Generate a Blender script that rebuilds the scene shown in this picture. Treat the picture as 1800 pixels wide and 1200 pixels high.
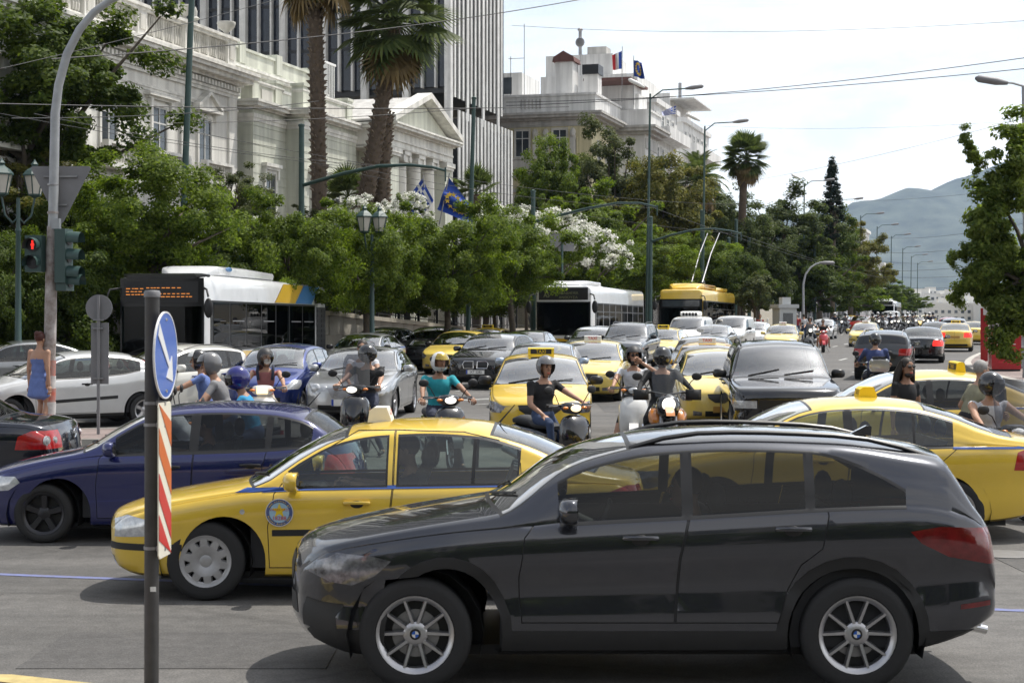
import numpy as np
import bpy, bmesh, math, random
from mathutils import Vector, Matrix, noise
from math import radians as R, sin, cos, pi, sqrt, atan2, hypot
sc = bpy.context.scene
for o in list(bpy.data.objects): bpy.data.objects.remove(o)
rnd = random.Random(7)
# ------------------------------------------------------------------ camera
FPX = 3000.0; HZ = 575.0; CH = 2.2
cd = bpy.data.cameras.new('camera'); cam = bpy.data.objects.new('camera', cd)
sc.collection.objects.link(cam); sc.camera = cam
cd.sensor_width = 36.0; cd.lens = FPX * 36.0 / 1800.0
cd.shift_y = -(600 - HZ) / 1800.0
cd.clip_start = 0.1; cd.clip_end = 30000
cam.location = (0, 0, CH); cam.rotation_euler = (R(90), 0, 0)
cd.dof.use_dof = True; cd.dof.focus_distance = 30.0; cd.dof.aperture_fstop = 9.0
# ------------------------------------------------------------------ world and sun
SUN_EL, SUN_AZ = R(66), R(58)       # azimuth measured from +Y towards +X
w = bpy.data.worlds.new('World'); sc.world = w; w.use_nodes = True
nt = w.node_tree; nt.nodes.clear()
N = nt.nodes.new; Lk = nt.links.new
out = N('ShaderNodeOutputWorld'); bg = N('ShaderNodeBackground'); sky = N('ShaderNodeTexSky')
sky.sky_type = 'NISHITA'; sky.sun_disc = False; sky.sun_elevation = SUN_EL; sky.sun_rotation = SUN_AZ
sky.air_density = 1.0; sky.dust_density = 1.2; sky.ozone_density = 1.0
tc = N('ShaderNodeTexCoord'); sx = N('ShaderNodeSeparateXYZ'); Lk(tc.outputs['Generated'], sx.inputs[0])
zz = N('ShaderNodeMath'); zz.operation = 'MAXIMUM'; Lk(sx.outputs['Z'], zz.inputs[0]); zz.inputs[1].default_value = 0.0
za = N('ShaderNodeMath'); za.operation = 'ADD'; Lk(zz.outputs[0], za.inputs[0]); za.inputs[1].default_value = 0.22
dv = N('ShaderNodeVectorMath'); dv.operation = 'DIVIDE'; Lk(tc.outputs['Generated'], dv.inputs[0])
cb = N('ShaderNodeCombineXYZ'); Lk(za.outputs[0], cb.inputs[0]); Lk(za.outputs[0], cb.inputs[1]); cb.inputs[2].default_value = 1
Lk(cb.outputs[0], dv.inputs[1])
nz = N('ShaderNodeTexNoise'); nz.inputs['Scale'].default_value = 1.1; nz.inputs['Detail'].default_value = 8; nz.inputs['Roughness'].default_value = 0.58
nz.inputs['Distortion'].default_value = 0.5
Lk(dv.outputs[0], nz.inputs['Vector'])
rp = N('ShaderNodeValToRGB'); rp.color_ramp.elements[0].position = 0.42; rp.color_ramp.elements[1].position = 0.60
rp.color_ramp.elements[0].color = (0.45, 0.45, 0.45, 1); rp.color_ramp.elements[1].color = (0.95, 0.95, 0.95, 1)
Lk(nz.outputs['Fac'], rp.inputs[0])
bw = N('ShaderNodeRGBToBW'); Lk(sky.outputs[0], bw.inputs[0]); cl = N('ShaderNodeMath'); cl.operation = 'MULTIPLY_ADD'; Lk(bw.outputs[0], cl.inputs[0]); cl.inputs[1].default_value = 2.1; cl.inputs[2].default_value = 1.8
mx = N('ShaderNodeMixRGB'); Lk(rp.outputs[0], mx.inputs[0]); Lk(sky.outputs[0], mx.inputs[1]); Lk(cl.outputs[0], mx.inputs[2])
Lk(mx.outputs[0], bg.inputs[0]); bg.inputs[1].default_value = 0.10; Lk(bg.outputs[0], out.inputs[0])
sl = bpy.data.lights.new('sun', 'SUN'); sun = bpy.data.objects.new('sun', sl); sc.collection.objects.link(sun)
sl.energy = 3.4; sl.angle = R(0.6); sl.color = (1.0, 0.95, 0.87)
sd = Vector((sin(SUN_AZ) * cos(SUN_EL), cos(SUN_AZ) * cos(SUN_EL), sin(SUN_EL)))
sun.rotation_euler = sd.to_track_quat('Z', 'Y').to_euler(); sun.location = (0, 0, 60)
vs = sc.view_settings; vs.view_transform = 'Standard'; vs.look = 'None'; vs.gamma = 1; vs.exposure = 0.56; vs.use_curve_mapping = False
sc.cycles.max_bounces = 7; sc.cycles.transparent_max_bounces = 16; sc.cycles.glossy_bounces = 4; sc.cycles.diffuse_bounces = 3
sc.cycles.use_denoising = True; sc.cycles.sample_clamp_indirect = 6; sc.cycles.volume_bounces = 0
sc.cycles.caustics_reflective = False; sc.cycles.caustics_refractive = False
# ------------------------------------------------------------------ helpers
COL = sc.collection
def P(x, y, D): return Vector(((x - 900) / FPX * D, D, CH - (y - HZ) / FPX * D))
def PX(x, D): return (x - 900) / FPX * D
PROF = [(-60, 0), (18, 0), (30, .27), (50, .5), (85, .95), (100, 1.08), (160, 1.9), (190, 2.15), (225, 2.3), (300, 1.9), (400, .8), (700, 3), (1200, 12), (2500, 38), (7000, 90), (30000, 90)]
def lin(k, x):
    if x <= k[0][0]: return k[0][1]
    for (a, b), (c, d) in zip(k, k[1:]):
        if x <= c: return b + (d - b) * (x - a) / (c - a)
    return k[-1][1]
def pchip(k):
    xs = [p[0] for p in k]; ys = [p[1] for p in k]; n = len(k)
    d = [(ys[i + 1] - ys[i]) / (xs[i + 1] - xs[i]) for i in range(n - 1)]
    m = [d[0]] + [0.0 if d[i - 1] * d[i] <= 0 else 2 / (1 / d[i - 1] + 1 / d[i]) for i in range(1, n - 1)] + [d[-1]]
    def f(x):
        if x <= xs[0]: return ys[0]
        if x >= xs[-1]: return ys[-1]
        for i in range(n - 1):
            if x <= xs[i + 1]:
                h = xs[i + 1] - xs[i]; t = (x - xs[i]) / h
                return (1 + 2 * t) * (1 - t) ** 2 * ys[i] + t * (1 - t) ** 2 * h * m[i] + t * t * (3 - 2 * t) * ys[i + 1] + t * t * (t - 1) * h * m[i + 1]
    return f
_g = pchip(PROF)
def gz(Y): return _g(Y)
class MB:
    def __init__(s): s.v = []; s.f = []; s.m = []
    def add(s, vs_, fs, mi=0):
        o = len(s.v); s.v += [tuple(v) for v in vs_]; s.f += [tuple(i + o for i in f) for f in fs]; s.m += [mi] * len(fs); return s
    def box(s, x0, x1, y0, y1, z0, z1, mi=0):
        return s.add([(x0, y0, z0), (x1, y0, z0), (x1, y1, z0), (x0, y1, z0), (x0, y0, z1), (x1, y0, z1), (x1, y1, z1), (x0, y1, z1)],
                     [(3, 2, 1, 0), (4, 5, 6, 7), (0, 1, 5, 4), (1, 2, 6, 5), (2, 3, 7, 6), (3, 0, 4, 7)], mi)
    def cbox(s, c, d, mi=0): return s.box(c[0] - d[0] / 2, c[0] + d[0] / 2, c[1] - d[1] / 2, c[1] + d[1] / 2, c[2] - d[2] / 2, c[2] + d[2] / 2, mi)
    def prism(s, poly, ax, a, b, mi=0):
        # poly: 2D points; ax: axis of extrusion; a..b
        n = len(poly)
        def m3(p, t): return (t, p[0], p[1]) if ax == 0 else ((p[0], t, p[1]) if ax == 1 else (p[0], p[1], t))
        return s.add([m3(p, a) for p in poly] + [m3(p, b) for p in poly],
                     [tuple(range(n))[::-1], tuple(range(n, 2 * n))] + [(i, (i + 1) % n, n + (i + 1) % n, n + i) for i in range(n)], mi)
    def tube(s, pts, r, n=8, mi=0, cap=True):
        pts = [Vector(p) for p in pts]; k = len(pts)
        rs = r if isinstance(r, (list, tuple)) else [r] * k
        vs_ = []; up = None
        for i, p in enumerate(pts):
            t = (pts[min(i + 1, k - 1)] - pts[max(i - 1, 0)])
            if t.length < 1e-9: t = Vector((0, 0, 1))
            t.normalize()
            if up is None: up = Vector((0, 0, 1)) if abs(t.z) < .9 else Vector((1, 0, 0))
            a = t.cross(up)
            if a.length < 1e-6: a = t.cross(Vector((0, 1, 0)))
            a.normalize(); b = a.cross(t); b.normalize(); up = b
            for j in range(n):
                g = 2 * pi * j / n; vs_.append(p + (a * cos(g) + b * sin(g)) * rs[i])
        fs = [(i * n + j, i * n + (j + 1) % n, (i + 1) * n + (j + 1) % n, (i + 1) * n + j) for i in range(k - 1) for j in range(n)]
        if cap: fs += [tuple(range(n))[::-1], tuple((k - 1) * n + j for j in range(n))]
        return s.add(vs_, fs, mi)
    def lathe(s, prof, n=24, ax=2, c=(0, 0, 0), mi=0, closed=False):
        # prof: (radius, height)
        vs_ = []; k = len(prof)
        for (r, h) in prof:
            for j in range(n):
                g = 2 * pi * j / n; a, b = r * cos(g), r * sin(g)
                p = (a, b, h) if ax == 2 else ((b, h, a) if ax == 1 else (h, a, b))
                vs_.append((p[0] + c[0], p[1] + c[1], p[2] + c[2]))
        m = k if closed else k - 1
        fs = [(i * n + j, i * n + (j + 1) % n, ((i + 1) % k) * n + (j + 1) % n, ((i + 1) % k) * n + j) for i in range(m) for j in range(n)]
        return s.add(vs_, fs, mi)
    def ell(s, c, r, nu=12, nv=8, mi=0, rot=None):
        vs_ = []; M = rot
        for i in range(nv + 1):
            t = pi * i / nv
            for j in range(nu):
                g = 2 * pi * j / nu
                p = Vector((r[0] * sin(t) * cos(g), r[1] * sin(t) * sin(g), r[2] * cos(t)))
                if M: p = M @ p
                vs_.append(p + Vector(c))
        fs = [(i * nu + j, (i + 1) * nu + j, (i + 1) * nu + (j + 1) % nu, i * nu + (j + 1) % nu) for i in range(nv) for j in range(nu)]
        return s.add(vs_, fs, mi)
    def grid(s, rows, mi=0, close=False):
        n = len(rows[0]); vs_ = [p for r_ in rows for p in r_]
        fs = [(i * n + j, i * n + j + 1, (i + 1) * n + j + 1, (i + 1) * n + j) for i in range(len(rows) - 1) for j in range(n - 1)]
        if close: fs += [(i * n + n - 1, i * n, (i + 1) * n, (i + 1) * n + n - 1) for i in range(len(rows) - 1)]
        return s.add(vs_, fs, mi)
    def xf(s, M):
        s.v = [tuple(M @ Vector(v)) for v in s.v]; return s
    def mesh(s, name, smooth=None, fix=True):
        me = bpy.data.meshes.new(name); me.from_pydata(s.v, [], s.f)
        if fix or smooth is not None:
            bm = bmesh.new(); bm.from_mesh(me)
            for f, mi in zip(bm.faces, s.m): f.material_index = mi
            if fix: bmesh.ops.recalc_face_normals(bm, faces=bm.faces)
            smoothbm(bm, smooth); bm.to_mesh(me); bm.free()
        else:
            me.polygons.foreach_set('material_index', s.m)
        me.update(); return me
    def build(s, name, mats, parent=None, smooth=None, fix=True, **k):
        return obj(name, s.mesh(name, smooth, fix), mats, parent, **k)
def smoothbm(bm, ang):
    if ang is None: return
    a = R(ang)
    for f in bm.faces: f.smooth = True
    for e in bm.edges:
        if len(e.link_faces) == 2: e.smooth = e.calc_face_angle(0) < a
def obj(name, me, mats=None, parent=None, loc=None, rot=None, label=None, cat=None, group=None, kind=None):
    o = bpy.data.objects.new(name, me); COL.objects.link(o)
    if mats is not None and me is not None and len(me.materials) == 0:
        for m in (mats if isinstance(mats, (list, tuple)) else [mats]): me.materials.append(M(m) if isinstance(m, str) else m)
    if parent: o.parent = parent
    if loc is not None: o.location = loc
    if rot is not None: o.rotation_euler = rot if isinstance(rot, (tuple, list)) else (0, 0, rot)
    return tag(o, label, cat, group, kind)
def tag(o, label=None, cat=None, group=None, kind=None):
    if label: o['label'] = label
    if cat: o['category'] = cat
    if group: o['group'] = group
    if kind: o['kind'] = kind
    return o
def thing(name, label, cat, loc=(0, 0, 0), rz=0, group=None):
    return obj(name, None, None, None, loc, (0, 0, rz), label, cat, group)
KIDS = {}
def kids(o): return [c for c in bpy.data.objects if c.parent == o]
def dup(root, loc=None, rz=None, label=None, group=None, paint=None, parent=None, kidmap=None):
    if kidmap is None:
        kidmap = {}
        for c in bpy.data.objects:
            if c.parent: kidmap.setdefault(c.parent.name, []).append(c)
    r = root.copy(); COL.objects.link(r); r.parent = parent
    if loc is not None: r.location = loc
    if rz is not None: r.rotation_euler = (0, 0, rz)
    if label: r['label'] = label
    if group: r['group'] = group
    for c in kidmap.get(root.name, []): dup(c, parent=r, kidmap=kidmap)
    return r
def repaint(root, swap):
    # swap: {old material name: new material}
    st = [root]
    kidmap = {}
    for c in bpy.data.objects:
        if c.parent: kidmap.setdefault(c.parent.name, []).append(c)
    while st:
        o = st.pop(); st += kidmap.get(o.name, [])
        if o.type != 'MESH': continue
        for s_ in o.material_slots:
            if s_.material and s_.material.name in swap:
                m = swap[s_.material.name]; s_.link = 'OBJECT'; s_.material = M(m) if isinstance(m, str) else m
# ------------------------------------------------------------------ materials
MATS = {}
def M(n): return MATS[n]
def mat(name, col, rough=.6, metal=0, coat=0, spec=.5, var=0, vscale=3, bump=0, bscale=40, emit=None, estr=0, rvar=0, dirt=None, streak=0):
    m = bpy.data.materials.new(name); m.use_nodes = True; t = m.node_tree; b = t.nodes['Principled BSDF']
    b.inputs['Base Color'].default_value = (*col, 1); b.inputs['Roughness'].default_value = rough; b.inputs['Metallic'].default_value = metal
    b.inputs['Coat Weight'].default_value = coat; b.inputs['Coat Roughness'].default_value = .04; b.inputs['Specular IOR Level'].default_value = spec
    if emit: b.inputs['Emission Color'].default_value = (*emit, 1); b.inputs['Emission Strength'].default_value = estr
    if var or bump or rvar:
        c = t.nodes.new('ShaderNodeTexCoord')
        n1 = t.nodes.new('ShaderNodeTexNoise'); n1.inputs['Scale'].default_value = vscale; n1.inputs['Detail'].default_value = 6; n1.inputs['Roughness'].default_value = .65
        t.links.new(c.outputs['Object'], n1.inputs['Vector'])
        if var:
            r_ = t.nodes.new('ShaderNodeValToRGB'); e = r_.color_ramp.elements
            e[0].position = .3; e[1].position = .7
            d2 = dirt or tuple(x * (1 - var) for x in col)
            e[0].color = (*d2, 1); e[1].color = (*[min(1, x * (1 + var * .5)) for x in col], 1)
            t.links.new(n1.outputs['Fac'], r_.inputs[0]); t.links.new(r_.outputs[0], b.inputs['Base Color'])
            if streak:
                mp = t.nodes.new('ShaderNodeMapping'); mp.inputs['Scale'].default_value = (1.6, 1.6, .10); n3 = t.nodes.new('ShaderNodeTexNoise'); n3.inputs['Scale'].default_value = 1.5; n3.inputs['Detail'].default_value = 7
                t.links.new(c.outputs['Object'], mp.inputs[0]); t.links.new(mp.outputs[0], n3.inputs['Vector']); m3 = t.nodes.new('ShaderNodeMapRange'); m3.inputs[1].default_value = .38; m3.inputs[2].default_value = .6; m3.inputs[3].default_value = 1 - streak; m3.inputs[4].default_value = 1.03
                t.links.new(n3.outputs['Fac'], m3.inputs[0]); x3 = t.nodes.new('ShaderNodeMixRGB'); x3.blend_type = 'MULTIPLY'; x3.inputs[0].default_value = 1; t.links.new(r_.outputs[0], x3.inputs[1]); t.links.new(m3.outputs[0], x3.inputs[2]); t.links.new(x3.outputs[0], b.inputs['Base Color'])
        if rvar:
            mr = t.nodes.new('ShaderNodeMapRange'); mr.inputs[3].default_value = rough - rvar; mr.inputs[4].default_value = rough + rvar
            t.links.new(n1.outputs['Fac'], mr.inputs[0]); t.links.new(mr.outputs[0], b.inputs['Roughness'])
        if bump:
            n2 = t.nodes.new('ShaderNodeTexNoise'); n2.inputs['Scale'].default_value = bscale; n2.inputs['Detail'].default_value = 4
            t.links.new(c.outputs['Object'], n2.inputs['Vector'])
            bp = t.nodes.new('ShaderNodeBump'); bp.inputs['Strength'].default_value = bump; bp.inputs['Distance'].default_value = .02
            t.links.new(n2.outputs['Fac'], bp.inputs['Height']); t.links.new(bp.outputs[0], b.inputs['Normal'])
    MATS[name] = m; return m
def paint(name, col, metal=.0, rough=.30):
    m = mat(name, col, rough, metal, coat=1.0, var=.10, vscale=1.7, rvar=.06)
    t = m.node_tree; b = t.nodes['Principled BSDF']      # light road dust towards the sills: a film with its own shape
    b.inputs['Coat Roughness'].default_value = .03; b.inputs['Coat IOR'].default_value = 1.62
    return m
def glassmat(name, tint, spec=1.0, rough=0.0):
    m = bpy.data.materials.new(name); m.use_nodes = True; t = m.node_tree; t.nodes.clear()
    o = t.nodes.new('ShaderNodeOutputMaterial'); a = t.nodes.new('ShaderNodeBsdfTransparent'); g = t.nodes.new('ShaderNodeBsdfGlossy')
    x = t.nodes.new('ShaderNodeMixShader'); f = t.nodes.new('ShaderNodeFresnel'); f.inputs['IOR'].default_value = 1.5
    mu = t.nodes.new('ShaderNodeMath'); mu.operation = 'MULTIPLY'; mu.inputs[1].default_value = 2.0 * spec; mu.use_clamp = True
    a.inputs[0].default_value = (*tint, 1); g.inputs['Roughness'].default_value = rough; g.inputs[0].default_value = (1, 1, 1, 1)
    t.links.new(f.outputs[0], mu.inputs[0]); t.links.new(mu.outputs[0], x.inputs[0]); t.links.new(a.outputs[0], x.inputs[1]); t.links.new(g.outputs[0], x.inputs[2])
    t.links.new(x.outputs[0], o.inputs[0]); MATS[name] = m; return m
def leafmat(name, c1, c2, trans=.35):
    m = bpy.data.materials.new(name); m.use_nodes = True; t = m.node_tree; t.nodes.clear()
    o = t.nodes.new('ShaderNodeOutputMaterial'); d = t.nodes.new('ShaderNodeBsdfPrincipled'); tr = t.nodes.new('ShaderNodeBsdfTranslucent'); x = t.nodes.new('ShaderNodeMixShader')
    ge = t.nodes.new('ShaderNodeNewGeometry'); tc_ = t.nodes.new('ShaderNodeTexCoord'); n1 = t.nodes.new('ShaderNodeTexNoise'); n1.inputs['Scale'].default_value = .9
    t.links.new(tc_.outputs['Object'], n1.inputs['Vector'])
    ad = t.nodes.new('ShaderNodeMath'); ad.operation = 'ADD'; mu = t.nodes.new('ShaderNodeMath'); mu.operation = 'MULTIPLY'; mu.inputs[1].default_value = .5
    t.links.new(ge.outputs['Random Per Island'], ad.inputs[0]); t.links.new(n1.outputs['Fac'], ad.inputs[1]); t.links.new(ad.outputs[0], mu.inputs[0])
    r_ = t.nodes.new('ShaderNodeValToRGB'); e = r_.color_ramp.elements; e[0].position = .25; e[1].position = .8; e[0].color = (*c1, 1); e[1].color = (*c2, 1)
    t.links.new(mu.outputs[0], r_.inputs[0]); t.links.new(r_.outputs[0], d.inputs['Base Color']); d.inputs['Roughness'].default_value = .55; d.inputs['Specular IOR Level'].default_value = .18
    h = t.nodes.new('ShaderNodeHueSaturation'); h.inputs['Value'].default_value = 1.5; h.inputs['Saturation'].default_value = 1.1; t.links.new(r_.outputs[0], h.inputs['Color']); t.links.new(h.outputs[0], tr.inputs[0])
    x.inputs[0].default_value = trans; t.links.new(d.outputs[0], x.inputs[1]); t.links.new(tr.outputs[0], x.inputs[2]); t.links.new(x.outputs[0], o.inputs[0])
    MATS[name] = m; return m
def asphalt(name, c, c2, sc_=1.0):
    m = bpy.data.materials.new(name); m.use_nodes = True; t = m.node_tree; b = t.nodes['Principled BSDF']
    tc_ = t.nodes.new('ShaderNodeTexCoord')
    def nz_(s, d=6, r_=.6):
        n = t.nodes.new('ShaderNodeTexNoise'); n.inputs['Scale'].default_value = s; n.inputs['Detail'].default_value = d; n.inputs['Roughness'].default_value = r_
        t.links.new(tc_.outputs['Object'], n.inputs['Vector']); return n
    n1 = nz_(.35 * sc_, 8); n2 = nz_(60 * sc_, 3); n3 = nz_(6 * sc_, 5, .7)
    ra = t.nodes.new('ShaderNodeValToRGB'); e = ra.color_ramp.elements; e[0].position = .3; e[1].position = .72; e[0].color = (*c2, 1); e[1].color = (*c, 1)
    t.links.new(n1.outputs['Fac'], ra.inputs[0])
    rb = t.nodes.new('ShaderNodeValToRGB'); e = rb.color_ramp.elements; e[0].position = .35; e[1].position = .68; e[0].color = (.62, .62, .62, 1); e[1].color = (1.25, 1.25, 1.25, 1)
    t.links.new(n2.outputs['Fac'], rb.inputs[0])
    rc = t.nodes.new('ShaderNodeValToRGB'); e = rc.color_ramp.elements; e[0].position = .38; e[1].position = .62; e[0].color = (.8, .8, .8, 1); e[1].color = (1.1, 1.1, 1.1, 1)
    t.links.new(n3.outputs['Fac'], rc.inputs[0])
    a = t.nodes.new('ShaderNodeMixRGB'); a.blend_type = 'MULTIPLY'; a.inputs[0].default_value = 1; t.links.new(ra.outputs[0], a.inputs[1]); t.links.new(rb.outputs[0], a.inputs[2])
    a2 = t.nodes.new('ShaderNodeMixRGB'); a2.blend_type = 'MULTIPLY'; a2.inputs[0].default_value = 1; t.links.new(a.outputs[0], a2.inputs[1]); t.links.new(rc.outputs[0], a2.inputs[2])
    # fine dark cracks
    vo = t.nodes.new('ShaderNodeTexVoronoi'); vo.feature = 'DISTANCE_TO_EDGE'; vo.inputs['Scale'].default_value = .3 * sc_
    wv = t.nodes.new('ShaderNodeMixRGB'); wv.inputs[0].default_value = .12; t.links.new(tc_.outputs['Object'], wv.inputs[1]); t.links.new(n3.outputs['Color'], wv.inputs[2]); t.links.new(wv.outputs[0], vo.inputs['Vector'])
    lt = t.nodes.new('ShaderNodeMapRange'); lt.inputs[1].default_value = .004; lt.inputs[2].default_value = .012; lt.inputs[3].default_value = .82; lt.inputs[4].default_value = 1.0
    t.links.new(vo.outputs['Distance'], lt.inputs[0])
    a3 = t.nodes.new('ShaderNodeMixRGB'); a3.blend_type = 'MULTIPLY'; a3.inputs[0].default_value = 1; t.links.new(a2.outputs[0], a3.inputs[1]); t.links.new(lt.outputs[0], a3.inputs[2])
    mp = t.nodes.new('ShaderNodeMapping'); mp.inputs['Scale'].default_value = (.10, .9, 1); n4 = t.nodes.new('ShaderNodeTexNoise'); n4.inputs['Scale'].default_value = 1.3; n4.inputs['Detail'].default_value = 5; t.links.new(tc_.outputs['Object'], mp.inputs[0]); t.links.new(mp.outputs[0], n4.inputs['Vector'])
    m4 = t.nodes.new('ShaderNodeMapRange'); m4.inputs[1].default_value = .36; m4.inputs[2].default_value = .62; m4.inputs[3].default_value = .72; m4.inputs[4].default_value = 1.1; t.links.new(n4.outputs['Fac'], m4.inputs[0])
    a4 = t.nodes.new('ShaderNodeMixRGB'); a4.blend_type = 'MULTIPLY'; a4.inputs[0].default_value = 1; t.links.new(a3.outputs[0], a4.inputs[1]); t.links.new(m4.outputs[0], a4.inputs[2])
    t.links.new(a4.outputs[0], b.inputs['Base Color']); b.inputs['Roughness'].default_value = .78
    bp = t.nodes.new('ShaderNodeBump'); bp.inputs['Strength'].default_value = .5; bp.inputs['Distance'].default_value = .01; t.links.new(n2.outputs['Fac'], bp.inputs['Height']); t.links.new(bp.outputs[0], b.inputs['Normal'])
    MATS[name] = m; return m
asphalt('asphalt', (.135, .128, .120), (.095, .092, .088))
asphalt('asphalt_patch', (.105, .10, .096), (.07, .068, .066), 1.3)
asphalt('paving', (.30, .24, .22), (.22, .17, .155), 1.5)
mat('earth', (.20, .17, .12), .9, var=.3, vscale=.3)
mat('kerbstone', (.42, .40, .36), .8, var=.2, bump=.3)
mat('kerb_yellow', (.48, .38, .16), .7, var=.35, vscale=6)
mat('white_line', (.50, .50, .48), .7, var=.45, vscale=5)
mat('blue_line', (.11, .14, .34), .7, var=.5, vscale=6, dirt=(.13, .13, .16))
mat('black', (.012, .012, .013), .55, rvar=.1)
mat('rubber', (.022, .022, .023), .78, bump=.15, bscale=60)
mat('plastic', (.016, .016, .017), .6, var=.2, vscale=8)
mat('trim', (.015, .015, .016), .35)
mat('interior', (.035, .036, .040), .75, var=.2)
mat('seat_grey', (.06, .062, .07), .85, var=.2)
mat('chrome', (.75, .75, .76), .12, metal=1)
mat('alloy', (.50, .50, .52), .32, metal=.85, var=.12, vscale=10)
mat('hubcap', (.42, .42, .43), .42, metal=.5, var=.15, vscale=9)
mat('dark_alloy', (.05, .05, .055), .35, metal=.7)
mat('steel', (.32, .32, .33), .45, metal=.8, var=.2)
mat('lamp_clear', (.62, .64, .66), .12, metal=.35, coat=1, var=.35, vscale=22)
mat('lamp_dark', (.20, .20, .22), .15, metal=.4, coat=1, var=.85, vscale=16); mat('emblem_blue', (.34, .52, .66), .5)
mat('lamp_red', (.42, .012, .012), .15, coat=1, var=.35, vscale=25)
mat('lamp_darkred', (.16, .008, .010), .15, coat=1, var=.45, vscale=14)
mat('lamp_amber', (.75, .22, .02), .2, coat=1)
mat('lamp_on', (.9, .88, .8), .2, emit=(1, .95, .85), estr=1.0)
mat('lamp_warm_on', (.9, .75, .5), .2, emit=(1, .75, .4), estr=1.2)
mat('brake_on', (.8, .02, .02), .2, emit=(1, .03, .02), estr=.9)
mat('plate', (.72, .72, .70), .4, var=.1); mat('plate_text', (.02, .02, .025), .5); mat('plate_blue', (.02, .06, .35), .4); mat('plate_amber', (.45, .25, .05), .4)
mat('white_plastic', (.72, .72, .70), .35, var=.08); mat('red_text', (.55, .05, .04), .5); mat('sign_yellow', (.80, .58, .02), .4)
glassmat('glass', (.60, .68, .65)); glassmat('glass_tint', (.40, .42, .42), .45); glassmat('glass_dark', (.035, .038, .042)); glassmat('glass_bus', (.07, .075, .075), .18); glassmat('visor', (.12, .12, .13)); glassmat('screen_smoke', (.30, .30, .32), .8, .03)
glassmat('glass_screen', (.55, .62, .60), 2.0); glassmat('glass_clear', (.86, .88, .88), .8)
for n, c, me_ in [('taxi_yellow', (.74, .50, .045), 0), ('taxi_pale', (.74, .56, .12), 0), ('taxi_orange', (.76, .45, .03), 0), ('bmw_grey', (.045, .048, .060), .65), ('navy', (.010, .015, .105), .25), ('midnight', (.007, .010, .022), .4),
                  ('silver', (.45, .46, .47), .8), ('silver_light', (.62, .63, .64), .35), ('silver_dark', (.26, .27, .28), .8), ('cream_white', (.68, .67, .62), 0), ('white_paint', (.76, .76, .75), 0), ('kia_blue', (.022, .045, .22), .5),
                  ('black_paint', (.008, .008, .010), .3), ('charcoal', (.030, .033, .036), .6), ('ice_blue', (.42, .50, .60), .7), ('red_paint', (.36, .015, .02), .2), ('bronze_grey', (.07, .075, .07), .6),
                  ('bus_white', (.74, .75, .76), 0), ('bus_yellow', (.72, .45, .03), 0), ('bus_blue', (.06, .22, .50), 0), ('bus_navy', (.02, .07, .24), 0), ('trolley_yellow', (.74, .50, .06), 0), ('scooter_white', (.70, .70, .68), 0), ('scooter_red', (.50, .02, .03), 0), ('orange_paint', (.60, .20, .02), 0)]:
    paint(n, c, me_, .18 if n in ('bmw_grey', 'black_paint', 'navy', 'midnight') else .3)
mat('bus_black', (.010, .010, .011), .3, coat=.15, spec=.3)
mat('led', (.5, .18, .03), .4, emit=(1, .33, .06), estr=.45); mat('led_dim', (.22, .24, .12), .4)
mat('stripe_blue', (.03, .08, .30), .4)
# ================================================================== setting
for n, c, v in [('stucco_white', (.78, .765, .72), .08), ('stucco_pale', (.75, .74, .69), .08), ('stucco_green', (.60, .615, .53), .08), ('stucco_yellow', (.62, .56, .36), .10), ('stone_trim', (.58, .565, .52), .12), ('stone_grey', (.50, .49, .47), .14),
                ('stucco_bright', (.74, .74, .73), .06), ('stucco_sand', (.58, .50, .36), .08), ('terracotta', (.30, .12, .08), .2), ('roof_brown', (.16, .08, .07), .15)]:
    mat(n, c, .85, var=v, vscale=.9, bump=.12, bscale=25, streak=.22)
mat('marble', (.74, .74, .72), .55, var=.18, vscale=1.5, streak=.25)
mat('tower_dark', (.012, .013, .016), .4); mat('tower_glass', (.010, .014, .026), .08, spec=.6, var=.5, vscale=.25)
mat('window_glass', (.06, .07, .08), .06, spec=.8, var=.5, vscale=.8); mat('window_frame', (.62, .62, .60), .6); mat('shutter', (.45, .46, .44), .7, var=.1)
mat('wall_stone', (.36, .335, .29), .9, var=.25, vscale=1.2, bump=.35, bscale=14); mat('wall_cap', (.46, .42, .35), .9, var=.2, vscale=2, bump=.3)
mat('iron', (.012, .014, .015), .55, metal=.3); mat('pole_green', (.035, .075, .068), .5, var=.25, vscale=3); mat('pole_grey', (.36, .375, .39), .5, metal=.2, var=.2, vscale=4); mat('pole_dark', (.075, .072, .070), .55, metal=.3, var=.3, vscale=6)
mat('sign_back', (.21, .21, .22), .55, metal=.2, var=.12); mat('sign_blue', (.012, .105, .48), .35, coat=.4); mat('sign_white', (.78, .78, .78), .4); mat('sign_red', (.56, .03, .02), .4); mat('sign_orange', (.60, .13, .02), .4); mat('sign_cream', (.76, .72, .60), .5)
mat('band_red', (.42, .085, .05), .7, var=.45, vscale=9, dirt=(.30, .26, .24)); mat('band_white', (.55, .54, .53), .7, var=.35, vscale=7); mat('rust_white', (.40, .38, .37), .75, var=.5, vscale=5, dirt=(.15, .11, .09))
mat('bark', (.10, .082, .062), .9, var=.4, vscale=5, bump=.6, bscale=12); mat('palm_bark', (.115, .085, .062), .95, var=.4, vscale=6, bump=.5); mat('palm_boot', (.20, .155, .115), .9, var=.4, vscale=4)
leafmat('leaf_mid', (.048, .085, .012), (.18, .235, .035), .5); leafmat('leaf_dark', (.030, .056, .010), (.115, .155, .024), .45); leafmat('leaf_yellow', (.07, .085, .016), (.22, .20, .05), .4); leafmat('leaf_deep', (.034, .056, .016), (.11, .135, .036), .4)
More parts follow.
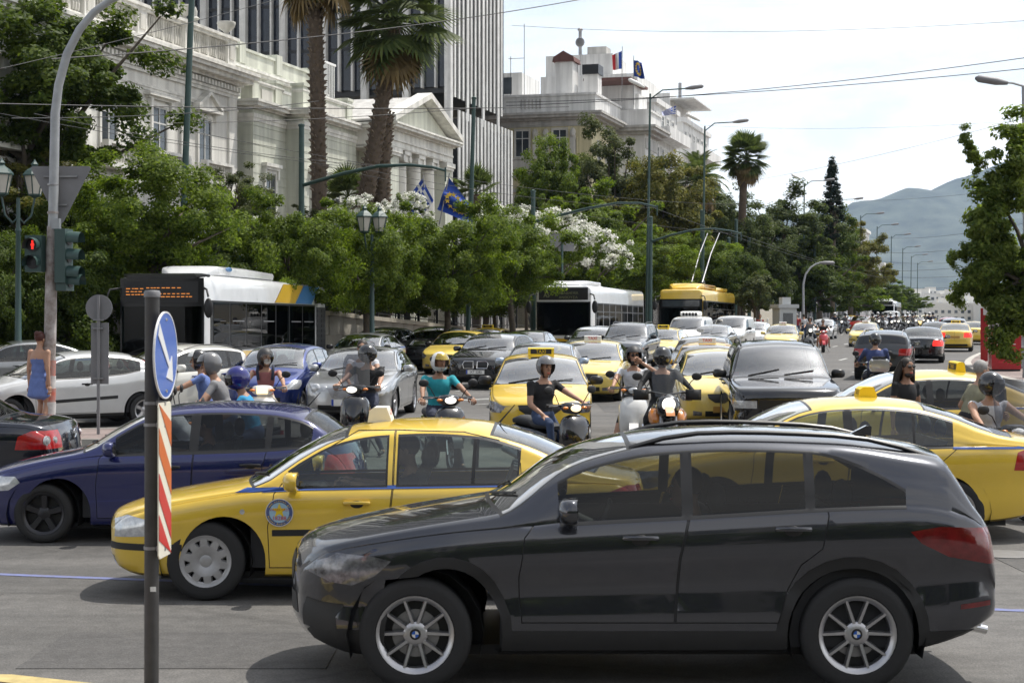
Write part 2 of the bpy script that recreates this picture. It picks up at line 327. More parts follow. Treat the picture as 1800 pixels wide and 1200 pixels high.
leafmat('leaf_light', (.06, .10, .02), (.22, .27, .06), .6); leafmat('leaf_olive', (.045, .065, .022), (.14, .155, .055), .4); leafmat('cypress_leaf', (.010, .020, .012), (.028, .045, .022), .2); leafmat('flower_white', (.60, .60, .56), (.85, .85, .80), .3); leafmat('palm_leaf', (.04, .062, .018), (.13, .16, .05), .35); leafmat('palm_dry', (.14, .10, .045), (.26, .19, .09), .2)
mat('lantern_glass', (.52, .50, .45), .2, var=.1); mat('lantern_green', (.03, .065, .060), .45)
mat('cable', (.02, .02, .022), .6); mat('red_cabinet', (.38, .012, .018), .35, coat=.3, var=.1); mat('booth', (.44, .46, .47), .5, var=.1); mat('awning_white', (.55, .54, .52), .7, var=.15); mat('flag_blue', (.02, .07, .38), .7); mat('flag_white', (.72, .72, .72), .7); mat('flag_red', (.52, .03, .04), .7); mat('flag_gold', (.75, .52, .06), .6)
mat('mountain_rock', (.075, .085, .065), .95, var=.75, vscale=.011); mat('awning_tan', (.52, .33, .16), .8); mat('hill_city', (.70, .68, .64), .85, var=.12, vscale=.05)
mat('billboard_blue', (.10, .28, .55), .5, var=.2, vscale=.6)

TH = R(16.3); AV = Vector((sin(TH), cos(TH), 0)); NV = Vector((cos(TH), -sin(TH), 0)); ARZ = pi / 2 - TH
XL = pchip([(-60, -45), (33, -45), (38, -21), (45, -13.0), (55, -7.4), (66, -2.2), (85, 4.0), (155, 24.6), (232, 47.5), (300, 68), (400, 98)])
XR = pchip([(-60, 48), (33, 48), (38, 24), (45, 14.5), (57, 15.6), (91, 25.6), (155, 44.5), (232, 67.5), (300, 88), (400, 118)])
YS = [-60, -20, 0, 6, 10, 14, 18, 22, 26, 30, 33, 35, 37, 39, 42, 45, 48, 52, 57, 62, 68, 75, 83, 92, 100, 112, 125, 140, 155, 172, 190, 208, 225, 250, 275, 300, 350, 400]
def strip(f0, f1, ys, dz, nx=2):
    m = MB(); m.grid([[(f0(y) + (f1(y) - f0(y)) * i / nx, y, gz(y) + dz) for i in range(nx + 1)] for y in ys]); return m
def fill(ys, n):
    o = []
    for a, b in zip(ys, ys[1:]): o += [a + (b - a) * i / n for i in range(n)]
    return o + [ys[-1]]
# ground to the horizon
g = MB(); ysg = YS + [500, 600, 700, 950, 1200, 1800, 2500, 4000, 7000, 14000]
g.grid([[(x, y, gz(y) - .012) for x in (-9000, -2000, -400, -120, -45, 0, 45, 120, 400, 2000, 9000)] for y in ysg])
g.build('ground', 'earth', kind='structure')
road = strip(XL, XR, fill(YS, 2), 0.0, 8).build('road', 'asphalt', kind='structure')
def pavement(name, f0, f1, ys, edge):
    # raised pavement with a kerb face on the road side
    ys = fill(ys, 3); m = MB()
    m.grid([[(f0(y), y, gz(y) + .14), (f1(y), y, gz(y) + .14)] for y in ys])
    e = f0 if edge == 0 else f1
    o = m.build(name, 'paving', kind='structure')
    s_ = 1 if edge == 0 else -1
    k = MB()
    k.grid([[(e(y) - s_ * .004, y, gz(y) - .05), (e(y) - s_ * .004, y, gz(y) + .146), (e(y) + s_ * .25, y, gz(y) + .146)] for y in ys])
    k.build('kerb', 'kerbstone', parent=o)
    return o
pavement('pavement_left', lambda y: XL(y) - 40, XL, [37, 39, 42, 45, 50, 57, 66, 75, 85, 100, 125, 155, 190, 232, 300], 1)
pavement('pavement_right', XR, lambda y: XR(y) + 30, [37, 39, 42, 45, 50, 57, 66, 75, 85, 100, 125, 155, 190, 232, 300], 0)
# paved traffic island left of centre and near corner of the foreground pavement
def island(name, poly, h, kerbmat, gy):
    m = MB(); m.prism(poly, 2, gy - .05, gy + h); o = m.build(name, 'paving', kind='structure')
    k = MB(); n = len(poly); cx = sum(p[0] for p in poly) / n; cy = sum(p[1] for p in poly) / n
    ins = [(p[0] + (cx - p[0]) * .18 / hypot(p[0] - cx, p[1] - cy), p[1] + (cy - p[1]) * .18 / hypot(p[0] - cx, p[1] - cy)) for p in poly]
    outp = [(p[0] - (cx - p[0]) * .006, p[1] - (cy - p[1]) * .006) for p in poly]
    k.add([(p[0], p[1], gy - .05) for p in outp] + [(p[0], p[1], gy + h + .006) for p in outp] + [(p[0], p[1], gy + h + .006) for p in ins],
          [(i, (i + 1) % n, n + (i + 1) % n, n + i) for i in range(n)] + [(n + i, n + (i + 1) % n, 2 * n + (i + 1) % n, 2 * n + i) for i in range(n)])
    k.build('kerb', kerbmat, parent=o); return o
island('traffic_island', [(-6.2, 27.6), (-5.5, 28.4), (-5.6, 30.0), (-6.4, 30.5), (-13, 30.6), (-13.6, 29.5), (-13, 27.4)], .13, 'kerbstone', gz(29.4))
island('foreground_pavement', [(-7, 10.25), (-3.0, 10.2), (-2.35, 9.9), (-2.0, 9.2), (-2.0, 4), (-7, 4)], .12, 'kerb_yellow', 0)
# markings
def ribbon(pts, wd, dz, mname, name):
    m = MB(); rows = []
    for i, p in enumerate(pts):
        a = Vector(pts[max(i - 1, 0)]); b = Vector(pts[min(i + 1, len(pts) - 1)]); t = (b - a).normalized(); q = Vector((t.y, -t.x)) * wd / 2
        rows.append([(p[0] - q.x, p[1] - q.y, gz(p[1] - q.y) + dz), (p[0] + q.x, p[1] + q.y, gz(p[1] + q.y) + dz)])
    m.grid(rows); return m.build(name, mname, parent=road)
ribbon([(PX(x, D), D) for x, D in [(-400, 15.9), (-200, 15.55), (0, 15.2), (130, 15.02), (270, 14.85), (600, 14.4), (1200, 13.85), (1800, 13.25), (2300, 12.8)]], .11, .004, 'blue_line', 'blue_route_line')
for off in (3.6, 7.0, 10.4, 13.8, 17.0):
    y = 40
    while y < 215:
        y1 = y + 2.4
        if off not in (3.6,) or y > 60:
            ribbon([(XL(t) + off + (0 if t > 66 else 0), t) for t in (y, (y + y1) / 2, y1)], .14, .004, 'white_line', 'lane_dash')
        y += 6.5
for dx in (0, .28):
    ribbon([(XL(t) + 13.9 + dx + .5, t) for t in (36, 38, 40, 42, 45, 48, 52)], .12, .0055, 'white_line', 'lane_edge_line')
for i, (x0, y0, x1, y1) in enumerate([(-3.2, 11.0, -1.2, 12.3), (-9, 13.2, -4.2, 14.1), (-2.4, 15.8, 2.2, 16.4), (5.2, 11.4, 9, 12.6), (2, 37, 4.6, 43), (8, 46, 10, 58), (-1, 20, 3.4, 21.2), (4.6, 14.4, 5.6, 16.6)]):
    q = MB(); q.box(x0, x1, y0, y1, gz((y0 + y1) / 2) - .2, gz((y0 + y1) / 2) + .003 if y1 < 22 else gz(y0)); q.grid([[(x0, y, gz(y) + .004), (x1, y, gz(y) + .004)] for y in (y0, (y0 + y1) / 2, y1)]); q.build('repair_patch', 'asphalt_patch', parent=road)
# worn patches, a manhole
def disc(c, r, n=20): return [(c[0] + r * cos(2 * pi * i / n), c[1] + r * sin(2 * pi * i / n)) for i in range(n)]
for i, (x, y, r_) in enumerate([(PX(360, 24), 24, .32), (PX(1770, 16.5), 16.5, .3)]):
    MB().prism(disc((x, y), r_), 2, gz(y) + .003, gz(y) + .012).build('manhole_cover', 'steel', parent=road)

# ------------------------------------------------------------------ stone wall with iron fence
def wall_pt(D): return Vector((lin([(40, -20.5), (50, -13.4), (60, -6.7), (80, -1.6), (112, 7.6), (125, 11.4)], D), D, 0))
def wall_top(D): return lin([(40, 2.7), (60, 2.78), (80, 2.12), (112, 2.25), (125, 2.3)], D)
wt = thing('stone_wall', 'grey ashlar retaining wall with pale coping along the left pavement', 'wall', wall_pt(60) + Vector((0, 0, gz(60))))
org = wt.location.copy()
rw = random.Random(3); Dn = 40.0
while Dn < 124:
    a = wall_pt(Dn); b = wall_pt(Dn + 1.35); d = b - a; ang = atan2(d.y, d.x)
    L = d.length; zt0 = wall_top(Dn + .6); zb0 = gz(Dn + .6) - .05
    hh = (zt0 - .16 - zb0) / 3
    for r_ in range(3):
        off = (.5 if r_ % 2 else 0)
        m = MB(); m.cbox((0, 0, 0), (L - .018, .40 + rw.uniform(0, .015), hh - .016))
        o = m.build('stone_block', 'wall_stone', parent=wt); o.location = (a + d * (.5 + off)) - org + Vector((0, 0, zb0 + hh * (r_ + .5))); o.rotation_euler.z = ang
    cp = MB(); cp.cbox((0, 0, 0), (L - .006, .56, .155))
    o = cp.build('coping_stone', 'wall_cap', parent=wt); o.location = a + d * .5 - org + Vector((0, 0, zt0 - .08)); o.rotation_euler = (0, atan2(-(wall_top(Dn + 1.35) - wall_top(Dn)), L), ang)
    Dn += 1.35
m = MB(); Dn = 40.0
while Dn < 124:
    a = wall_pt(Dn); b = wall_pt(min(Dn + 2.7, 124)); d = (b - a); q = Vector((d.y, -d.x, 0)).normalized() * -.12
    m.add([tuple(a + q + Vector((0, 0, gz(Dn) - .1))), tuple(b + q + Vector((0, 0, gz(Dn) - .1))), tuple(b + q + Vector((0, 0, wall_top(Dn + 2.7) - .2))), tuple(a + q + Vector((0, 0, wall_top(Dn) - .2)))], [(0, 1, 2, 3)])
    Dn += 2.7
o = m.build('mortar_core', 'wall_stone', parent=wt); o.location = -org
fe = thing('iron_fence', 'dark wrought iron railing with scroll brackets standing on the grey stone wall', 'fence', wall_pt(60) + Vector((0, 0, wall_top(60))))
fo = fe.location.copy(); bars = MB(); Dn = 40.3; k = 0
while Dn < 123:
    a = wall_pt(Dn); z0 = wall_top(Dn)
    if k % 16 == 0:
        p = MB(); p.cbox((0, 0, 1.0), (.09, .09, 2.0)); p.ell((0, 0, 2.06), (.07, .07, .09), 8, 6)
        p.tube([(0.0, -.05, 1.2), (.05, -.28, .95), (.0, -.42, .6), (.0, -.30, .35), (.0, -.16, .45), (0, -.2, .6)], .018, 6)
        p.tube([(0.0, -.05, .75), (.0, -.2, .5), (.0, -.36, .1), (0, -.25, 0)], .018, 6)
        o = p.build('post', 'iron', parent=fe); o.location = a - fo + Vector((0, 0, z0)); o.rotation_euler.z = -.3
    else:
        bars.tube([a - fo + Vector((0, 0, z0)), a - fo + Vector((0, 0, z0 + 1.75))], .013, 4)
    k += 1; Dn += .16
bars.build('bar', 'iron', parent=fe, kind='stuff')
ra = MB()
for hz_ in (.15, 1.55, 1.75):
    for D0 in range(40, 122, 3):
        a = wall_pt(D0); b = wall_pt(D0 + 3); ra.tube([a - fo + Vector((0, 0, wall_top(D0) + hz_)), b - fo + Vector((0, 0, wall_top(D0 + 3) + hz_))], .022, 4)
ra.build('rail', 'iron', parent=fe)

# ------------------------------------------------------------------ buildings (local frame: x along the avenue away from us, y into the block, z up)
def bframe(name, label, D, px, z=None): return thing(name, label, 'building', (PX(px, D), D, gz(60) if z is None else z), ARZ)
def window(par, x, z0, wd, h, y=0.0, face='x', name='window', frame='window_frame', panes=2, glass='window_glass', recess=.10, surround='stone_trim', sill=True):
    # a window on a facade; face 'x': facade runs along local x with outside = -y; face 'y': end facade, outside = -x
    def T(m_):
        if face == 'y': m_.v = [(v[1], v[0], v[2]) for v in m_.v]
        return m_
    m = MB(); t = .14
    m.box(x - wd / 2 - t, x - wd / 2, y - .09, y + .05, z0 - .05, z0 + h + t); m.box(x + wd / 2, x + wd / 2 + t, y - .09, y + .05, z0 - .05, z0 + h + t); m.box(x - wd / 2, x + wd / 2, y - .09, y + .05, z0 + h, z0 + h + t)
    f = T(m).build('window', surround, parent=par)
    g_ = MB(); g_.box(x - wd / 2, x + wd / 2, y - .02, y + .03, z0, z0 + h); T(g_).build('pane', glass, parent=f)
    fr = MB(); b = .06
    for k_ in range(panes + 1):
        xx = x - wd / 2 + wd * k_ / panes; fr.box(max(xx - b / 2, x - wd / 2), min(xx + b / 2, x + wd / 2), y - .05, y - .022, z0, z0 + h)
    for zz_ in (z0, z0 + h * .68, z0 + h - b): fr.box(x - wd / 2 + b / 2, x + wd / 2 - b / 2, y - .048, y - .024, zz_, zz_ + b)
    T(fr).build('frame', frame, parent=f)
    if sill: s_ = MB(); s_.box(x - wd / 2 - .22, x + wd / 2 + .22, y - .2, y + .05, z0 - .18, z0 - .052); T(s_).build('sill', surround, parent=f)
    return f
def cornice(par, x0, x1, y, z, prof, matn, name='cornice', ends=True, yb=None):
    # prof: list of (projection, z offset) stepped boxes from the wall plane outward (-y)
    m = MB()
    for p, za_, zb_ in prof: m.box(x0 - (p if ends else 0), x1 + (p if ends else 0), y - p, (y + .1) if yb is None else yb + p, z + za_, z + zb_)
    return m.build(name, matn, parent=par)
def dentils(par, x0, x1, y, z, h, wd, gap, d, matn):
    m = MB(); x = x0
    while x < x1: m.box(x, x + wd, y - d, y + .02, z, z + h); x += wd + gap
    return m.build('dentil', matn, parent=par, kind='stuff')
def pediment(par, x, z, wd, h, y, matn, d=.32):
    m = MB(); m.prism([(x - wd / 2, z), (x + wd / 2, z), (x, z + h)], 1, y - d * .55, y + .02)
    o = m.build('pediment', matn, parent=par)
    r_ = MB(); t = .12
    r_.prism([(x - wd / 2 - .12, z - .02), (x - wd / 2 - .12, z + t), (x, z + h + t), (x, z + h - .02)], 1, y - d, y + .02)
    r_.prism([(x + wd / 2 + .12, z - .02), (x + wd / 2 + .12, z + t), (x, z + h + t), (x, z + h - .02)], 1, y - d, y + .02)
    r_.box(x - wd / 2 - .12, x + wd / 2 + .12, y - d, y + .02, z - .14, z - .022)
    r_.build('raking_cornice', matn, parent=o); return o
def baluster_run(par, x0, x1, y, z, h, matn, step=.24):
    m = MB(); x = x0 + .1
    while x < x1 - .05: m.lathe([(.05, z), (.075, z + h * .3), (.035, z + h * .65), (.06, z + h)], 6, 2, (x, y, 0)); x += step
    return m.build('baluster', matn, parent=par, kind='stuff')
# ---- white mansion
mz = gz(60)
MN = bframe('white_mansion', 'ornate white neoclassical mansion with balustrade parapet and pedimented windows behind the dark trees', 75, 413)
def Z(z): return z - mz
m = MB(); m.box(-34, 0, 0, 14, 0, Z(13.3)); m.build('wall', 'stucco_white', MN)
cornice(MN, -34, 0, 0, Z(12.2), [(.10, 0, .14), (.16, .14, .26), (.30, .55, .68), (.62, .68, .86), (.78, .86, 1.02), (.86, 1.02, 1.16)], 'stucco_white')
dentils(MN, -34, .1, 0, Z(12.48), .2, .16, .14, .28, 'stucco_white')
cornice(MN, -34, 0, 0, Z(11.55), [(.08, 0, .1), (.12, .1, .2)], 'stucco_white', 'architrave')
pm = MB(); pm.box(-34, .2, .1, .5, Z(13.36), Z(13.75)); pm.build('parapet_base', 'stucco_white', MN)
cornice(MN, -34, .1, .1, Z(14.65), [(.12, 0, .12), (.2, .12, .24)], 'stucco_white', 'parapet_coping', yb=.5)
x = 0
while x > -33:
    p = MB(); p.box(x - .65, x + .1, .02, .56, Z(13.37), Z(14.66)); o = p.build('parapet_pier', 'stucco_white', MN)
    q = MB(); q.box(x - .5, x - .05, -.02, .04, Z(13.9), Z(14.5)); q.build('pier_panel', 'stone_trim', o)
    pan = MB(); pan.box(x - 3.9, x - .66, .22, .42, Z(13.752), Z(14.648)); pan.build('parapet_panel', 'stucco_pale', MN)
    for xx in (x - 1.5, x - 2.3, x - 3.1):
        q = MB(); q.box(xx - .09, xx + .09, .14, .23, Z(13.76), Z(14.64)); q.build('panel_strip', 'stone_trim', MN)
    for xx in (x - 1.08, x - 1.9, x - 2.7, x - 3.5): baluster_run(MN, xx - .3, xx + .3, .16, Z(13.8), .8, 'stone_trim', .2)
    u = MB(); u.lathe([(.16, 0), (.2, .08), (.09, .16), (.12, .22), (.36, .42), (.42, .60), (.40, .66), (.3, .62), (.02, .7)], 14, 2, (x - .28, .28, Z(14.90)))
    u.build('urn', 'stone_trim', MN, smooth=50)
    x -= 4.0
for i in range(8):
    x = -3.0 - 4 * i
    window(MN, x, Z(8.85), 1.15, 2.15, 0, panes=2, surround='stucco_white')
    if i in (0, 3, 6): pediment(MN, x, Z(11.75) - .35, 2.0, .62, -.05, 'stucco_white')
    else: cornice(MN, x - .95, x + .95, -.02, Z(11.25), [(.14, 0, .1), (.3, .1, .22)], 'stucco_white', 'window_hood')
    br = MB()
    for s_ in (-1, 1): br.box(x + s_ * .85 - .1, x + s_ * .85 + .1, -.2, .02, Z(10.9), Z(11.24))
    br.build('bracket', 'stucco_white', MN)
    b = MB(); b.box(x - 1.3, x + 1.3, -.75, 0, Z(8.15), Z(8.35)); b.box(x - 1.3, x + 1.3, -.78, -.5, Z(9.02), Z(9.14)); b.box(x - 1.32, x - 1.1, -.79, -.45, Z(8.352), Z(9.02)); b.box(x + 1.1, x + 1.32, -.79, -.45, Z(8.352), Z(9.02))
    o = b.build('balcony', 'stucco_white', MN); baluster_run(o, x - 1.1, x + 1.1, -.63, Z(8.352), .66, 'stone_trim', .2)
    window(MN, x, Z(3.9), 1.2, 2.5, 0, panes=2, surround='stucco_white')
    if i:
        p = MB(); p.box(x + 1.75, x + 2.25, -.12, .02, Z(8.0), Z(11.5)); p.box(x + 1.68, x + 2.32, -.16, .02, Z(11.1), Z(11.52)); p.build('pilaster', 'stucco_white', MN)
cornice(MN, -34, 0, 0, Z(7.6), [(.1, 0, .2), (.2, .2, .34)], 'stucco_white', 'string_course')
p = MB(); p.box(-.75, .02, -.1, .5, 0, Z(12.19)); p.build('corner_pilaster', 'stucco_white', MN)
# ---- pale green ministry with portico
MI = bframe('green_ministry', 'pale green neoclassical building with a columned portico beside the white mansion', 75.6, 413)
def X_(d): return d / cos(TH)
blocks = [(.25, X_(3.4) + .25, -.75), (X_(3.4) + .25, X_(9.9), -1.65)]
for x0, x1, y0 in blocks:
    m = MB(); m.box(x0, x1, y0, 8, 0, Z(11.9)); m.build('wall', 'stucco_green', MI)
    z = Z(4)
    k = 0
    while z < Z(11.2):
        q = MB(); q.box(x0 - .022, x1 + .022, y0 - .022, y0 + .5, z + .02, z + .40); q.build('rusticated_course', 'stucco_green', MI); z += .42
    cornice(MI, x0, x1, y0, Z(11.35), [(.06, 0, .16), (.1, .16, .34), (.14, .55, .64), (.42, .64, .8), (.5, .8, .92)], 'stucco_pale', yb=y0 + 3)
    pb = MB(); pb.box(x0 + .1, x1 - .1, y0 + .12, y0 + .5, Z(12.272), Z(13.05)); pb.build('parapet', 'stucco_green', MI)
    cornice(MI, x0 + .1, x1 - .1, y0 + .12, Z(13.05), [(.06, 0, .08), (.1, .08, .16)], 'stucco_pale', 'parapet_coping', yb=y0 + .5)
    for xx in (x0 + .3, x1 - .75):
        q = MB(); q.box(xx - .25, xx + .45, y0 + .04, y0 + .62, Z(12.274), Z(13.35)); q.box(xx - .30, xx + .5, y0 - .01, y0 + .67, Z(13.35), Z(13.48)); q.build('parapet_pier', 'stucco_green', MI)
    q = MB(); q.box(x0 + 1.1, x1 - 1.3, y0 + .07, y0 + .125, Z(12.45), Z(12.9)); q.build('parapet_panel', 'stone_trim', MI)
for xw, y0 in ((1.95, -.75), (X_(3.4) + 3.9, -1.65), (X_(3.4) + 1.6, -1.65)):
    for z0 in (6.8, 2.6):
        f = window(MI, xw, Z(z0), 1.05, 2.35, y0 - .03, panes=2, surround='stucco_pale', frame='shutter')
        q = MB(); q.box(xw - .85, xw + .85, y0 - .30, y0, Z(z0 + 2.62), Z(z0 + 2.78)); q.box(xw - .75, xw + .75, y0 - .22, y0, Z(z0 + 2.5), Z(z0 + 2.62))
        for s_ in (-1, 1): q.box(xw + s_ * .7 - .08, xw + s_ * .7 + .08, y0 - .2, y0, Z(z0 + 2.1), Z(z0 + 2.5))
        q.build('window_hood', 'stucco_pale', f)
m = MB(); m.box(-1.5, X_(13.3) + 4, 3.4, 14, Z(11.5), Z(15.2)); m.build('upper_wall', 'stucco_green', MI)
cornice(MI, -1.5, X_(13.3) + 4, 3.4, Z(14.35), [(.08, 0, .14), (.3, .4, .52), (.4, .52, .64)], 'stucco_pale', 'upper_cornice')
m = MB(); m.box(-1.4, X_(13.3) + 4, 3.5, 3.9, Z(15.2), Z(15.9)); m.box(-1.4, X_(13.3) + 4, 3.42, 3.98, Z(15.9), Z(16.03)); m.build('upper_parapet', 'stucco_green', MI)
for xx in (-1.4, 3.2, 7.6, 12, 16.6):
    q = MB(); q.box(xx, xx + .7, 3.36, 4.04, Z(15.21), Z(16.25)); q.build('parapet_pier', 'stucco_green', MI)
u = MB(); u.lathe([(.12, 0), (.1, .3), (.22, .4), (.08, .5), (.1, .75), (.02, .95)], 10, 2, (3.5, 3.7, Z(16.25))); u.build('finial', 'stone_trim', MI, smooth=50)
# portico
px0 = X_(9.95); px1 = px0 + 9.6; yp = -3.5
m = MB(); m.box(px0 + .2, px1 + 6, -1.2, 8, 0, Z(11.6)); m.build('porch_wall', 'stucco_green', MI)
for xx, ww in ((px0, 1.15), (px1 - 1.15, 1.15)):
    q = MB(); q.box(xx, xx + ww, yp, yp + 1.0, 0, Z(11.15)); o = q.build('pier', 'stucco_green', MI)
    q = MB(); q.box(xx - .1, xx + ww + .1, yp - .1, yp + 1.1, Z(10.75), Z(10.9)); q.box(xx - .16, xx + ww + .16, yp - .16, yp + 1.16, Z(10.9), Z(11.14)); q.build('pier_capital', 'stucco_pale', o)
for i in range(3):
    xx = px0 + 2.55 + i * 2.2
    q = MB(); n_ = 16
    q.lathe([(.50, Z(3.2)), (.50, Z(3.4)), (.42, Z(3.5)), (.42, Z(5)), (.36, Z(10.5)), (.38, Z(10.55))], n_, 2, (xx, yp + .5, 0)); o = q.build('column', 'stucco_pale', MI, smooth=50)
    q = MB(); q.box(xx - .5, xx + .5, yp, yp + 1.0, Z(10.95), Z(11.14))
    for s_ in (-1, 1): q.tube([(xx + s_ * .44, yp + .02, Z(10.78)), (xx + s_ * .44, yp + .98, Z(10.78))], .18, 10)
    q.box(xx - .42, xx + .42, yp + .1, yp + .9, Z(10.6), Z(10.95)); q.build('capital', 'stucco_pale', o, smooth=35)
m = MB(); m.box(px0 - .05, px1 + .05, yp - .02, 2.5, Z(11.15), Z(12.0)); m.build('entablature', 'stucco_pale', MI)
cornice(MI, px0, px1, yp, Z(11.5), [(.05, -.3, -.2), (.08, 0, .1), (.16, .5, .6), (.46, .6, .74), (.54, .74, .84)], 'stucco_pale', 'portico_cornice', yb=2.4)
m = MB(); m.prism([(px0 - .1, Z(12.36)), (px1 + .1, Z(12.36)), ((px0 + px1) / 2, Z(14.0))], 1, yp + .1, yp + .4); m.build('tympanum', 'stucco_green', MI)
m = MB(); cx = (px0 + px1) / 2; t = .30
m.prism([(px0 - .62, Z(12.35)), (px0 - .62, Z(12.35) + t), (cx, Z(14.12) + t), (cx, Z(14.12))], 1, yp - .5, yp + .3); m.prism([(px1 + .62, Z(12.35)), (px1 + .62, Z(12.35) + t), (cx, Z(14.12) + t), (cx, Z(14.12))], 1, yp - .5, yp + .3); m.build('raking_cornice', 'stucco_pale', MI)
m = MB(); m.prism([(px0 - .55, Z(12.4)), (px0 - .55, Z(12.5)), (cx, Z(14.22)), (px1 + .55, Z(12.5)), (px1 + .55, Z(12.4)), (cx, Z(14.1))], 1, yp + .32, 3.3); m.build('roof', 'stone_grey', MI)
m = MB()
for i in range(15): m.box(px0 + 5.2 + i * .22, px0 + 5.24 + i * .22, 2.9, 2.94, Z(14.0), Z(16.6))
m.box(px0 + 5.1, px0 + 8.5, 2.88, 2.96, Z(16.6), Z(16.72)); m.box(px0 + 5.1, px0 + 8.5, 2.88, 2.96, Z(14.0), Z(14.1)); m.build('roof_railing', 'white_plastic', MI)
# ---- dark tower
TW = bframe('office_tower', 'tall dark glass office tower with white marble vertical fins behind the neoclassical buildings', 118, 793, gz(118))
tz = gz(118)
m = MB(); m.box(.6, 14.0, .6, 40, 17.2, 78); m.build('core', 'tower_dark', TW)
gl = MB(); gl.box(.4, .6, .2, 40, 17.6, 78); gl.build('glazing', 'tower_glass', TW)
gl = MB(); gl.box(.62, 13.9, .35, .6, 17.6, 78); gl.build('glazing', 'tower_dark', TW)
sp = MB()
for i in range(18): sp.box(.37, .4, .2, 40, 20.4 + i * 3.3, 20.62 + i * 3.3)
sp.build('spandrel', 'tower_dark', TW)
i = 0; y = .0
pat = [(.0, .46), (1.1, .13), (2.1, .13)]
while y < 38:
    for k, (o_, w_) in enumerate(pat):
        if k == 0: f = MB(); f.box(-.12, .38, y + o_, y + o_ + w_, 5.0 if 1 else 18, 78); f.build('marble_pier', 'marble', TW)
        else: f = MB(); f.box(-.02, .38, y + o_, y + o_ + w_, 17.5 + (0 if k else 0), 78); f.build('marble_fin', 'marble', TW)
    y += 3.1
x = .55; i = 0
while x < 13.6:
    f = MB(); f.box(x, x + (.5 if i % 4 == 0 else .34), .24, .34, 17.0 + (0 if i % 4 else -6), 78); f.build('marble_fin', 'marble', TW); x += .95; i += 1
m = MB(); m.box(.9, 13.4, -.4, 30, 0, 15.4); m.build('podium', 'tower_dark', TW)
x = .2; i = 0
while x < 13.9:
    f = MB(); f.box(x, x + .42, -.49, -.41, 0, 15.9); f.build('podium_fin', 'marble', TW); x += .86; i += 1
y = .2
while y < 20:
    f = MB(); f.box(.3, .88, y, y + .42, 0, 15.9); f.build('podium_fin', 'marble', TW); y += .86
# ---- pale yellow embassy
EM = bframe('yellow_embassy', 'pale yellow historic mansion with grey stone cornice and rooftop flagpoles', 140, 1040, gz(140)); ez = gz(140)
def E(z): return z - ez
m = MB(); m.box(0, 9, 0, 16, 0, E(19.2)); m.build('wall', 'stucco_yellow', EM)
m = MB(); m.box(9, 14, -2.6, 16, 0, E(18.9)); m.build('wing_wall', 'stucco_bright', EM)
def ring(name, x0, x1, y0, y1, z, prof, mt):
    m_ = MB()
    for p, a, b in prof: m_.box(x0 - p, x1 + p, y0 - p, y1, z + a, z + b)
    return m_.build(name, mt, EM)
ring('cornice', 0, 9.05, 0, 16, E(18.75), [(.08, 0, .12), (.14, .12, .5), (.5, .5, .68), (.95, .68, .9), (1.1, .9, 1.1)], 'stone_grey')
ring('wing_cornice', 9.1, 14, -2.6, 15.9, E(17.7), [(.08, 0, .9), (.5, 1.2, 1.45), (.95, 1.45, 1.72), (1.1, 1.72, 1.93)], 'stone_grey')
ring('string_course', 0, 9, 0, 15.9, E(14.6), [(.1, -1.2, -.9), (.1, 0, .3), (.28, .3, .5)], 'stone_grey')
m = MB(); m.box(-.4, 9, -.4, 16, E(19.86), E(21.2)); m.box(-.5, 9.1, -.5, 16, E(21.2), E(21.4)); m.build('parapet', 'stucco_bright', EM)
m = MB(); m.box(9, 14.3, -2.9, 16, E(19.64), E(20.9)); m.box(9, 14.4, -3.0, 16, E(20.9), E(21.1)); m.build('wing_parapet', 'stucco_bright', EM)
for yy in (2.7, 5.9, 9.1):
    window(EM, yy, E(16.3), 1.15, 2.2, -.02, face='y', surround='stone_trim', panes=2)
    for s_ in (-1, 1):
        q = MB(); q.box(-.22, 0, yy + s_ * 1.15 - .22, yy + s_ * 1.15 + .22, E(16.1), E(18.0)); q.ell((-.2, yy + s_ * 1.15, E(18.2)), (.2, .26, .4), 8, 6); q.build('carved_bracket', 'stone_trim', EM)
    q = MB(); q.box(-.12, 0, yy - 1.0, yy + 1.0, E(15.3), E(16.1)); q.build('window_panel', 'stone_trim', EM)
    # arched lower window
    n_ = 12; arch = [(yy - .75, E(9.2)), (yy + .75, E(9.2))] + [(yy + .75 * cos(pi * i / n_), E(12.2) + .75 * sin(pi * i / n_)) for i in range(n_ + 1)]
    arch2 = [(yy - 1.15, E(9.0)), (yy + 1.15, E(9.0))] + [(yy + 1.15 * cos(pi * i / n_), E(12.2) + 1.15 * sin(pi * i / n_)) for i in range(n_ + 1)]
    a = MB(); a.prism(arch2, 0, -.12, .02); o = a.build('arch_surround', 'stone_trim', EM)
    a = MB(); a.prism(arch, 0, -.16, -.10); a.build('arched_pane', 'window_glass', o)
    a = MB(); a.box(-.19, -.162, yy - .04, yy + .04, E(9.2), E(12.9)); a.box(-.19, -.162, yy - .75, yy + .75, E(12.15), E(12.25)); a.build('frame', 'window_frame', o)
for yy in (1.2, 2.7 + 1.6, 7.5):
    q = MB(); q.tube([(-.1, yy, E(9)), (-.1, yy, E(17.8))], .06, 6); q.build('downpipe', 'stucco_yellow', EM)
for xx in (2.4, 5.4): window(EM, xx, E(15.3), 1.05, 2.3, 0, surround='stone_trim')
for xx in (11.5,): window(EM, xx, E(15.2), 1.1, 2.3, -2.6, surround='stone_trim')
# parapet pierced panels
for yy in (4.2, 7.6):
    q = MB()
    for i in range(6): q.box(-.47, -.41, yy + i * .32, yy + i * .32 + .12, E(20.2), E(21.0))
    q.build('parapet_slots', 'stone_grey', EM)
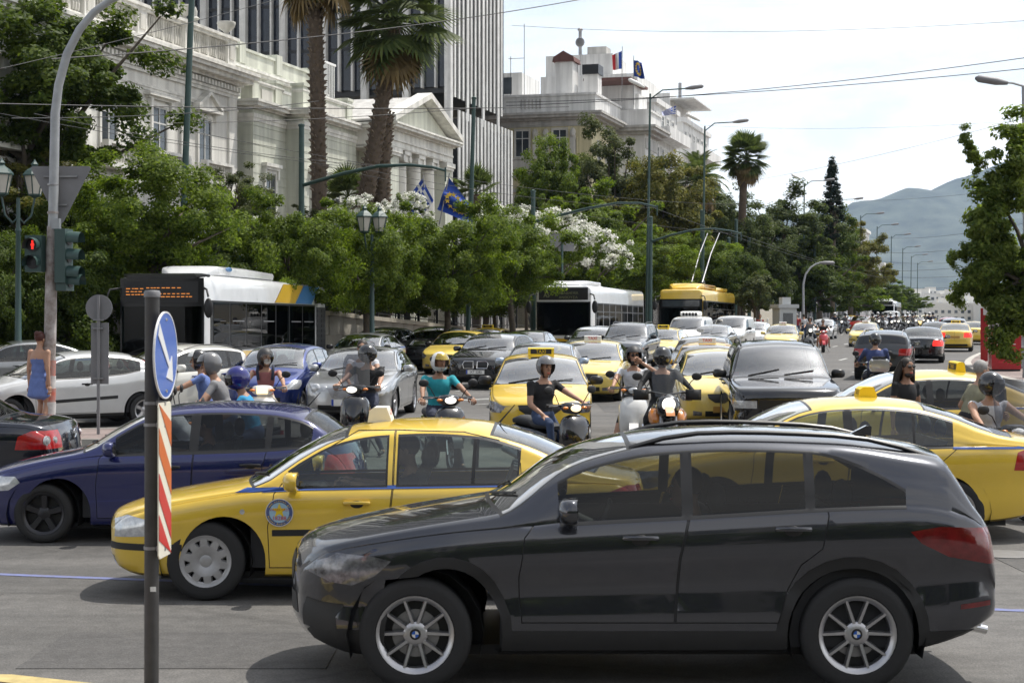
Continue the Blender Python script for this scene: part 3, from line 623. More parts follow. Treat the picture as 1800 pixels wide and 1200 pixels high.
# roof things
def part(name, b, mt, par): q = MB(); q.box(*b); return q.build(name, mt, par)
part('chimney', (1.5, 3.4, 2.0, 3.5, E(21.3), E(24.3)), 'stucco_bright', EM); q = MB(); q.prism([(1.8, E(24.3)), (3.7, E(24.3)), (3.6, E(24.7)), (2.75, E(25.2)), (1.9, E(24.7))], 0, 1.3, 3.6); q.build('chimney_cap', 'roof_brown', EM)
part('chimney', (3, 4.4, .2, 1.4, E(21.3), E(23.4)), 'stucco_bright', EM); part('chimney_cap', (2.8, 4.6, .1, 1.5, E(23.4), E(24.2)), 'tower_dark', EM)
part('roof_house', (3, 8.5, 6.8, 10.5, E(21.3), E(23.8)), 'stucco_bright', EM); part('roof_window', (2.95, 3.02, 7.7, 9.3, E(22), E(23.4)), 'window_glass', EM)
part('roof_house', (4, 9, 11.4, 13.2, E(21.3), E(24.7)), 'stucco_bright', EM); part('terrace_screen', (3.5, 3.6, 12.4, 15, E(21.3), E(23.9)), 'roof_brown', EM)
part('roof_pergola', (6, 13, -2.0, 2.2, E(23.3), E(23.5)), 'roof_brown', EM); part('pergola_back', (9.5, 12.5, -1.5, 1.6, E(21.2), E(23.29)), 'stucco_bright', EM)
part('roof_terrace', (10, 13.5, -1.8, 6, E(21.11), E(22.6)), 'stucco_bright', EM)
q = MB()
for i in range(14): q.box(-.3, -.26, 9.8 + i * .18, 9.83 + i * .18, E(21.4), E(22.6))
q.box(-.32, -.24, 9.7, 12.4, E(22.6), E(22.68)); q.build('roof_railing', 'white_plastic', EM)
q = MB()
for yy, h in ((6.6, 27.9), (7.8, 25.2)): q.tube([(3, yy, E(21.3)), (3, yy, E(h))], .035, 5)
q.tube([(3, 6.6, E(25)), (3, 8, E(25))], .03, 5); q.build('antenna_mast', 'steel', EM)
# ---- modern white block and stepped block beyond
def slabblock(name, label, D, px, L, dep, floors, fh, z0, mt, balc=True, step=0, wins=True):
    b = bframe(name, label, D, px, gz(D)); base = z0 - gz(D)
    q = MB(); q.box(0, L, 0, dep, 0, base + floors * fh); q.build('wall', mt, b)
    for i in range(floors):
        zf = base + i * fh
        for x_ in [1.3 + k * 2.6 for k in range(int(L / 2.6))]:
            window(b, x_, zf + .9, 1.3, 1.5, -.02, surround=mt, panes=2, sill=False)
        for y_ in [1.5 + k * 2.6 for k in range(int(dep / 2.6))]:
            window(b, y_, zf + .9, 1.2, 1.5, -.02, face='y', surround=mt, panes=2, sill=False)
        if balc:
            q = MB(); q.box(.4, L - .3, -1.5, 0, zf - .12, zf + .1); o = q.build('balcony', 'stucco_bright', b)
            q = MB(); q.box(.42, L - .32, -1.5, -1.46, zf + .102, zf + 1.0); q.box(.4, .44, -1.45, 0, zf + .102, zf + 1.0); q.build('balcony_railing', 'tower_dark' if i % 2 == 0 else 'stucco_bright', o)
    q = MB(); q.box(-.25, L + .25, -.3, dep, base + floors * fh, base + floors * fh + .5); q.build('roof_edge', 'stucco_bright', b)
    return b, base + floors * fh
b, zt = slabblock('balcony_apartment_block', 'white apartment block with dark railed corner balconies next to the yellow mansion', 168, 1150, 12, 15, 6, 3.3, 4.5, 'stucco_bright')
part('penthouse', (1.5, 11, 2, 12, zt + .5, zt + 3.2), 'stucco_bright', b); part('penthouse', (3.5, 10, 5, 12, zt + 3.2, zt + 5.6), 'stucco_bright', b); part('roof_plant', (5, 7, 6, 8, zt + 5.6, zt + 6.6), 'stone_grey', b)
q = MB(); q.tube([(6, 9, zt + 5.6), (6, 9, zt + 8.5)], .18, 8); q.ell((6, 9, zt + 8.6), (.3, .3, .2), 8, 5); q.build('flue', 'steel', b)
q = MB(); q.tube([(2, 8, zt + 3), (2, 8, zt + 6.5)], .04, 5); q.ell((1.9, 8, zt + 6.6), (.12, .5, .5), 10, 6); q.build('satellite_dish', 'steel', b)
b, zt = slabblock('white_stepped_block', 'bright white stepped block with a flat awning behind the palm trees', 188, 1200, 17, 18, 6, 3.3, 5.0, 'stucco_bright')
part('upper_storey', (1, 14, 1.6, 17, zt + .5, zt + 3.4), 'stucco_bright', b); part('roof_room', (3, 12, 5, 16, zt + 3.4, zt + 5.4), 'stucco_bright', b); part('awning', (.5, 12, -1.2, 1.58, zt + 2.6, zt + 2.75), 'stucco_bright', b)
q = MB(); q.tube([(9, 2, zt + 3.4), (9, 2, zt + 5.6)], .2, 8); q.build('flue', 'steel', b)
b, zt = slabblock('sand_corner_block', 'low sand coloured block with white bay behind the two palms', 176, 1205, 12, 10, 4, 3.2, 4.0, 'stucco_sand', balc=False)
b, zt = slabblock('grey_far_block', 'pale grey apartment slab with dark balconies past the yellowish street trees', 300, 1520, 10, 14, 5, 3.2, 3.0, 'stucco_bright')
b, zt = slabblock('white_far_block', 'narrow white building beyond the pale grey slab down the avenue', 345, 1552, 10, 12, 4, 3.2, 2.0, 'stucco_bright', balc=False)
# ---- far white town and mountain
rc = random.Random(11)
for i in range(46):
    D = rc.uniform(820, 1500); px = rc.uniform(1600, 1800) if i < 40 else rc.uniform(1480, 1600); wd = rc.uniform(12, 26); h = rc.uniform(8, 17)
    o = thing('town_building', 'small white house in the distant town at the end of the avenue', 'building', (PX(px, D), D, gz(D)), rc.uniform(-.4, .4), 'distant town houses')
    q = MB(); q.box(-wd / 2, wd / 2, 0, 10, -1, h); q.build('wall', rc.choice(['hill_city', 'stucco_bright', 'stucco_sand']), o)
    q = MB(); q.box(-wd / 4, wd / 5, 2, 8, h, h + 2.6); q.build('roof_room', 'hill_city', o)
    for f_ in range(int(h / 3.2)):
        q = MB()
        for k in range(int(wd / 3.4)): q.box(-wd / 2 + 1 + k * 3.4, -wd / 2 + 2.6 + k * 3.4, -.05, .02, f_ * 3.2 + 1, f_ * 3.2 + 2.5)
        if q.v: q.build('window', 'window_glass', o)
m = MB(); rows = []
MPR = pchip([(-3000, 420), (-900, 330), (700, 330), (1000, 385), (1337, 425), (1500, 455), (1680, 490), (1830, 545), (2400, 650), (3200, 600), (4200, 700), (6000, 500), (8000, 300)])
nxm = 260; nym = 60
for j in range(nym + 1):
    t = j / nym; y = 5200 + 2600 * t; r_ = []
    for i in range(nxm + 1):
        x = -3000 + 10000 * i / nxm
        hgt = MPR(x) * (1 - (1 - min(t / .62, 1)) ** 1.6) * (1 if t < .62 else 1 - (t - .62) * 1.2)
        n_ = noise.fractal(Vector((x * .0011, y * .0011, 3)), 1, 2.1, 6); ri = 1 - abs(noise.noise(Vector((x * .0022 + y * .0004, y * .0006, 1))))
        r_.append((x, y, 40 + hgt * (1 + .10 * n_) + (ri - .6) * 150 * min(1, t * 3) * (1 - .7 * max(0, 1 - abs(t - .62) * 8)) + n_ * 34))
    rows.append(r_)
m.grid(rows); m.build('mountain', 'mountain_rock', kind='structure', smooth=80)
# ================================================================== vegetation
import numpy as np
def leaf_cloud(seed, rad, ncl, nleaf, size, clr=.32, shell=.45, lump=.25, droop=0.0, shape='ell', mats=1, flower=0.0, elong=1.6):
    g_ = np.random.default_rng(seed); rad = np.array(rad)
    d = g_.normal(size=(ncl, 3)); d /= np.linalg.norm(d, axis=1)[:, None]
    rr = (shell + (1 - shell) * g_.random(ncl) ** .6)
    lp = np.array([1 + lump * noise.noise(Vector((float(a[0]) * 1.8 + seed, float(a[1]) * 1.8, float(a[2]) * 1.8))) * 1.6 for a in d])
    if shape == 'cone':
        t = g_.random(ncl) ** .8; ph = g_.random(ncl) * 2 * pi; rw_ = (1 - t) ** .75 * (.35 + .65 * np.minimum(1, t * 5)) * (.6 + .4 * g_.random(ncl))
        c = np.stack([np.cos(ph) * rw_ * rad[0], np.sin(ph) * rw_ * rad[1], (t * 2 - 1) * rad[2]], 1)
        d = np.stack([np.cos(ph), np.sin(ph), .6 + 0 * ph], 1); d /= np.linalg.norm(d, axis=1)[:, None]
    else:
        c = d * (rr * lp)[:, None] * rad
        c[:, 2] = np.where(c[:, 2] < -rad[2] * .75, -rad[2] * .75 + .2 * (c[:, 2] + rad[2] * .75), c[:, 2])
    own = g_.integers(0, ncl, nleaf); cs = clr * (.6 + .8 * g_.random(ncl))
    off = g_.normal(size=(nleaf, 3)); off /= np.linalg.norm(off, axis=1)[:, None]; off *= (g_.random(nleaf) ** .5)[:, None]
    off *= np.array([1, 1, .75]) * cs[own][:, None]
    p = c[own] + off
    nrm = d[own] * .55 + off / (cs[own][:, None] + 1e-6) * .5 + g_.normal(size=(nleaf, 3)) * .45 + np.array([0, 0, .45])
    nrm /= np.linalg.norm(nrm, axis=1)[:, None]
    a = g_.normal(size=(nleaf, 3)); a[:, 2] -= droop; u = a - nrm * (a * nrm).sum(1)[:, None]; u /= np.linalg.norm(u, axis=1)[:, None] + 1e-9
    v = np.cross(nrm, u); s_ = size * (.6 + .8 * g_.random(nleaf)); l_ = (s_ * elong * .5)[:, None]; wv = (s_ * .5)[:, None]
    V = np.stack([p - u * l_, p + v * wv * .9 + nrm * wv * .15, p + u * l_, p - v * wv * .9 + nrm * wv * .15], 1).reshape(-1, 3)
    me = bpy.data.meshes.new('crown'); n4 = nleaf * 4
    me.vertices.add(n4); me.vertices.foreach_set('co', V.astype(np.float32).ravel())
    me.loops.add(n4); me.loops.foreach_set('vertex_index', np.arange(n4, dtype=np.int32))
    me.polygons.add(nleaf); me.polygons.foreach_set('loop_start', np.arange(0, n4, 4, dtype=np.int32)); me.polygons.foreach_set('loop_total', np.full(nleaf, 4, dtype=np.int32))
    mi = np.zeros(nleaf, dtype=np.int32)
    if flower > 0:
        fc = g_.random(ncl) < flower; up = (c[own][:, 2] > -rad[2] * .5); mi = ((fc[own]) & (g_.random(nleaf) < .82) & up).astype(np.int32)
    elif mats > 1: mi = (g_.random(ncl)[own] < .3).astype(np.int32)
    me.polygons.foreach_set('material_index', mi); me.update(calc_edges=True)
    return me, c
def trunk_mesh(seed, h, r, cs, top, spread=.5):
    rr = random.Random(seed); m = MB(); bend = rr.uniform(-.15, .15)
    pts = [(0, 0, -.1), (bend * .3, .05, h * .35), (bend, -.05, h * .7), (bend * 1.2, 0, h)]
    m.tube(pts, [r * 1.35, r, r * .9, r * .8], 10)
    for c in cs[:14]:
        e = Vector((float(c[0]), float(c[1]), float(c[2]) + top)); st = Vector((bend, 0, h * rr.uniform(.72, .98))); mid = st.lerp(e, .5) + Vector((rr.uniform(-.2, .2), rr.uniform(-.2, .2), rr.uniform(0, .3)))
        m.tube([st, mid, st.lerp(e, .95)], [r * .5, r * .3, r * .1], 6)
    return m.mesh('trunk', 60)
CROWN = {}
def crown(key, *a, **k):
    if key not in CROWN: CROWN[key] = leaf_cloud(*a, **k)
    return CROWN[key]
def tree(name, label, x, y, D, rpx, hpx, kind, leaf, group=None, ground=None, seed=0, trunk_r=.13, rot=None):
    """crown centred at pixel (x, y), half sizes rpx x hpx pixels, standing at depth D"""
    me, cs = CROWN[kind]; s_ = FPX / D; c = P(x, y, D); zg = (gz(D) + .14) if ground is None else ground
    rx = rpx / s_; rz = hpx / s_; base = CROWNR[kind]
    t = thing(name, label, 'tree', (c.x, c.y, zg), 0 if rot is None else rot, group)
    sx_, sz_ = rx / base[0], rz / base[2]; hh = c.z - zg
    key = me
    o = obj('crown', me.copy() if False else me, None, t); o.location = (0, 0, hh); o.scale = (sx_, sx_, sz_)
    for i, lm in enumerate(leaf if isinstance(leaf, (list, tuple)) else [leaf]):
        while len(o.material_slots) <= i: me.materials.append(M(lm))
        o.material_slots[i].link = 'OBJECT'; o.material_slots[i].material = M(lm)
    cs2 = [(c_[0] * sx_, c_[1] * sx_, c_[2] * sz_) for c_ in cs[::max(1, len(cs) // 14)]]
    tm = trunk_mesh(seed, max(.6, hh - rz * .55), trunk_r, cs2, hh)
    obj('trunk', tm, 'bark', t)
    return t
CROWNR = {'street': (2.2, 2.2, 1.9), 'street2': (2.2, 2.2, 1.9), 'big': (4, 4, 4), 'big2': (4, 4, 4), 'loose': (2.5, 2.5, 2.5), 'small': (2, 2, 1.6), 'oleander': (2, 2, 1.6), 'cypress': (1.2, 1.2, 5)}
crown('street', 1, (2.2, 2.2, 1.9), 150, 60000, .062, .42, lump=.45)
crown('street2', 2, (2.2, 2.2, 1.9), 130, 60000, .063, .42, lump=.55)
crown('big', 3, (4, 4, 4), 230, 60000, .135, .66, lump=.5, shell=.35)
crown('big2', 4, (4, 4, 4), 200, 60000, .14, .66, lump=.65, shell=.3)
crown('loose', 5, (2.5, 2.5, 2.5), 90, 20000, .085, .38, lump=.5, shell=.3)
crown('small', 6, (2, 2, 1.6), 60, 9000, .14, .42, lump=.35)
crown('oleander', 7, (2, 2, 1.6), 120, 14000, .11, .30, lump=.3, shell=.6, flower=.72, elong=1.2)
crown('cypress', 8, (1.2, 1.2, 5), 220, 12000, .13, .28, shape='cone')
for me, c in CROWN.values(): me.materials.append(M('leaf_mid')); me.materials.append(M('leaf_dark'))
# street trees on the left pavement
G1 = 'trees along the left pavement'
for i, (x, y, D, rp, hp, k, lf, lb) in enumerate([
    (262, 375, 51, 150, 112, 'street', 'leaf_mid', 'bright green leafy street tree above the articulated dark fronted bus'),
    (508, 445, 56, 105, 92, 'street2', 'leaf_mid', 'green street tree rising behind the white roof of the dark fronted bus'),
    (648, 462, 60, 98, 92, 'street', 'leaf_mid', 'green street tree behind the double lantern post by the stone wall'),
    (785, 458, 63, 104, 96, 'street2', 'leaf_mid', 'green street tree in front of the blue flags'),
    (900, 445, 68, 95, 76, 'street', 'leaf_mid', 'green street tree over the left edge of the older white and yellow bus'),
    (120, 545, 49, 125, 120, 'street2', 'leaf_dark', 'dark street tree behind the red pedestrian signal'),
    (-20, 520, 47, 90, 110, 'street', 'leaf_dark', 'dark leafy street tree behind the round and rectangular sign backs at the frame edge'),
    (380, 505, 55, 90, 70, 'street2', 'leaf_dark', 'low dark street tree directly above the dark fronted bus roof'),
    (1125, 462, 101, 80, 52, 'street', 'leaf_mid', 'green street tree between the white bus and the yellow trolleybus'),
    (1240, 462, 114, 66, 50, 'street2', 'leaf_mid', 'green street tree behind the raised trolley poles'),
    (1298, 490, 112, 50, 46, 'street', 'leaf_dark', 'green street tree left of the rounded hedge by the guard booth')]):
    tree('street_tree', lb, x, y, D, rp, hp, k, lf, G1, seed=i, rot=i * 1.3)
tree('shade_tree', 'large dark spreading tree in front of the white mansion', 55, 150, 58, 190, 160, 'big2', 'leaf_dark', seed=31, trunk_r=.25)
tree('shade_tree', 'sparse olive green garden tree by the mansion balcony', 415, 345, 66, 70, 58, 'loose', 'leaf_olive', seed=32)
tree('shade_tree', 'yellowish garden tree behind the twin lanterns at the far left', 45, 330, 56, 110, 62, 'loose', 'leaf_yellow', seed=33)
tree('shade_tree', 'low olive shrub tree above the middle of the stone wall', 560, 395, 70, 60, 40, 'loose', 'leaf_olive', seed=36)
for i, (x, y, D, rp, hp, k, lf, lb) in enumerate([
    (958, 345, 118, 62, 85, 'big', 'leaf_mid', 'mid green conical tree before the yellow mansion'),
    (1080, 360, 126, 88, 105, 'big2', 'leaf_olive', 'tall olive green tree covering the yellow mansion facade'),
    (1165, 385, 122, 95, 88, 'big', 'leaf_yellow', 'yellow green plane tree beside the tall lamp mast'),
    (1040, 425, 112, 90, 75, 'big2', 'leaf_mid', 'broad green tree above the white oleander bushes'),
    (1262, 400, 140, 72, 68, 'big', 'leaf_deep', 'deep green tree under the drooping date palm'),
    (1372, 428, 150, 88, 72, 'big2', 'leaf_deep', 'large dark green tree to the right of the tall fan palm'),
    (1440, 445, 165, 74, 72, 'big', 'leaf_dark', 'dark green tree at the foot of the cypress'),
    (1495, 462, 180, 58, 66, 'big2', 'leaf_yellow', 'yellow green tree with thin crown beyond the cypress'),
    (1330, 470, 130, 70, 70, 'big', 'leaf_deep', 'dark tree above the grey guard booth'),
    (1415, 500, 150, 80, 55, 'big2', 'leaf_dark', 'low dark tree beside the curved white lamp post'),
    (1500, 510, 185, 60, 40, 'big', 'leaf_mid', 'green roadside tree above the distant bus'),
    (1545, 520, 215, 45, 28, 'big2', 'leaf_mid', 'small roadside tree before the pale grey slab'),
    (1578, 528, 245, 34, 20, 'big', 'leaf_dark', 'tiny roadside tree near the end of the avenue'),
    (1605, 532, 275, 26, 15, 'big2', 'leaf_mid', 'last tiny roadside tree where the avenue dips away')]):
    tree('garden_tree', lb, x, y, D, rp, hp, k, lf, 'trees along the avenue', seed=50 + i, trunk_r=.28, rot=i * 2.1)
tree('cypress_tree', 'slim dark cypress standing above the avenue trees', 1463, 350, 160, 24, 72, 'cypress', 'cypress_leaf', seed=70, trunk_r=.2)
for i, (x, y, D, rp, hp, lb) in enumerate([(640, 385, 68, 48, 42, 'white flowering oleander at the feet of the tall palm trunks'), (715, 372, 71, 40, 34, 'white flowering oleander left of the striped flag'), (870, 395, 76, 52, 34, 'white flowering oleander below the marble fins'), (985, 418, 84, 62, 52, 'large white flowering oleander above the older white bus'), (1052, 450, 88, 64, 52, 'white flowering oleander sloping down to the trolleybus'), (925, 400, 80, 45, 38, 'white flowering oleander behind the tram mast')]):
    tree('oleander', lb, x, y, D, rp, hp, 'oleander', ['leaf_mid', 'flower_white'], 'white oleanders', seed=80 + i, trunk_r=.08, rot=i * 1.1)
for i, (x, y, D, rp, hp) in enumerate([(430, 470, 62, 95, 80), (585, 480, 66, 90, 75), (715, 490, 70, 90, 70), (850, 495, 75, 90, 66), (985, 480, 92, 90, 50), (1080, 485, 104, 80, 45), (200, 470, 58, 120, 100), (60, 440, 56, 110, 110), (1190, 490, 118, 70, 45)]):
    tree('garden_shrub', 'dark garden shrub behind the iron fence, ' + ['above the rear of the black fronted bus', 'left of the double lantern post', 'right of the double lantern post', 'behind the trunk before the flags', 'beside the grey sign back', 'behind the old bus roof', 'behind the sign post plates', 'under the large dark spreading tree', 'behind the yellow trolleybus'][i], x, y, D, rp, hp, 'street' if i % 2 else 'street2', 'leaf_dark', 'dark shrubs behind the fence', seed=120 + i, rot=i * .9)
# rounded hedge by the booth
tree('hedge_shrub', 'rounded clipped hedge hanging over the fence by the guard booth', 1330, 515, 108, 38, 34, 'small', 'leaf_olive', seed=90, trunk_r=.1)
# right hand tree, blown branches
RT = tree('pavement_tree', 'wind blown green tree leaning over the red drinks cabinet', 1825, 470, 47, 66, 95, 'loose', 'leaf_light', seed=91, trunk_r=.17)
me, cs = leaf_cloud(92, (.62, .62, 1.75), 34, 5200, .09, .30, shell=.2, lump=.4); me.materials.append(M('leaf_light'))
for (x, y, tilt, s_) in [(1752, 330, -22, .95), (1735, 440, -24, .95), (1788, 285, -14, .85), (1748, 520, -38, .9), (1788, 545, -20, .9), (1715, 490, -50, .6), (1708, 265, -30, .42), (1700, 440, -55, .4), (1765, 430, -20, .9)]:
    o = obj('bough', me, None, RT); o.location = P(x, y, 47) - RT.location; o.rotation_euler = (0, R(tilt), rnd.uniform(0, 6)); o.scale = (s_, s_, s_)
m = MB(); b0 = Vector((0, 0, 2.6))
for (x, y) in [(1752, 340), (1735, 440), (1790, 300), (1748, 520), (1715, 490)]:
    e = P(x, y, 47) - RT.location; m.tube([b0, b0.lerp(e, .5) + Vector((0, 0, .3)), e], [.09, .055, .02], 6)
m.build('limb', 'bark', RT, smooth=60)
# ------------------------------------------------------------------ palms
def fan_leaf(n=22, rl=.85, st=.75):
    m = MB(); m.tube([(0, 0, 0), (st * .5, 0, .05), (st, 0, 0)], [.02, .015, .012], 4)
    for i in range(n):
        a = R(-100 + 200 * i / (n - 1)); l_ = rl * (1 - .25 * abs(a) / R(100)); d = Vector((cos(a), sin(a), 0)); q = Vector((-sin(a), cos(a), 0))
        p0 = Vector((st, 0, 0)); wd = .045
        m.add([p0, p0 + d * l_ * .5 + q * wd + Vector((0, 0, .03)), p0 + d * l_ + Vector((0, 0, -.16 * l_)), p0 + d * l_ * .5 - q * wd - Vector((0, 0, .0))], [(0, 1, 2, 3)])
    return m
def feather_leaf(L=2.6, n=34):
    m = MB(); pts = [Vector((L * t * (1 - .15 * t), 0, .55 * L * t - .75 * L * t * t)) for t in [i / 10 for i in range(11)]]
    m.tube(pts, [.03 * (1 - i / 11) + .006 for i in range(11)], 4)
    for i in range(n):
        t = .08 + .9 * i / n; k = t * 10; a = int(k); p = pts[a].lerp(pts[min(a + 1, 10)], k - a)
        for s_ in (-1, 1):
            l_ = .55 * sin(pi * min(1, t * .85 + .12)); d = Vector((.5, s_ * 1, -.25)).normalized(); q = Vector((1, 0, 0)) * .03
            m.add([p - q, p + q, p + d * l_ + Vector((0, 0, -.12 * l_))], [(0, 1, 2)])
    return m
FAN = fan_leaf().mesh('fan', None, False); FEA = feather_leaf().mesh('feather', None, False)
def palm_head(par, c, n, lm, mn, seed, sc_=1.0, lo=-70, hi=80, dry=0, name='frond'):
    rr = random.Random(seed); lm.materials.clear() if False else None
    for i in range(n):
        o = obj(name, lm, None, par)
        if len(lm.materials) == 0: lm.materials.append(M(mn))
        t = i / n; el = hi - (hi - lo) * t ** .9 + rr.uniform(-8, 8); az = i * 2.399 + rr.uniform(-.2, .2)
        o.location = Vector(c) + Vector((0, 0, (1 - t) * .3 - .15)); o.rotation_euler = (rr.uniform(-.3, .3), R(-el), az); k = sc_ * rr.uniform(.85, 1.15); o.scale = (k, k, k)
        o.material_slots[0].link = 'OBJECT'; o.material_slots[0].material = M('palm_dry' if t > 1 - dry else mn)
def palm_trunk(par, pts, r0, r1, boots=True, seed=0, name='trunk'):
    m = MB(); k = len(pts); m.tube(pts, [r0 + (r1 - r0) * i / (k - 1) for i in range(k)], 12)
    o = m.build(name, 'palm_bark', par, smooth=60)
    if boots:
        b = MB(); rr = random.Random(seed); L = sum((Vector(pts[i + 1]) - Vector(pts[i])).length for i in range(k - 1)); n = int(L / .075)
        for i in range(n):
            t = i / n * (k - 1); a = int(t); p = Vector(pts[a]).lerp(Vector(pts[min(a + 1, k - 1)]), t - a); rad = r0 + (r1 - r0) * i / n
            for q in range(2):
                g_ = i * 2.4 + q * pi + rr.uniform(-.3, .3); d = Vector((cos(g_), sin(g_), 0)); e = Vector((-sin(g_), cos(g_), 0)); l_ = rr.uniform(.06, .17)
                b.add([p + d * rad * .9 - e * .07, p + d * rad * .9 + e * .07, p + d * (rad + l_) + e * .03 + Vector((0, 0, .14)), p + d * (rad + l_) - e * .03 + Vector((0, 0, .14)), p + d * rad * .95 + Vector((0, 0, .16))], [(0, 1, 2, 3), (0, 3, 4), (1, 4, 2), (3, 2, 4)])
        b.build('leaf_boot', 'palm_boot', o, kind='stuff', fix=False)
    return o
def pl(pxs, D, o): return [P(x, y, D) - o for x, y in pxs]
t = thing('fan_palm', 'tall straight fan palm with rough bark before the green ministry', 'palm', (PX(563, 71), 71, gz(71)))
o_ = t.location.copy(); palm_trunk(t, [Vector((0, 0, 0))] + pl([(561, 330), (558, 180), (554, 30), (552, -70)], 71, o_), .33, .27, seed=1)
palm_head(t, P(552, -75, 71) - o_, 46, FAN, 'palm_leaf', 1, 1.75, -75, 75, .2)
t = thing('fan_palm', 'fan palm with a twin leaning trunk and full crown beside the portico', 'palm', (PX(640, 72), 72, gz(72)))
o_ = t.location.copy(); palm_trunk(t, [Vector((0, 0, 0))] + pl([(640, 365), (660, 250), (680, 130), (693, 45)], 72, o_), .40, .25, seed=2)
palm_trunk(t, [P(672, 600, 72.6) - o_] + pl([(670, 365), (673, 270), (678, 200)], 72.6, o_), .36, .30, seed=3)
palm_head(t, P(694, 36, 72) - o_, 66, FAN, 'palm_leaf', 2, 1.9, -78, 82, .16)
t = thing('fan_palm', 'distant fan palm with a shaggy grey green head above the street trees', 'palm', (PX(1303, 132), 132, gz(132)))
o_ = t.location.copy(); palm_trunk(t, [Vector((0, 0, 0))] + pl([(1303, 430), (1306, 340), (1311, 285)], 132, o_), .34, .26, False)
palm_head(t, P(1312, 278, 132) - o_, 80, FAN, 'palm_leaf', 3, 1.35, -80, 80, .25)
t = thing('date_palm', 'date palm with arching feather fronds beside the distant fan palm', 'palm', (PX(1225, 128), 128, gz(128)))
o_ = t.location.copy(); palm_trunk(t, [Vector((0, 0, 0))] + pl([(1228, 440), (1226, 330)], 128, o_), .42, .40, False)
palm_head(t, P(1225, 322, 128) - o_, 64, FEA, 'palm_leaf', 4, 1.15, -55, 85, .18)
for x, y, D, lb in [(612, 330, 74, 'short bushy fan palm between the tall palm trunks'), (838, 320, 84, 'short fan palm by the blue starred flag')]:
    t = thing('dwarf_palm', lb, 'palm', (PX(x, D), D, gz(D)), 0, 'short fan palms'); o_ = t.location.copy(); palm_trunk(t, [Vector((0, 0, 0))] + pl([(x, y + 22)], D, o_), .2, .2, False); palm_head(t, P(x, y + 20, D) - o_, 26, FAN, 'palm_leaf', int(x), .9, -10, 85)
# ================================================================== poles, lamps, wires
def lin_pole(name, label, cat, base, top, r0, r1, mn, group=None, n=10):
    t = thing(name, label, cat, base, 0, group); m = MB(); m.tube([(0, 0, 0), Vector(top) - Vector(base)], [r0, r1], n); m.build('shaft', mn, t, smooth=60)
    m = MB(); m.tube([(0, 0, 0), (0, 0, .5)], [r0 * 1.5, r0 * 1.35], n); m.build('base', mn, t, smooth=60); return t
def gp(x, D, dz=.14): return Vector((PX(x, D), D, gz(D) + dz))
def head(par, p, d, mn='sign_back'):
    m = MB(); d = Vector(d).normalized(); m.tube([p, p + d * .35, p + d * .9, p + d * 1.0], [.06, .12, .11, .04], 8); m.build('lamp_head', mn, par, smooth=60)
# tall street lamps down the left kerb
for i, (xb, xt, yt, D) in enumerate([(1136, 1143, 165, 93), (1234, 1239, 222, 108), (1411, 1414, 322, 157), (1468, 1471, 354, 180), (1510, 1513, 379, 202), (1539, 1542, 398, 224), (1565, 1567, 415, 246), (1585, 1587, 436, 268), (1600, 1602, 450, 290), (1612, 1613, 462, 312)]):
    lb = ['tall green lamp mast with twin heads before the yellow mansion', 'tall green lamp mast in front of the date palm', 'grey green lamp mast rising from the trees left of the cypress'][i] if i < 3 else 'slender far lamp mast, %s counting from the cypress' % ['', '', '', 'first', 'second', 'third', 'fourth', 'fifth', 'sixth', 'seventh'][i]
    D_ = D; t = lin_pole('street_lamp', lb, 'street lamp', gp(xb, D_), P(xt, yt, D_), .095, .055, 'pole_green', 'lamp masts on the left kerb'); b = Vector(t.location); tp = P(xt, yt, D_) - b
    m = MB(); arm = Vector((1.0, -.2, .12)); L = 2.4 if i else 2.6
    m.tube([tp - Vector((0, 0, .3)), tp + arm * .5 * L * .5 + Vector((0, 0, .1)), tp + arm * L * .75], .04, 6)
    m.build('arm', 'pole_green', t, smooth=60); head(t, tp + arm * L * .72, arm)
    if i < 3: head(t, tp + Vector((-.3, 0, .35)), (-.4, 0, .2), 'white_plastic')
# right kerb lamps
for x, yt, D in [(1799, 152, 52)]:
    t = lin_pole('street_lamp', 'grey lamp mast on the right pavement behind the blown tree', 'street lamp', gp(1806, D), P(1800, yt, D), .1, .07, 'pole_grey'); tp = P(1800, yt, D) - Vector(t.location)
    m = MB(); m.tube([tp, tp + Vector((-.35, 0, .1)), tp + Vector((-.6, 0, .12))], .035, 6); m.build('arm', 'pole_grey', t); head(t, tp + Vector((-.5, 0, .1)), (-1, 0, .15))
# trolley masts
def mast(label, x0, y0, D, x1=None, r=.11, arm=None, grp='green trolley wire masts'):
    t = lin_pole('trolley_mast', label, 'mast', gp(x0 if x1 is None else x1, D), P(x0, y0, D), r, r * .8, 'pole_green', grp); b = Vector(t.location)
    if arm:
        m = MB(); m.tube([P(x, y, D_) - b for x, y, D_ in arm], [.07, .065, .06, .05, .045, .04][:len(arm)], 8); m.build('bracket_arm', 'pole_green', t, smooth=60)
        m = MB(); e = P(*arm[-1]) - b; m.tube([e + Vector((0, 0, .1)), e - Vector((0, 0, .35))], .03, 6); m.build('wire_hanger', 'pole_green', t)
    m = MB(); m.lathe([(r * .8, 0), (r * .95, .02), (r * .95, .08), (0.01, .12)], 10, 2, P(x0, y0, D) - b); m.build('cap', 'pole_green', t, smooth=40); return t
mast('tall green mast rising past the white mansion cornice', 338, -30, 57, 312, .12)
mast('green mast with a long curved bracket arm in front of the palm trunks', 530, 223, 60, 530, .12, [(532, 326, 60), (600, 306, 58.5), (665, 292, 57), (720, 290, 56), (760, 294, 55), (783, 300, 54.5)])
mast('tall green mast against the marble fins of the tower', 833, 175, 66, 821, .10)
mast('green mast with a curved bracket arm over the older white bus', 937, 338, 76, 937, .13, [(938, 390, 76), (985, 378, 75), (1035, 366, 74), (1085, 357, 73), (1125, 357, 72), (1155, 364, 71)])
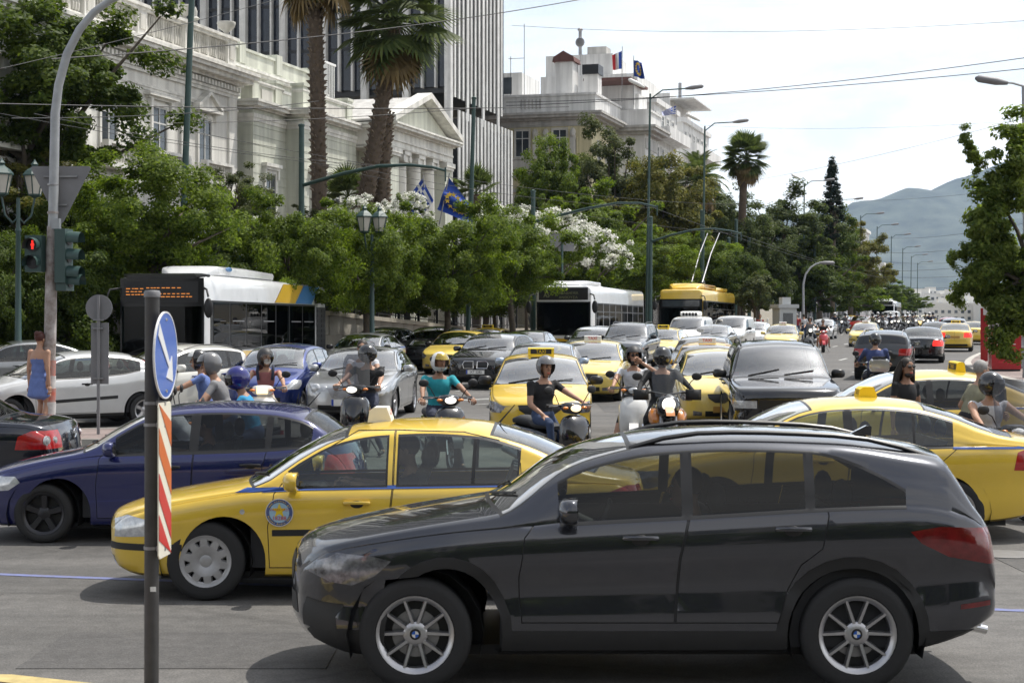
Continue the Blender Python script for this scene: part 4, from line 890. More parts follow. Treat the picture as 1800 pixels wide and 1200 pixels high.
mast('green mast with a curved bracket arm beside the yellow trolleybus', 1144, 384, 92, 1142, .13, [(1146, 424, 92), (1180, 413, 90), (1220, 404, 88), (1255, 402, 87), (1285, 406, 86), (1303, 411, 85)])
for i, (x, y, D) in enumerate([(1234, 372, 112), (1294, 388, 122), (1281, 420, 118), (1317, 420, 128), (1432, 434, 150)]):
    mast('plain green trolley mast, %s in the row beyond the yellow trolleybus' % ['nearest', 'fourth', 'second', 'third', 'last'][i], x, y, D, None, .15)
# curved white lamp by the booth
t = thing('curved_lamp_post', 'pale lamp post with a curved neck beside the guard booth', 'street lamp', gp(1412, 110)); b = Vector(t.location)
m = MB(); m.tube([(0, 0, 0)] + [P(x, y, 110) - b for x, y in [(1412, 530), (1412, 500), (1416, 482), (1425, 470), (1434, 464), (1442, 462)]], [.1, .08, .07, .06, .06, .05, .05], 8); m.build('shaft', 'pole_grey', t, smooth=60); head(t, P(1440, 462, 110) - b, (1, 0, 0))
# traffic signal / lamp post at left
PD = 30.0
LP_ = thing('signal_post', 'grey rust marked lamp post with red and white bands carrying the traffic signals', 'signal post', (PX(86, PD), PD, gz(PD) + .13)); b = Vector(LP_.location)
def rel(x, y, D=PD): return P(x, y, D) - b
m = MB(); m.tube([rel(93, 400), rel(95, 300), rel(97, 200), rel(103, 150), rel(118, 95), rel(140, 52), rel(165, 22), rel(192, 2), rel(260, -28), rel(360, -45)], [.088, .086, .082, .078, .076, .072, .068, .064, .055, .05], 12); m.build('upper_tube', 'pole_grey', LP_, smooth=60)
m = MB(); m.tube([rel(88, 600), rel(91, 440), rel(93, 398)], [.105, .10, .098], 14); m.build('middle_tube', 'rust_white', LP_, smooth=60)
for i, (ya, yb_, mn) in enumerate([(600, 633, 'rust_white'), (633, 660, 'band_red'), (660, 682, 'band_white'), (682, 706, 'band_red'), (706, 728, 'band_white')]):
    m = MB(); m.tube([rel(87.5, ya), rel(86.5, yb_)], .108, 14); m.build('painted_band', mn, LP_, smooth=60)
m = MB(); m.tube([(0, 0, -.05), (0, 0, .3)], .108, 14); m.build('base', 'band_white', LP_, smooth=60)
m = MB(); c = rel(101, 394); m.cbox(c + Vector((0, -.08, 0)), (.14, .12, .18)); m.build('junction_box', 'pole_grey', LP_)
for yy in (325, 374, 466):
    m = MB(); c = rel(93, yy); m.lathe([(.098, -.02), (.102, 0), (.098, .02)], 14, 2, c); m.build('clamp_band', 'rust_white' if yy > 330 else 'steel', LP_, smooth=60)
t = thing('triangle_sign', 'grey back of a triangular give way sign on the banded lamp post', 'sign', P(100, 340, PD - .13)); m = MB(); k = FPX / PD
m.prism([(-50 / k, 50 / k), (-53 / k, 46 / k), (-4 / k, -49 / k), (0, -51 / k), (4 / k, -49 / k), (53 / k, 46 / k), (50 / k, 50 / k)], 1, .26, .275); m.build('plate', 'sign_back', t)
m = MB(); m.box(-.3, .3, .22, .255, .3, .33); m.box(-.12, .12, .22, .255, -.2, -.17); m.build('bracket', 'steel', t)
def signal(name, label, c, rz, heads, lit=None, sc_=1.0, ped=False):
    t = thing(name, label, 'traffic signal', c, rz); m = MB(); n = heads; h = .30 * n
    m.box(-.15, .15, -.10, .10, -h / 2 - .02, h / 2 + .02); o = m.build('housing', 'lantern_green', t)
    for i in range(n):
        z = h / 2 - .15 - i * .30
        q = MB(); q.lathe([(.118, -.101), (.118, -.113), (0.0, -.118)], 18, 1, (0, 0, z)); q.build('lens', 'tower_dark' if not (lit == i and not ped) else 'brake_on', t)
        q = MB(); rows = []
        for kk in range(2):
            rows.append([(.135 * sin(R(a)), -.10 - kk * (.24 if not ped else .16), z + .135 * cos(R(a)) - kk * .02) for a in range(-115, 116, 14)])
        q.grid(rows); q.grid([[(p[0] * .93, p[1], (p[2] - z) * .93 + z) for p in r_] for r_ in rows]); q.build('visor', 'lantern_green', t, smooth=60)
        if lit == i and ped:
            f = MB(); y_ = -.122
            f.ell((0, y_, z + .062), (.02, .004, .022), 10, 6); f.prism([(-.022, z + .035), (.022, z + .035), (.034, z - .01), (.026, z - .012), (.018, z + .012), (.018, z - .075), (.003, z - .075), (.003, z - .02), (-.003, z - .02), (-.003, z - .075), (-.018, z - .075), (-.018, z + .012), (-.026, z - .012), (-.034, z - .01)], 1, y_ - .003, y_ + .003)
            f.build('red_figure', 'brake_on', t)
    return t
signal('pedestrian_signal', 'pedestrian signal showing a lit red standing figure on the banded post', P(62, 446, PD - .1), R(-8), 2, 0, ped=True)
signal('vehicle_signal', 'green traffic signal seen side on at the right of the banded post', P(112, 450, PD - .1), R(78), 3)
signal('small_signal', 'small green repeater signal under the side on traffic signal', P(114, 494, PD - .05), R(78), 1)
# round + rectangular sign backs
t = thing('sign_post', 'thin grey post with round and rectangular sign backs by the traffic island', 'sign', (PX(173, 28.9), 28.9, gz(28.9) + .13)); b = Vector(t.location)
k = FPX / 28.9
m = MB(); m.tube([(0, 0, 0), P(173, 520, 28.9) - b], .028, 8); m.build('post', 'sign_back', t, smooth=60)
m = MB(); c = P(173, 541, 28.9) - b; m.lathe([(.0, .035), (23.5 / k, .035), (23.5 / k, .05), (0, .05)], 28, 1, c); m.build('round_plate', 'sign_back', t)
m = MB(); c = P(174.5, 621, 28.9) - b; m.box(c.x - 15.5 / k, c.x + 15.5 / k, .035, .05, c.z - 54 / k, c.z + 54 / k); m.build('rectangular_plate', 'sign_back', t)
for yy in (562, 577, 665):
    m = MB(); c = P(173, yy, 28.9) - b; m.box(-.085, .085, -.04, .034, c.z - .012, c.z + .012); m.build('clamp', 'steel', t)
# foreground sign post
FD = 8.8; k = FPX / FD
t = thing('foreground_sign_post', 'dark steel post with a blue keep right disc and a red striped marker board', 'sign', (PX(266, FD), FD, .12)); b = Vector(t.location)
m = MB(); m.tube([(0, 0, -.05), P(267.5, 516, FD) - b], .0375, 20); m.build('post', 'pole_dark', t, smooth=60)
m = MB(); c = P(267.5, 516, FD) - b; m.lathe([(.036, -.02), (.042, -.018), (.043, .005), (.036, .016), (0, .018)], 20, 2, c); m.build('post_cap', 'sign_back', t, smooth=40)
ya = R(86.5)       # plate normal turned to the right
def plate(parent, name, poly, mn, y0, y1, loc, rz):
    q = MB(); q.prism(poly, 1, y0, y1); o = q.build(name, mn, parent); o.location = loc; o.rotation_euler.z = rz; return o
dl = P(290, 624, FD - .03) - b; rD = 76 / k
dpl = plate(t, 'blue_disc', [(rD * cos(2 * pi * i / 48), rD * sin(2 * pi * i / 48)) for i in range(48)], 'sign_blue', -.006, 0, dl, ya)
q = MB(); q.lathe([(rD - .007, -.0075), (rD + .001, -.0075), (rD + .001, .003), (rD - .007, .003)], 48, 1, closed=True); q.build('rim', 'sign_white', dpl)
q = MB(); q.prism([(x * 1.0, z * 1.0) for x, z in [(-.135, .165), (-.16, .10), (.045, -.065), (.0, -.115), (.125, -.14), (.105, -.005), (.068, -.045)]], 1, -.010, -.0065); q.build('white_arrow', 'sign_white', dpl)
q = MB()
for s_ in (1, -1): q.lathe([(0, -.013), (.008, -.012), (.009, -.0065)], 8, 1, (0, 0, s_ * rD * .82))
q.build('bolt', 'chrome', dpl)
# marker board
bl = P(288, 842, FD - .03) - b; hw_, hh_ = .125, 135 / k
mb_ = plate(t, 'marker_board', [(-hw_ + .02, -hh_), (hw_ - .02, -hh_), (hw_, -hh_ + .02), (hw_, hh_ - .02), (hw_ - .02, hh_), (-hw_ + .02, hh_), (-hw_, hh_ - .02), (-hw_, -hh_ + .02)], 'sign_cream', -.006, 0, bl, R(87))
for i, (zc, mn) in enumerate([(.33, 'sign_orange'), (.08, 'sign_orange'), (-.15, 'sign_red'), (-.36, 'sign_red')]):
    poly = [(-hw_ + .004, zc + .19), (-hw_ + .004, zc + .06), (hw_ - .004, zc - .17), (hw_ - .004, zc - .04)]
    poly = [(x, max(-hh_ + .005, min(hh_ - .005, z))) for x, z in poly]
    q = MB(); q.prism(poly, 1, -.0085, -.0062); q.build('red_stripe', mn, mb_)
for yy in (708, 746, 962):
    q = MB(); c = P(267, yy, FD) - b; q.lathe([(.039, -.008), (.042, -.008), (.042, .008), (.039, .008)], 20, 2, c, closed=True); q.box(c.x + .03, c.x + .075, c.y - .04, c.y - .01, c.z - .012, c.z + .012); q.build('clamp', 'steel', t)
q = MB(); c = P(267, 1033, FD) - b; q.box(c.x + .0, c.x + .028, c.y - .0405, c.y - .036, c.z - .012, c.z + .012); q.build('sticker', 'white_plastic', t)
# double lantern posts
def lantern_post(label, x, ytop, D, sp):
    t = thing('lantern_post', label, 'street lamp', gp(x, D), .5, 'double lantern posts'); H = CH - (ytop - HZ) / FPX * D - gz(D) - .14; zl = H - .85
    m = MB(); m.lathe([(.22, 0), (.22, .12), (.15, .2), (.13, .9), (.16, 1.0), (.09, 1.1), (.065, zl - 1.0), (.09, zl - .95), (.055, zl - .85), (.05, zl - .1)], 14, 2); m.build('shaft', 'lantern_green', t, smooth=40)
    for s_ in (-1, 1):
        m = MB(); m.tube([(0, 0, zl - .6), (s_ * sp * .35, 0, zl - .75), (s_ * sp * .8, 0, zl - .55), (s_ * sp, 0, zl - .1)], .028, 7); m.build('arm', 'lantern_green', t, smooth=60)
        c = (s_ * sp, 0, 0); o = MB(); o.lathe([(.16, zl), (.27, zl + .48)], 6, 2, c); o = o.build('lantern', 'lantern_glass', t)
        q = MB(); q.lathe([(.31, zl + .47), (.31, zl + .51), (.22, zl + .62), (.10, zl + .70), (.07, zl + .74), (.10, zl + .78), (.05, zl + .84), (.0, zl + .92)], 6, 2, c); q.lathe([(.02, zl - .1), (.17, zl - .03), (.18, zl + .01), (.0, zl + .012)], 6, 2, c)
        for i in range(6):
            a = 2 * pi * i / 6; q.tube([(c[0] + .162 * cos(a), .162 * sin(a), zl), (c[0] + .275 * cos(a), .275 * sin(a), zl + .49)], .016, 4)
        q.build('lantern_frame', 'lantern_green', o)
    return t
lantern_post('green double lantern post between street trees by the stone wall', 654, 363, 58, .28)
lantern_post('green double lantern post at the left edge behind the triangular sign', 32, 283, 44, .42)
# wires
def wire(label, a, b_, sag, r=.012):
    A_, B_ = P(*a), P(*b_); m = MB(); pts = []
    for i in range(17):
        t_ = i / 16; p = A_.lerp(B_, t_); p.z -= sag * 4 * t_ * (1 - t_); pts.append(p - A_)
    m.tube(pts, r * .7, 5, cap=False); m.build('overhead_wire', 'cable', loc=A_, label=label, cat='cable', group='overhead wires')
for i, (a, b_, s_, r_) in enumerate([
    ((-30, 128, 40), (640, -45, 60), .1, .013), ((90, 104, 40), (1060, -8, 62), .25, .022), ((20, 208, 44), (560, 178, 60), .15, .018), ((-20, 182, 46), (1000, 188, 66), .1, .022), ((890, 186, 66), (1830, 98, 50), .25, .018), ((890, 180, 66), (1830, 118, 50), .2, .018),
    ((300, 217, 57), (835, 190, 66), .1, .018), ((-20, 196, 44), (600, 292, 62), .1, .012), ((60, 200, 44), (760, 298, 60), .25, .012), ((330, 230, 57), (1300, 360, 92), .5, .014), ((560, 280, 60), (1155, 366, 71), .3, .012), ((560, 290, 60), (1303, 412, 85), .3, .012),
    ((1150, 366, 71), (1440, 462, 130), .1, .014), ((1300, 412, 85), (1560, 490, 170), .2, .014), ((1235, 330, 112), (1830, 200, 60), .3, .012), ((1420, 470, 150), (1760, 462, 150), .5, .02), ((1480, 480, 170), (1760, 478, 170), .5, .022), ((1500, 440, 150), (1800, 420, 110), .5, .015), ((1510, 415, 160), (1800, 392, 100), .5, .015), ((1400, 350, 157), (1800, 330, 90), .4, .012), ((1230, 220, 108), (1830, 210, 70), .3, .01), ((1540, 500, 190), (1730, 498, 190), .5, .022), ((900, 45, 66), (1830, 35, 50), .3, .01), ((1520, 455, 180), (1790, 448, 140), .6, .016)]):
    wire('thin dark overhead wire strung across the avenue between masts', a, b_, s_, r_)
# flags
def flag(name, label, top, base, corners, build, D, n=12):
    t = thing(name, label, 'flag', P(*base, D)); b = Vector(t.location); m = MB(); m.tube([(0, 0, 0), P(*top, D) - b], .03, 6); m.build('flagpole', 'steel', t); build(t, b); return t
def cloth(par, b, quad, D, mn, name, wav=.25, u0=0, u1=1, v0=0, v1=1, dy=0.0, nu=14, nv=8):
    m = MB(); A_, B_, C_, D_ = [P(x, y, D) - b for x, y in quad]
    rows = []
    for j in range(nv + 1):
        v = v0 + (v1 - v0) * j / nv; r_ = []
        for i in range(nu + 1):
            u = u0 + (u1 - u0) * i / nu; p = (A_.lerp(B_, u)).lerp(D_.lerp(C_, u), v); p.y += wav * sin(u * 9 + v * 2) * (.3 + u) + dy; r_.append(p)
        rows.append(r_)
    m.grid(rows); return m.build(name, mn, par, smooth=60)
def greek(quad, D):
    def f(par, b):
        for i in range(9): cloth(par, b, quad, D, 'flag_blue' if i % 2 == 0 else 'flag_white', 'stripe', v0=i / 9, v1=(i + 1) / 9, nv=2)
        cloth(par, b, quad, D, 'flag_blue', 'canton', u1=.36, v1=5 / 9, dy=-.02); cloth(par, b, quad, D, 'flag_white', 'cross_bar', u1=.36, v0=2 / 9, v1=3 / 9, dy=-.035, nv=2); cloth(par, b, quad, D, 'flag_white', 'cross_bar', u0=.14, u1=.21, v1=5 / 9, dy=-.035, nu=3)
    return f
def euro(quad, D):
    def f(par, b):
        cloth(par, b, quad, D, 'flag_blue', 'cloth'); A_, B_, C_, D_ = [P(x, y, D) - b for x, y in quad]
        for i in range(12):
            g_ = 2 * pi * i / 12; u, v = .5 + .22 * cos(g_), .5 + .33 * sin(g_); p = (A_.lerp(B_, u)).lerp(D_.lerp(C_, u), v); p.y += .25 * sin(u * 9 + v * 2) * (.3 + u) - .05
            s_ = []; 
            for q_ in range(10):
                rr = .14 if q_ % 2 == 0 else .055; s_.append((rr * sin(q_ * pi / 5), rr * cos(q_ * pi / 5)))
            q_ = MB(); q_.prism(s_, 1, -.01, .01); o = q_.build('star', 'flag_gold', par); o.location = p
    return f
flag('greek_flag', 'blue and white striped flag hanging by the portico columns', (744, 308), (752, 400), None, greek([(742, 314), (762, 352), (738, 400), (714, 352)], 74), 74)
flag('european_flag', 'dark blue flag with gold stars hanging beside the striped flag', (790, 305), (772, 395), None, euro([(789, 312), (768, 368), (824, 392), (828, 362)], 74), 74)
def french(quad, D):
    def f(par, b):
        for i, mn in enumerate(['flag_blue', 'flag_white', 'flag_red']): cloth(par, b, quad, D, mn, 'band', .12, u0=i / 3, u1=(i + 1) / 3, nu=5)
    return f
flag('french_flag', 'blue white and red flag flying from the roof of the yellow mansion', (1094, 82), (1093, 180), None, french([(1093, 90), (1076, 97), (1077, 124), (1093, 121)], 138), 138)
flag('european_flag', 'small blue starred flag flying on the mansion roof beside the tricolour', (1114, 98), (1114, 185), None, euro([(1113, 105), (1128, 110), (1133, 140), (1114, 134)], 138), 138)
flag('greek_flag', 'small striped flag blowing on the apartment block balcony', (1189, 185), (1189, 220), None, greek([(1188, 186), (1163, 197), (1164, 204), (1188, 200)], 160), 160)
# guard booth, drinks cabinet kiosk, sign boards
t = thing('guard_booth', 'light grey guard booth with a rooftop air conditioner on the left pavement', 'booth', gp(1379, 103), .25); m = MB(); m.box(-.55, .55, -.55, .55, 0, 2.1); m.build('cabin', 'booth', t)
m = MB(); m.box(-.66, .66, -.66, .66, 2.1, 2.32); m.build('roof', 'booth', t); m = MB(); m.box(-.32, .3, -.58, -.552, 1.0, 1.8); m.build('window', 'window_glass', t); m = MB(); m.box(.552, .58, -.35, .35, .1, 1.9); m.build('door', 'white_plastic', t); m = MB(); m.box(-.25, .3, -.25, .25, 2.32, 2.75); m.build('air_conditioner', 'booth', t)
for i, x in enumerate((1327, 1338, 1349)):
    o = obj('bollard', None, None, None, gp(x, 101), None, 'slim white marker post in the row left of the guard booth', 'bollard', 'white marker posts'); m = MB(); m.tube([(0, 0, 0), (0, 0, 1.45)], .05, 8); m.build('stem', 'white_plastic', o); m = MB(); m.ell((0, 0, 1.46), (.055, .055, .04), 8, 5); m.build('cap', 'white_plastic', o)
# ================================================================== text
TXT = {}
def text_mesh(s, size=1.0, bold=0.0, space=1.0):
    k = (s, round(bold, 4), space)
    if k not in TXT:
        cu = bpy.data.curves.new('lettering', 'FONT'); cu.body = s; cu.align_x = 'CENTER'; cu.align_y = 'CENTER'; cu.size = 1; cu.offset = bold; cu.resolution_u = 2; cu.space_character = space
        to = bpy.data.objects.new('lettering', cu); COL.objects.link(to); bpy.context.view_layer.update()
        TXT[k] = bpy.data.meshes.new_from_object(to.evaluated_get(bpy.context.evaluated_depsgraph_get()))
        bpy.data.objects.remove(to); bpy.data.curves.remove(cu)
    me = TXT[k].copy(); me.transform(Matrix.Scale(size, 4)); return me
def lettering(s, mn, parent, loc, facing, size, sx=1.0, bold=0.01, name='lettering', space=1.0):
    """facing: angle (deg) of the outward normal in the local xy plane"""
    me = text_mesh(s, size, bold, space); me.materials.clear(); me.materials.append(M(mn))
    o = obj(name, me, None, parent); o.location = loc; o.rotation_euler = (R(90), 0, R(facing + 90)); o.scale = (sx, 1, 1); return o
# ================================================================== cars
def pip(p, poly):
    x, y = p; c = False; j = len(poly) - 1
    for i in range(len(poly)):
        xi, yi = poly[i]; xj, yj = poly[j]
        if (yi > y) != (yj > y) and x < (xj - xi) * (y - yi) / (yj - yi) + xi: c = not c
        j = i
    return c
AX = {'side': (0, 2), 'top': (0, 1), 'front': (1, 2)}
def offset_poly(poly, d):
    n = len(poly); ar = sum(poly[i][0] * poly[(i + 1) % n][1] - poly[(i + 1) % n][0] * poly[i][1] for i in range(n)); sg = 1 if ar > 0 else -1
    o = []
    for i in range(n):
        p0 = Vector(poly[i - 1]); p1 = Vector(poly[i]); p2 = Vector(poly[(i + 1) % n]); a = (p1 - p0).normalized(); b = (p2 - p1).normalized()
        n1 = Vector((a.y, -a.x)) * sg; n2 = Vector((b.y, -b.x)) * sg; q = n1 + n2
        q = q / max(.35, q.dot(n1)) if q.length > 1e-6 else n1
        o.append(tuple(p1 + q * d))
    return o
def split(bm, poly, proj, filt=None):
    a0, a1 = AX[proj]; xs = [p[0] for p in poly]; ys = [p[1] for p in poly]; bb = (min(xs), max(xs), min(ys), max(ys))
    fs = []
    for f in bm.faces:
        u = [v.co[a0] for v in f.verts]; v_ = [v.co[a1] for v in f.verts]
        if max(u) > bb[0] and min(u) < bb[1] and max(v_) > bb[2] and min(v_) < bb[3] and (filt is None or filt(f)): fs.append(f)
    n = len(poly)
    for i in range(n):
        p, q = poly[i], poly[(i + 1) % n]; d = (q[0] - p[0], q[1] - p[1])
        if hypot(*d) < 1e-6: continue
        co = [0, 0, 0]; no = [0, 0, 0]; co[a0], co[a1] = p; no[a0], no[a1] = d[1], -d[0]
        mnx, mxx, mny, mxy = min(p[0], q[0]) - 1e-4, max(p[0], q[0]) + 1e-4, min(p[1], q[1]) - 1e-4, max(p[1], q[1]) + 1e-4
        cut = []; rest = []
        for f in fs:
            if not f.is_valid: continue
            u = [v.co[a0] for v in f.verts]; v_ = [v.co[a1] for v in f.verts]
            (cut if max(u) >= mnx and min(u) <= mxx and max(v_) >= mny and min(v_) <= mxy else rest).append(f)
        if not cut: continue
        ed = set(e for f in cut for e in f.edges); vt = set(v for f in cut for v in f.verts)
        r_ = bmesh.ops.bisect_plane(bm, geom=cut + list(ed) + list(vt), dist=1e-5, plane_co=co, plane_no=no)
        fs = rest + [g_ for g_ in r_['geom'] if isinstance(g_, bmesh.types.BMFace)]
    ins = [f for f in fs if f.is_valid and pip((f.calc_center_median()[a0], f.calc_center_median()[a1]), poly)]
    nb = bmesh.new(); mp = {}
    for f in ins:
        vs_ = []
        for v in f.verts:
            if v not in mp: mp[v] = nb.verts.new(v.co)
            vs_.append(mp[v])
        try: nb.faces.new(vs_)
        except ValueError: pass
    bmesh.ops.delete(bm, geom=ins, context='FACES'); nb.normal_update()
    return nb
def circ(c, r, n=24, a0=0, a1=360): return [(c[0] + r * cos(R(a0 + (a1 - a0) * i / n)), c[1] + r * sin(R(a0 + (a1 - a0) * i / n))) for i in range(n + (0 if a1 - a0 >= 360 else 1))]
WH = {}
def wheel_parts(r, rim, w_, style):
    k = (r, rim, w_, style)
    if k in WH: return WH[k]
    h = w_ / 2; t = MB()
    t.lathe([(rim, -h * .8), (rim + .012, -h * .95), (r - .05, -h), (r - .018, -h * .93), (r - .004, -h * .78), (r, -h * .5), (r, h * .5), (r - .004, h * .78), (r - .018, h * .93), (r - .05, h), (rim + .012, h * .95), (rim, h * .8)], 40, 1)
    tm = t.mesh('tyre', 45); d = MB(); d.lathe([(.0, -h * .6), (rim - .02, -h * .6), (rim - .02, h * .05), (.0, h * .05)], 28, 1); dm = d.mesh('hub', 40)
    m = MB(); m.lathe([(rim - .03, h * .2), (rim - .028, h * .70), (rim - .012, h * .88), (rim + .004, h * .93), (rim + .008, h * .80), (rim + .006, -h * .7)], 40, 1)
    def spoke(a, wi, wo, r0, r1, y0, y1, th=.022):
        ca, sa = cos(a), sin(a); p = lambda rr, tt, yy: (rr * ca - tt * sa, yy, rr * sa + tt * ca)
        m.add([p(r0, -wi, y0 - th), p(r0, wi, y0 - th), p(r1, wo, y1 - th), p(r1, -wo, y1 - th), p(r0, -wi * .7, y0), p(r0, wi * .7, y0), p(r1, wo * .7, y1), p(r1, -wo * .7, y1)], [(4, 5, 6, 7), (0, 1, 5, 4), (1, 2, 6, 5), (2, 3, 7, 6), (3, 0, 4, 7), (3, 2, 1, 0)])
    ro = rim - .018
    if style == 'v10':
        for i in range(5):
            a = pi / 2 + 2 * pi * i / 5 + .0
            for s_ in (-1, 1):
                # pairs spreading outwards
                c0 = a + s_ * .20; c1 = a + s_ * .31; p0 = (.052 * cos(c0), .052 * sin(c0)); p1 = (ro * cos(c1), ro * sin(c1)); q = Vector((p1[0] - p0[0], p1[1] - p0[1])); n_ = Vector((-q.y, q.x)).normalized()
                vs_ = []
                for (pp, ww, yy) in ((p0, .017, h * .62), (p1, .013, h * .80)):
                    for s2 in (-1, 1): vs_.append((pp[0] + n_.x * ww * s2, yy - .03, pp[1] + n_.y * ww * s2))
                    for s2 in (-.55, .55): vs_.append((pp[0] + n_.x * ww * s2, yy, pp[1] + n_.y * ww * s2))
                m.add(vs_, [(2, 3, 7, 6), (0, 2, 6, 4), (3, 1, 5, 7), (0, 1, 3, 2), (4, 6, 7, 5)])
        m.lathe([(.074, h * .3), (.074, h * .58), (.06, h * .66), (.034, h * .68), (.034, h * .6)], 24, 1)
    elif style == 'hub10':
        n = 10
        m.lathe([(0, h * .80), (.03, h * .80), (.05, h * .72), (.055, h * .76), (rim * .62, h * .86), (rim * .62, h * .6)], 40, 1)
        for i in range(n): spoke(2 * pi * i / n + .3, .043, .036, rim * .58, rim - .004, h * .855, h * .84, .03)
        m.lathe([(rim - .035, h * .80), (rim - .02, h * .87), (rim + .006, h * .9), (rim + .008, h * .7)], 40, 1)
    elif style == 's5':
        for i in range(5): spoke(2 * pi * i / 5 + .3, .034, .042, .03, ro, h * .55, h * .74)
        m.lathe([(0, h * .66), (.04, h * .64), (.07, h * .5), (.07, h * .2)], 24, 1)
    else:
        for i in range(7): spoke(2 * pi * i / 7 + .3, .024, .034, .03, ro, h * .6, h * .76)
        m.lathe([(0, h * .72), (.04, h * .70), (.075, h * .55), (.075, h * .2)], 24, 1)
    WH[k] = (tm, dm, m.mesh('rim', 35)); return WH[k]
def put_wheel(par, x, y, r, rim, w_, style, rimmat, left, name='wheel', logo=None):
    tm, dm, rm = wheel_parts(r, rim, w_, style)
    o = obj(name, dm, 'black', par); o.location = (x, y, r); o.rotation_euler = (0, rnd.uniform(0, 6) if logo is None else 0, 0 if left else pi)
    if not left: o.rotation_euler = (0, o.rotation_euler[1], pi)
    obj('tyre', tm, 'rubber', o)
    ro = obj('rim', rm, rimmat, o)
    if len(rm.materials) and rm.materials[0] != M(rimmat): ro.material_slots[0].link = 'OBJECT'; ro.material_slots[0].material = M(rimmat)
    if style == 'v10':
        h = w_ / 2
        b = MB(); b.lathe([(0, h * .2), (.145, h * .2), (.145, h * .12)], 28, 1); b.build('brake_disc', 'steel', o)
        b = MB(); b.lathe([(.0, h * .695), (.033, h * .69), (.034, h * .6)], 20, 1); b.build('cap', 'trim', o, smooth=40)
        for q in range(4):
            b = MB(); b.prism([(0, 0)] + circ((0, 0), .021, 6, q * 90, q * 90 + 90), 1, h * .705, h * .712); b.build('roundel', 'white_plastic' if q % 2 else 'sign_blue', o)
        b = MB()
        for i in range(5): b.lathe([(0, h * .5), (.012, h * .5), (.012, h * .3)], 8, 1, (.056 * cos(pi / 2 + pi / 5 + i * 2 * pi / 5), 0, .056 * sin(pi / 2 + pi / 5 + i * 2 * pi / 5)))
        b.build('wheel_bolt', 'trim', o)
    return o
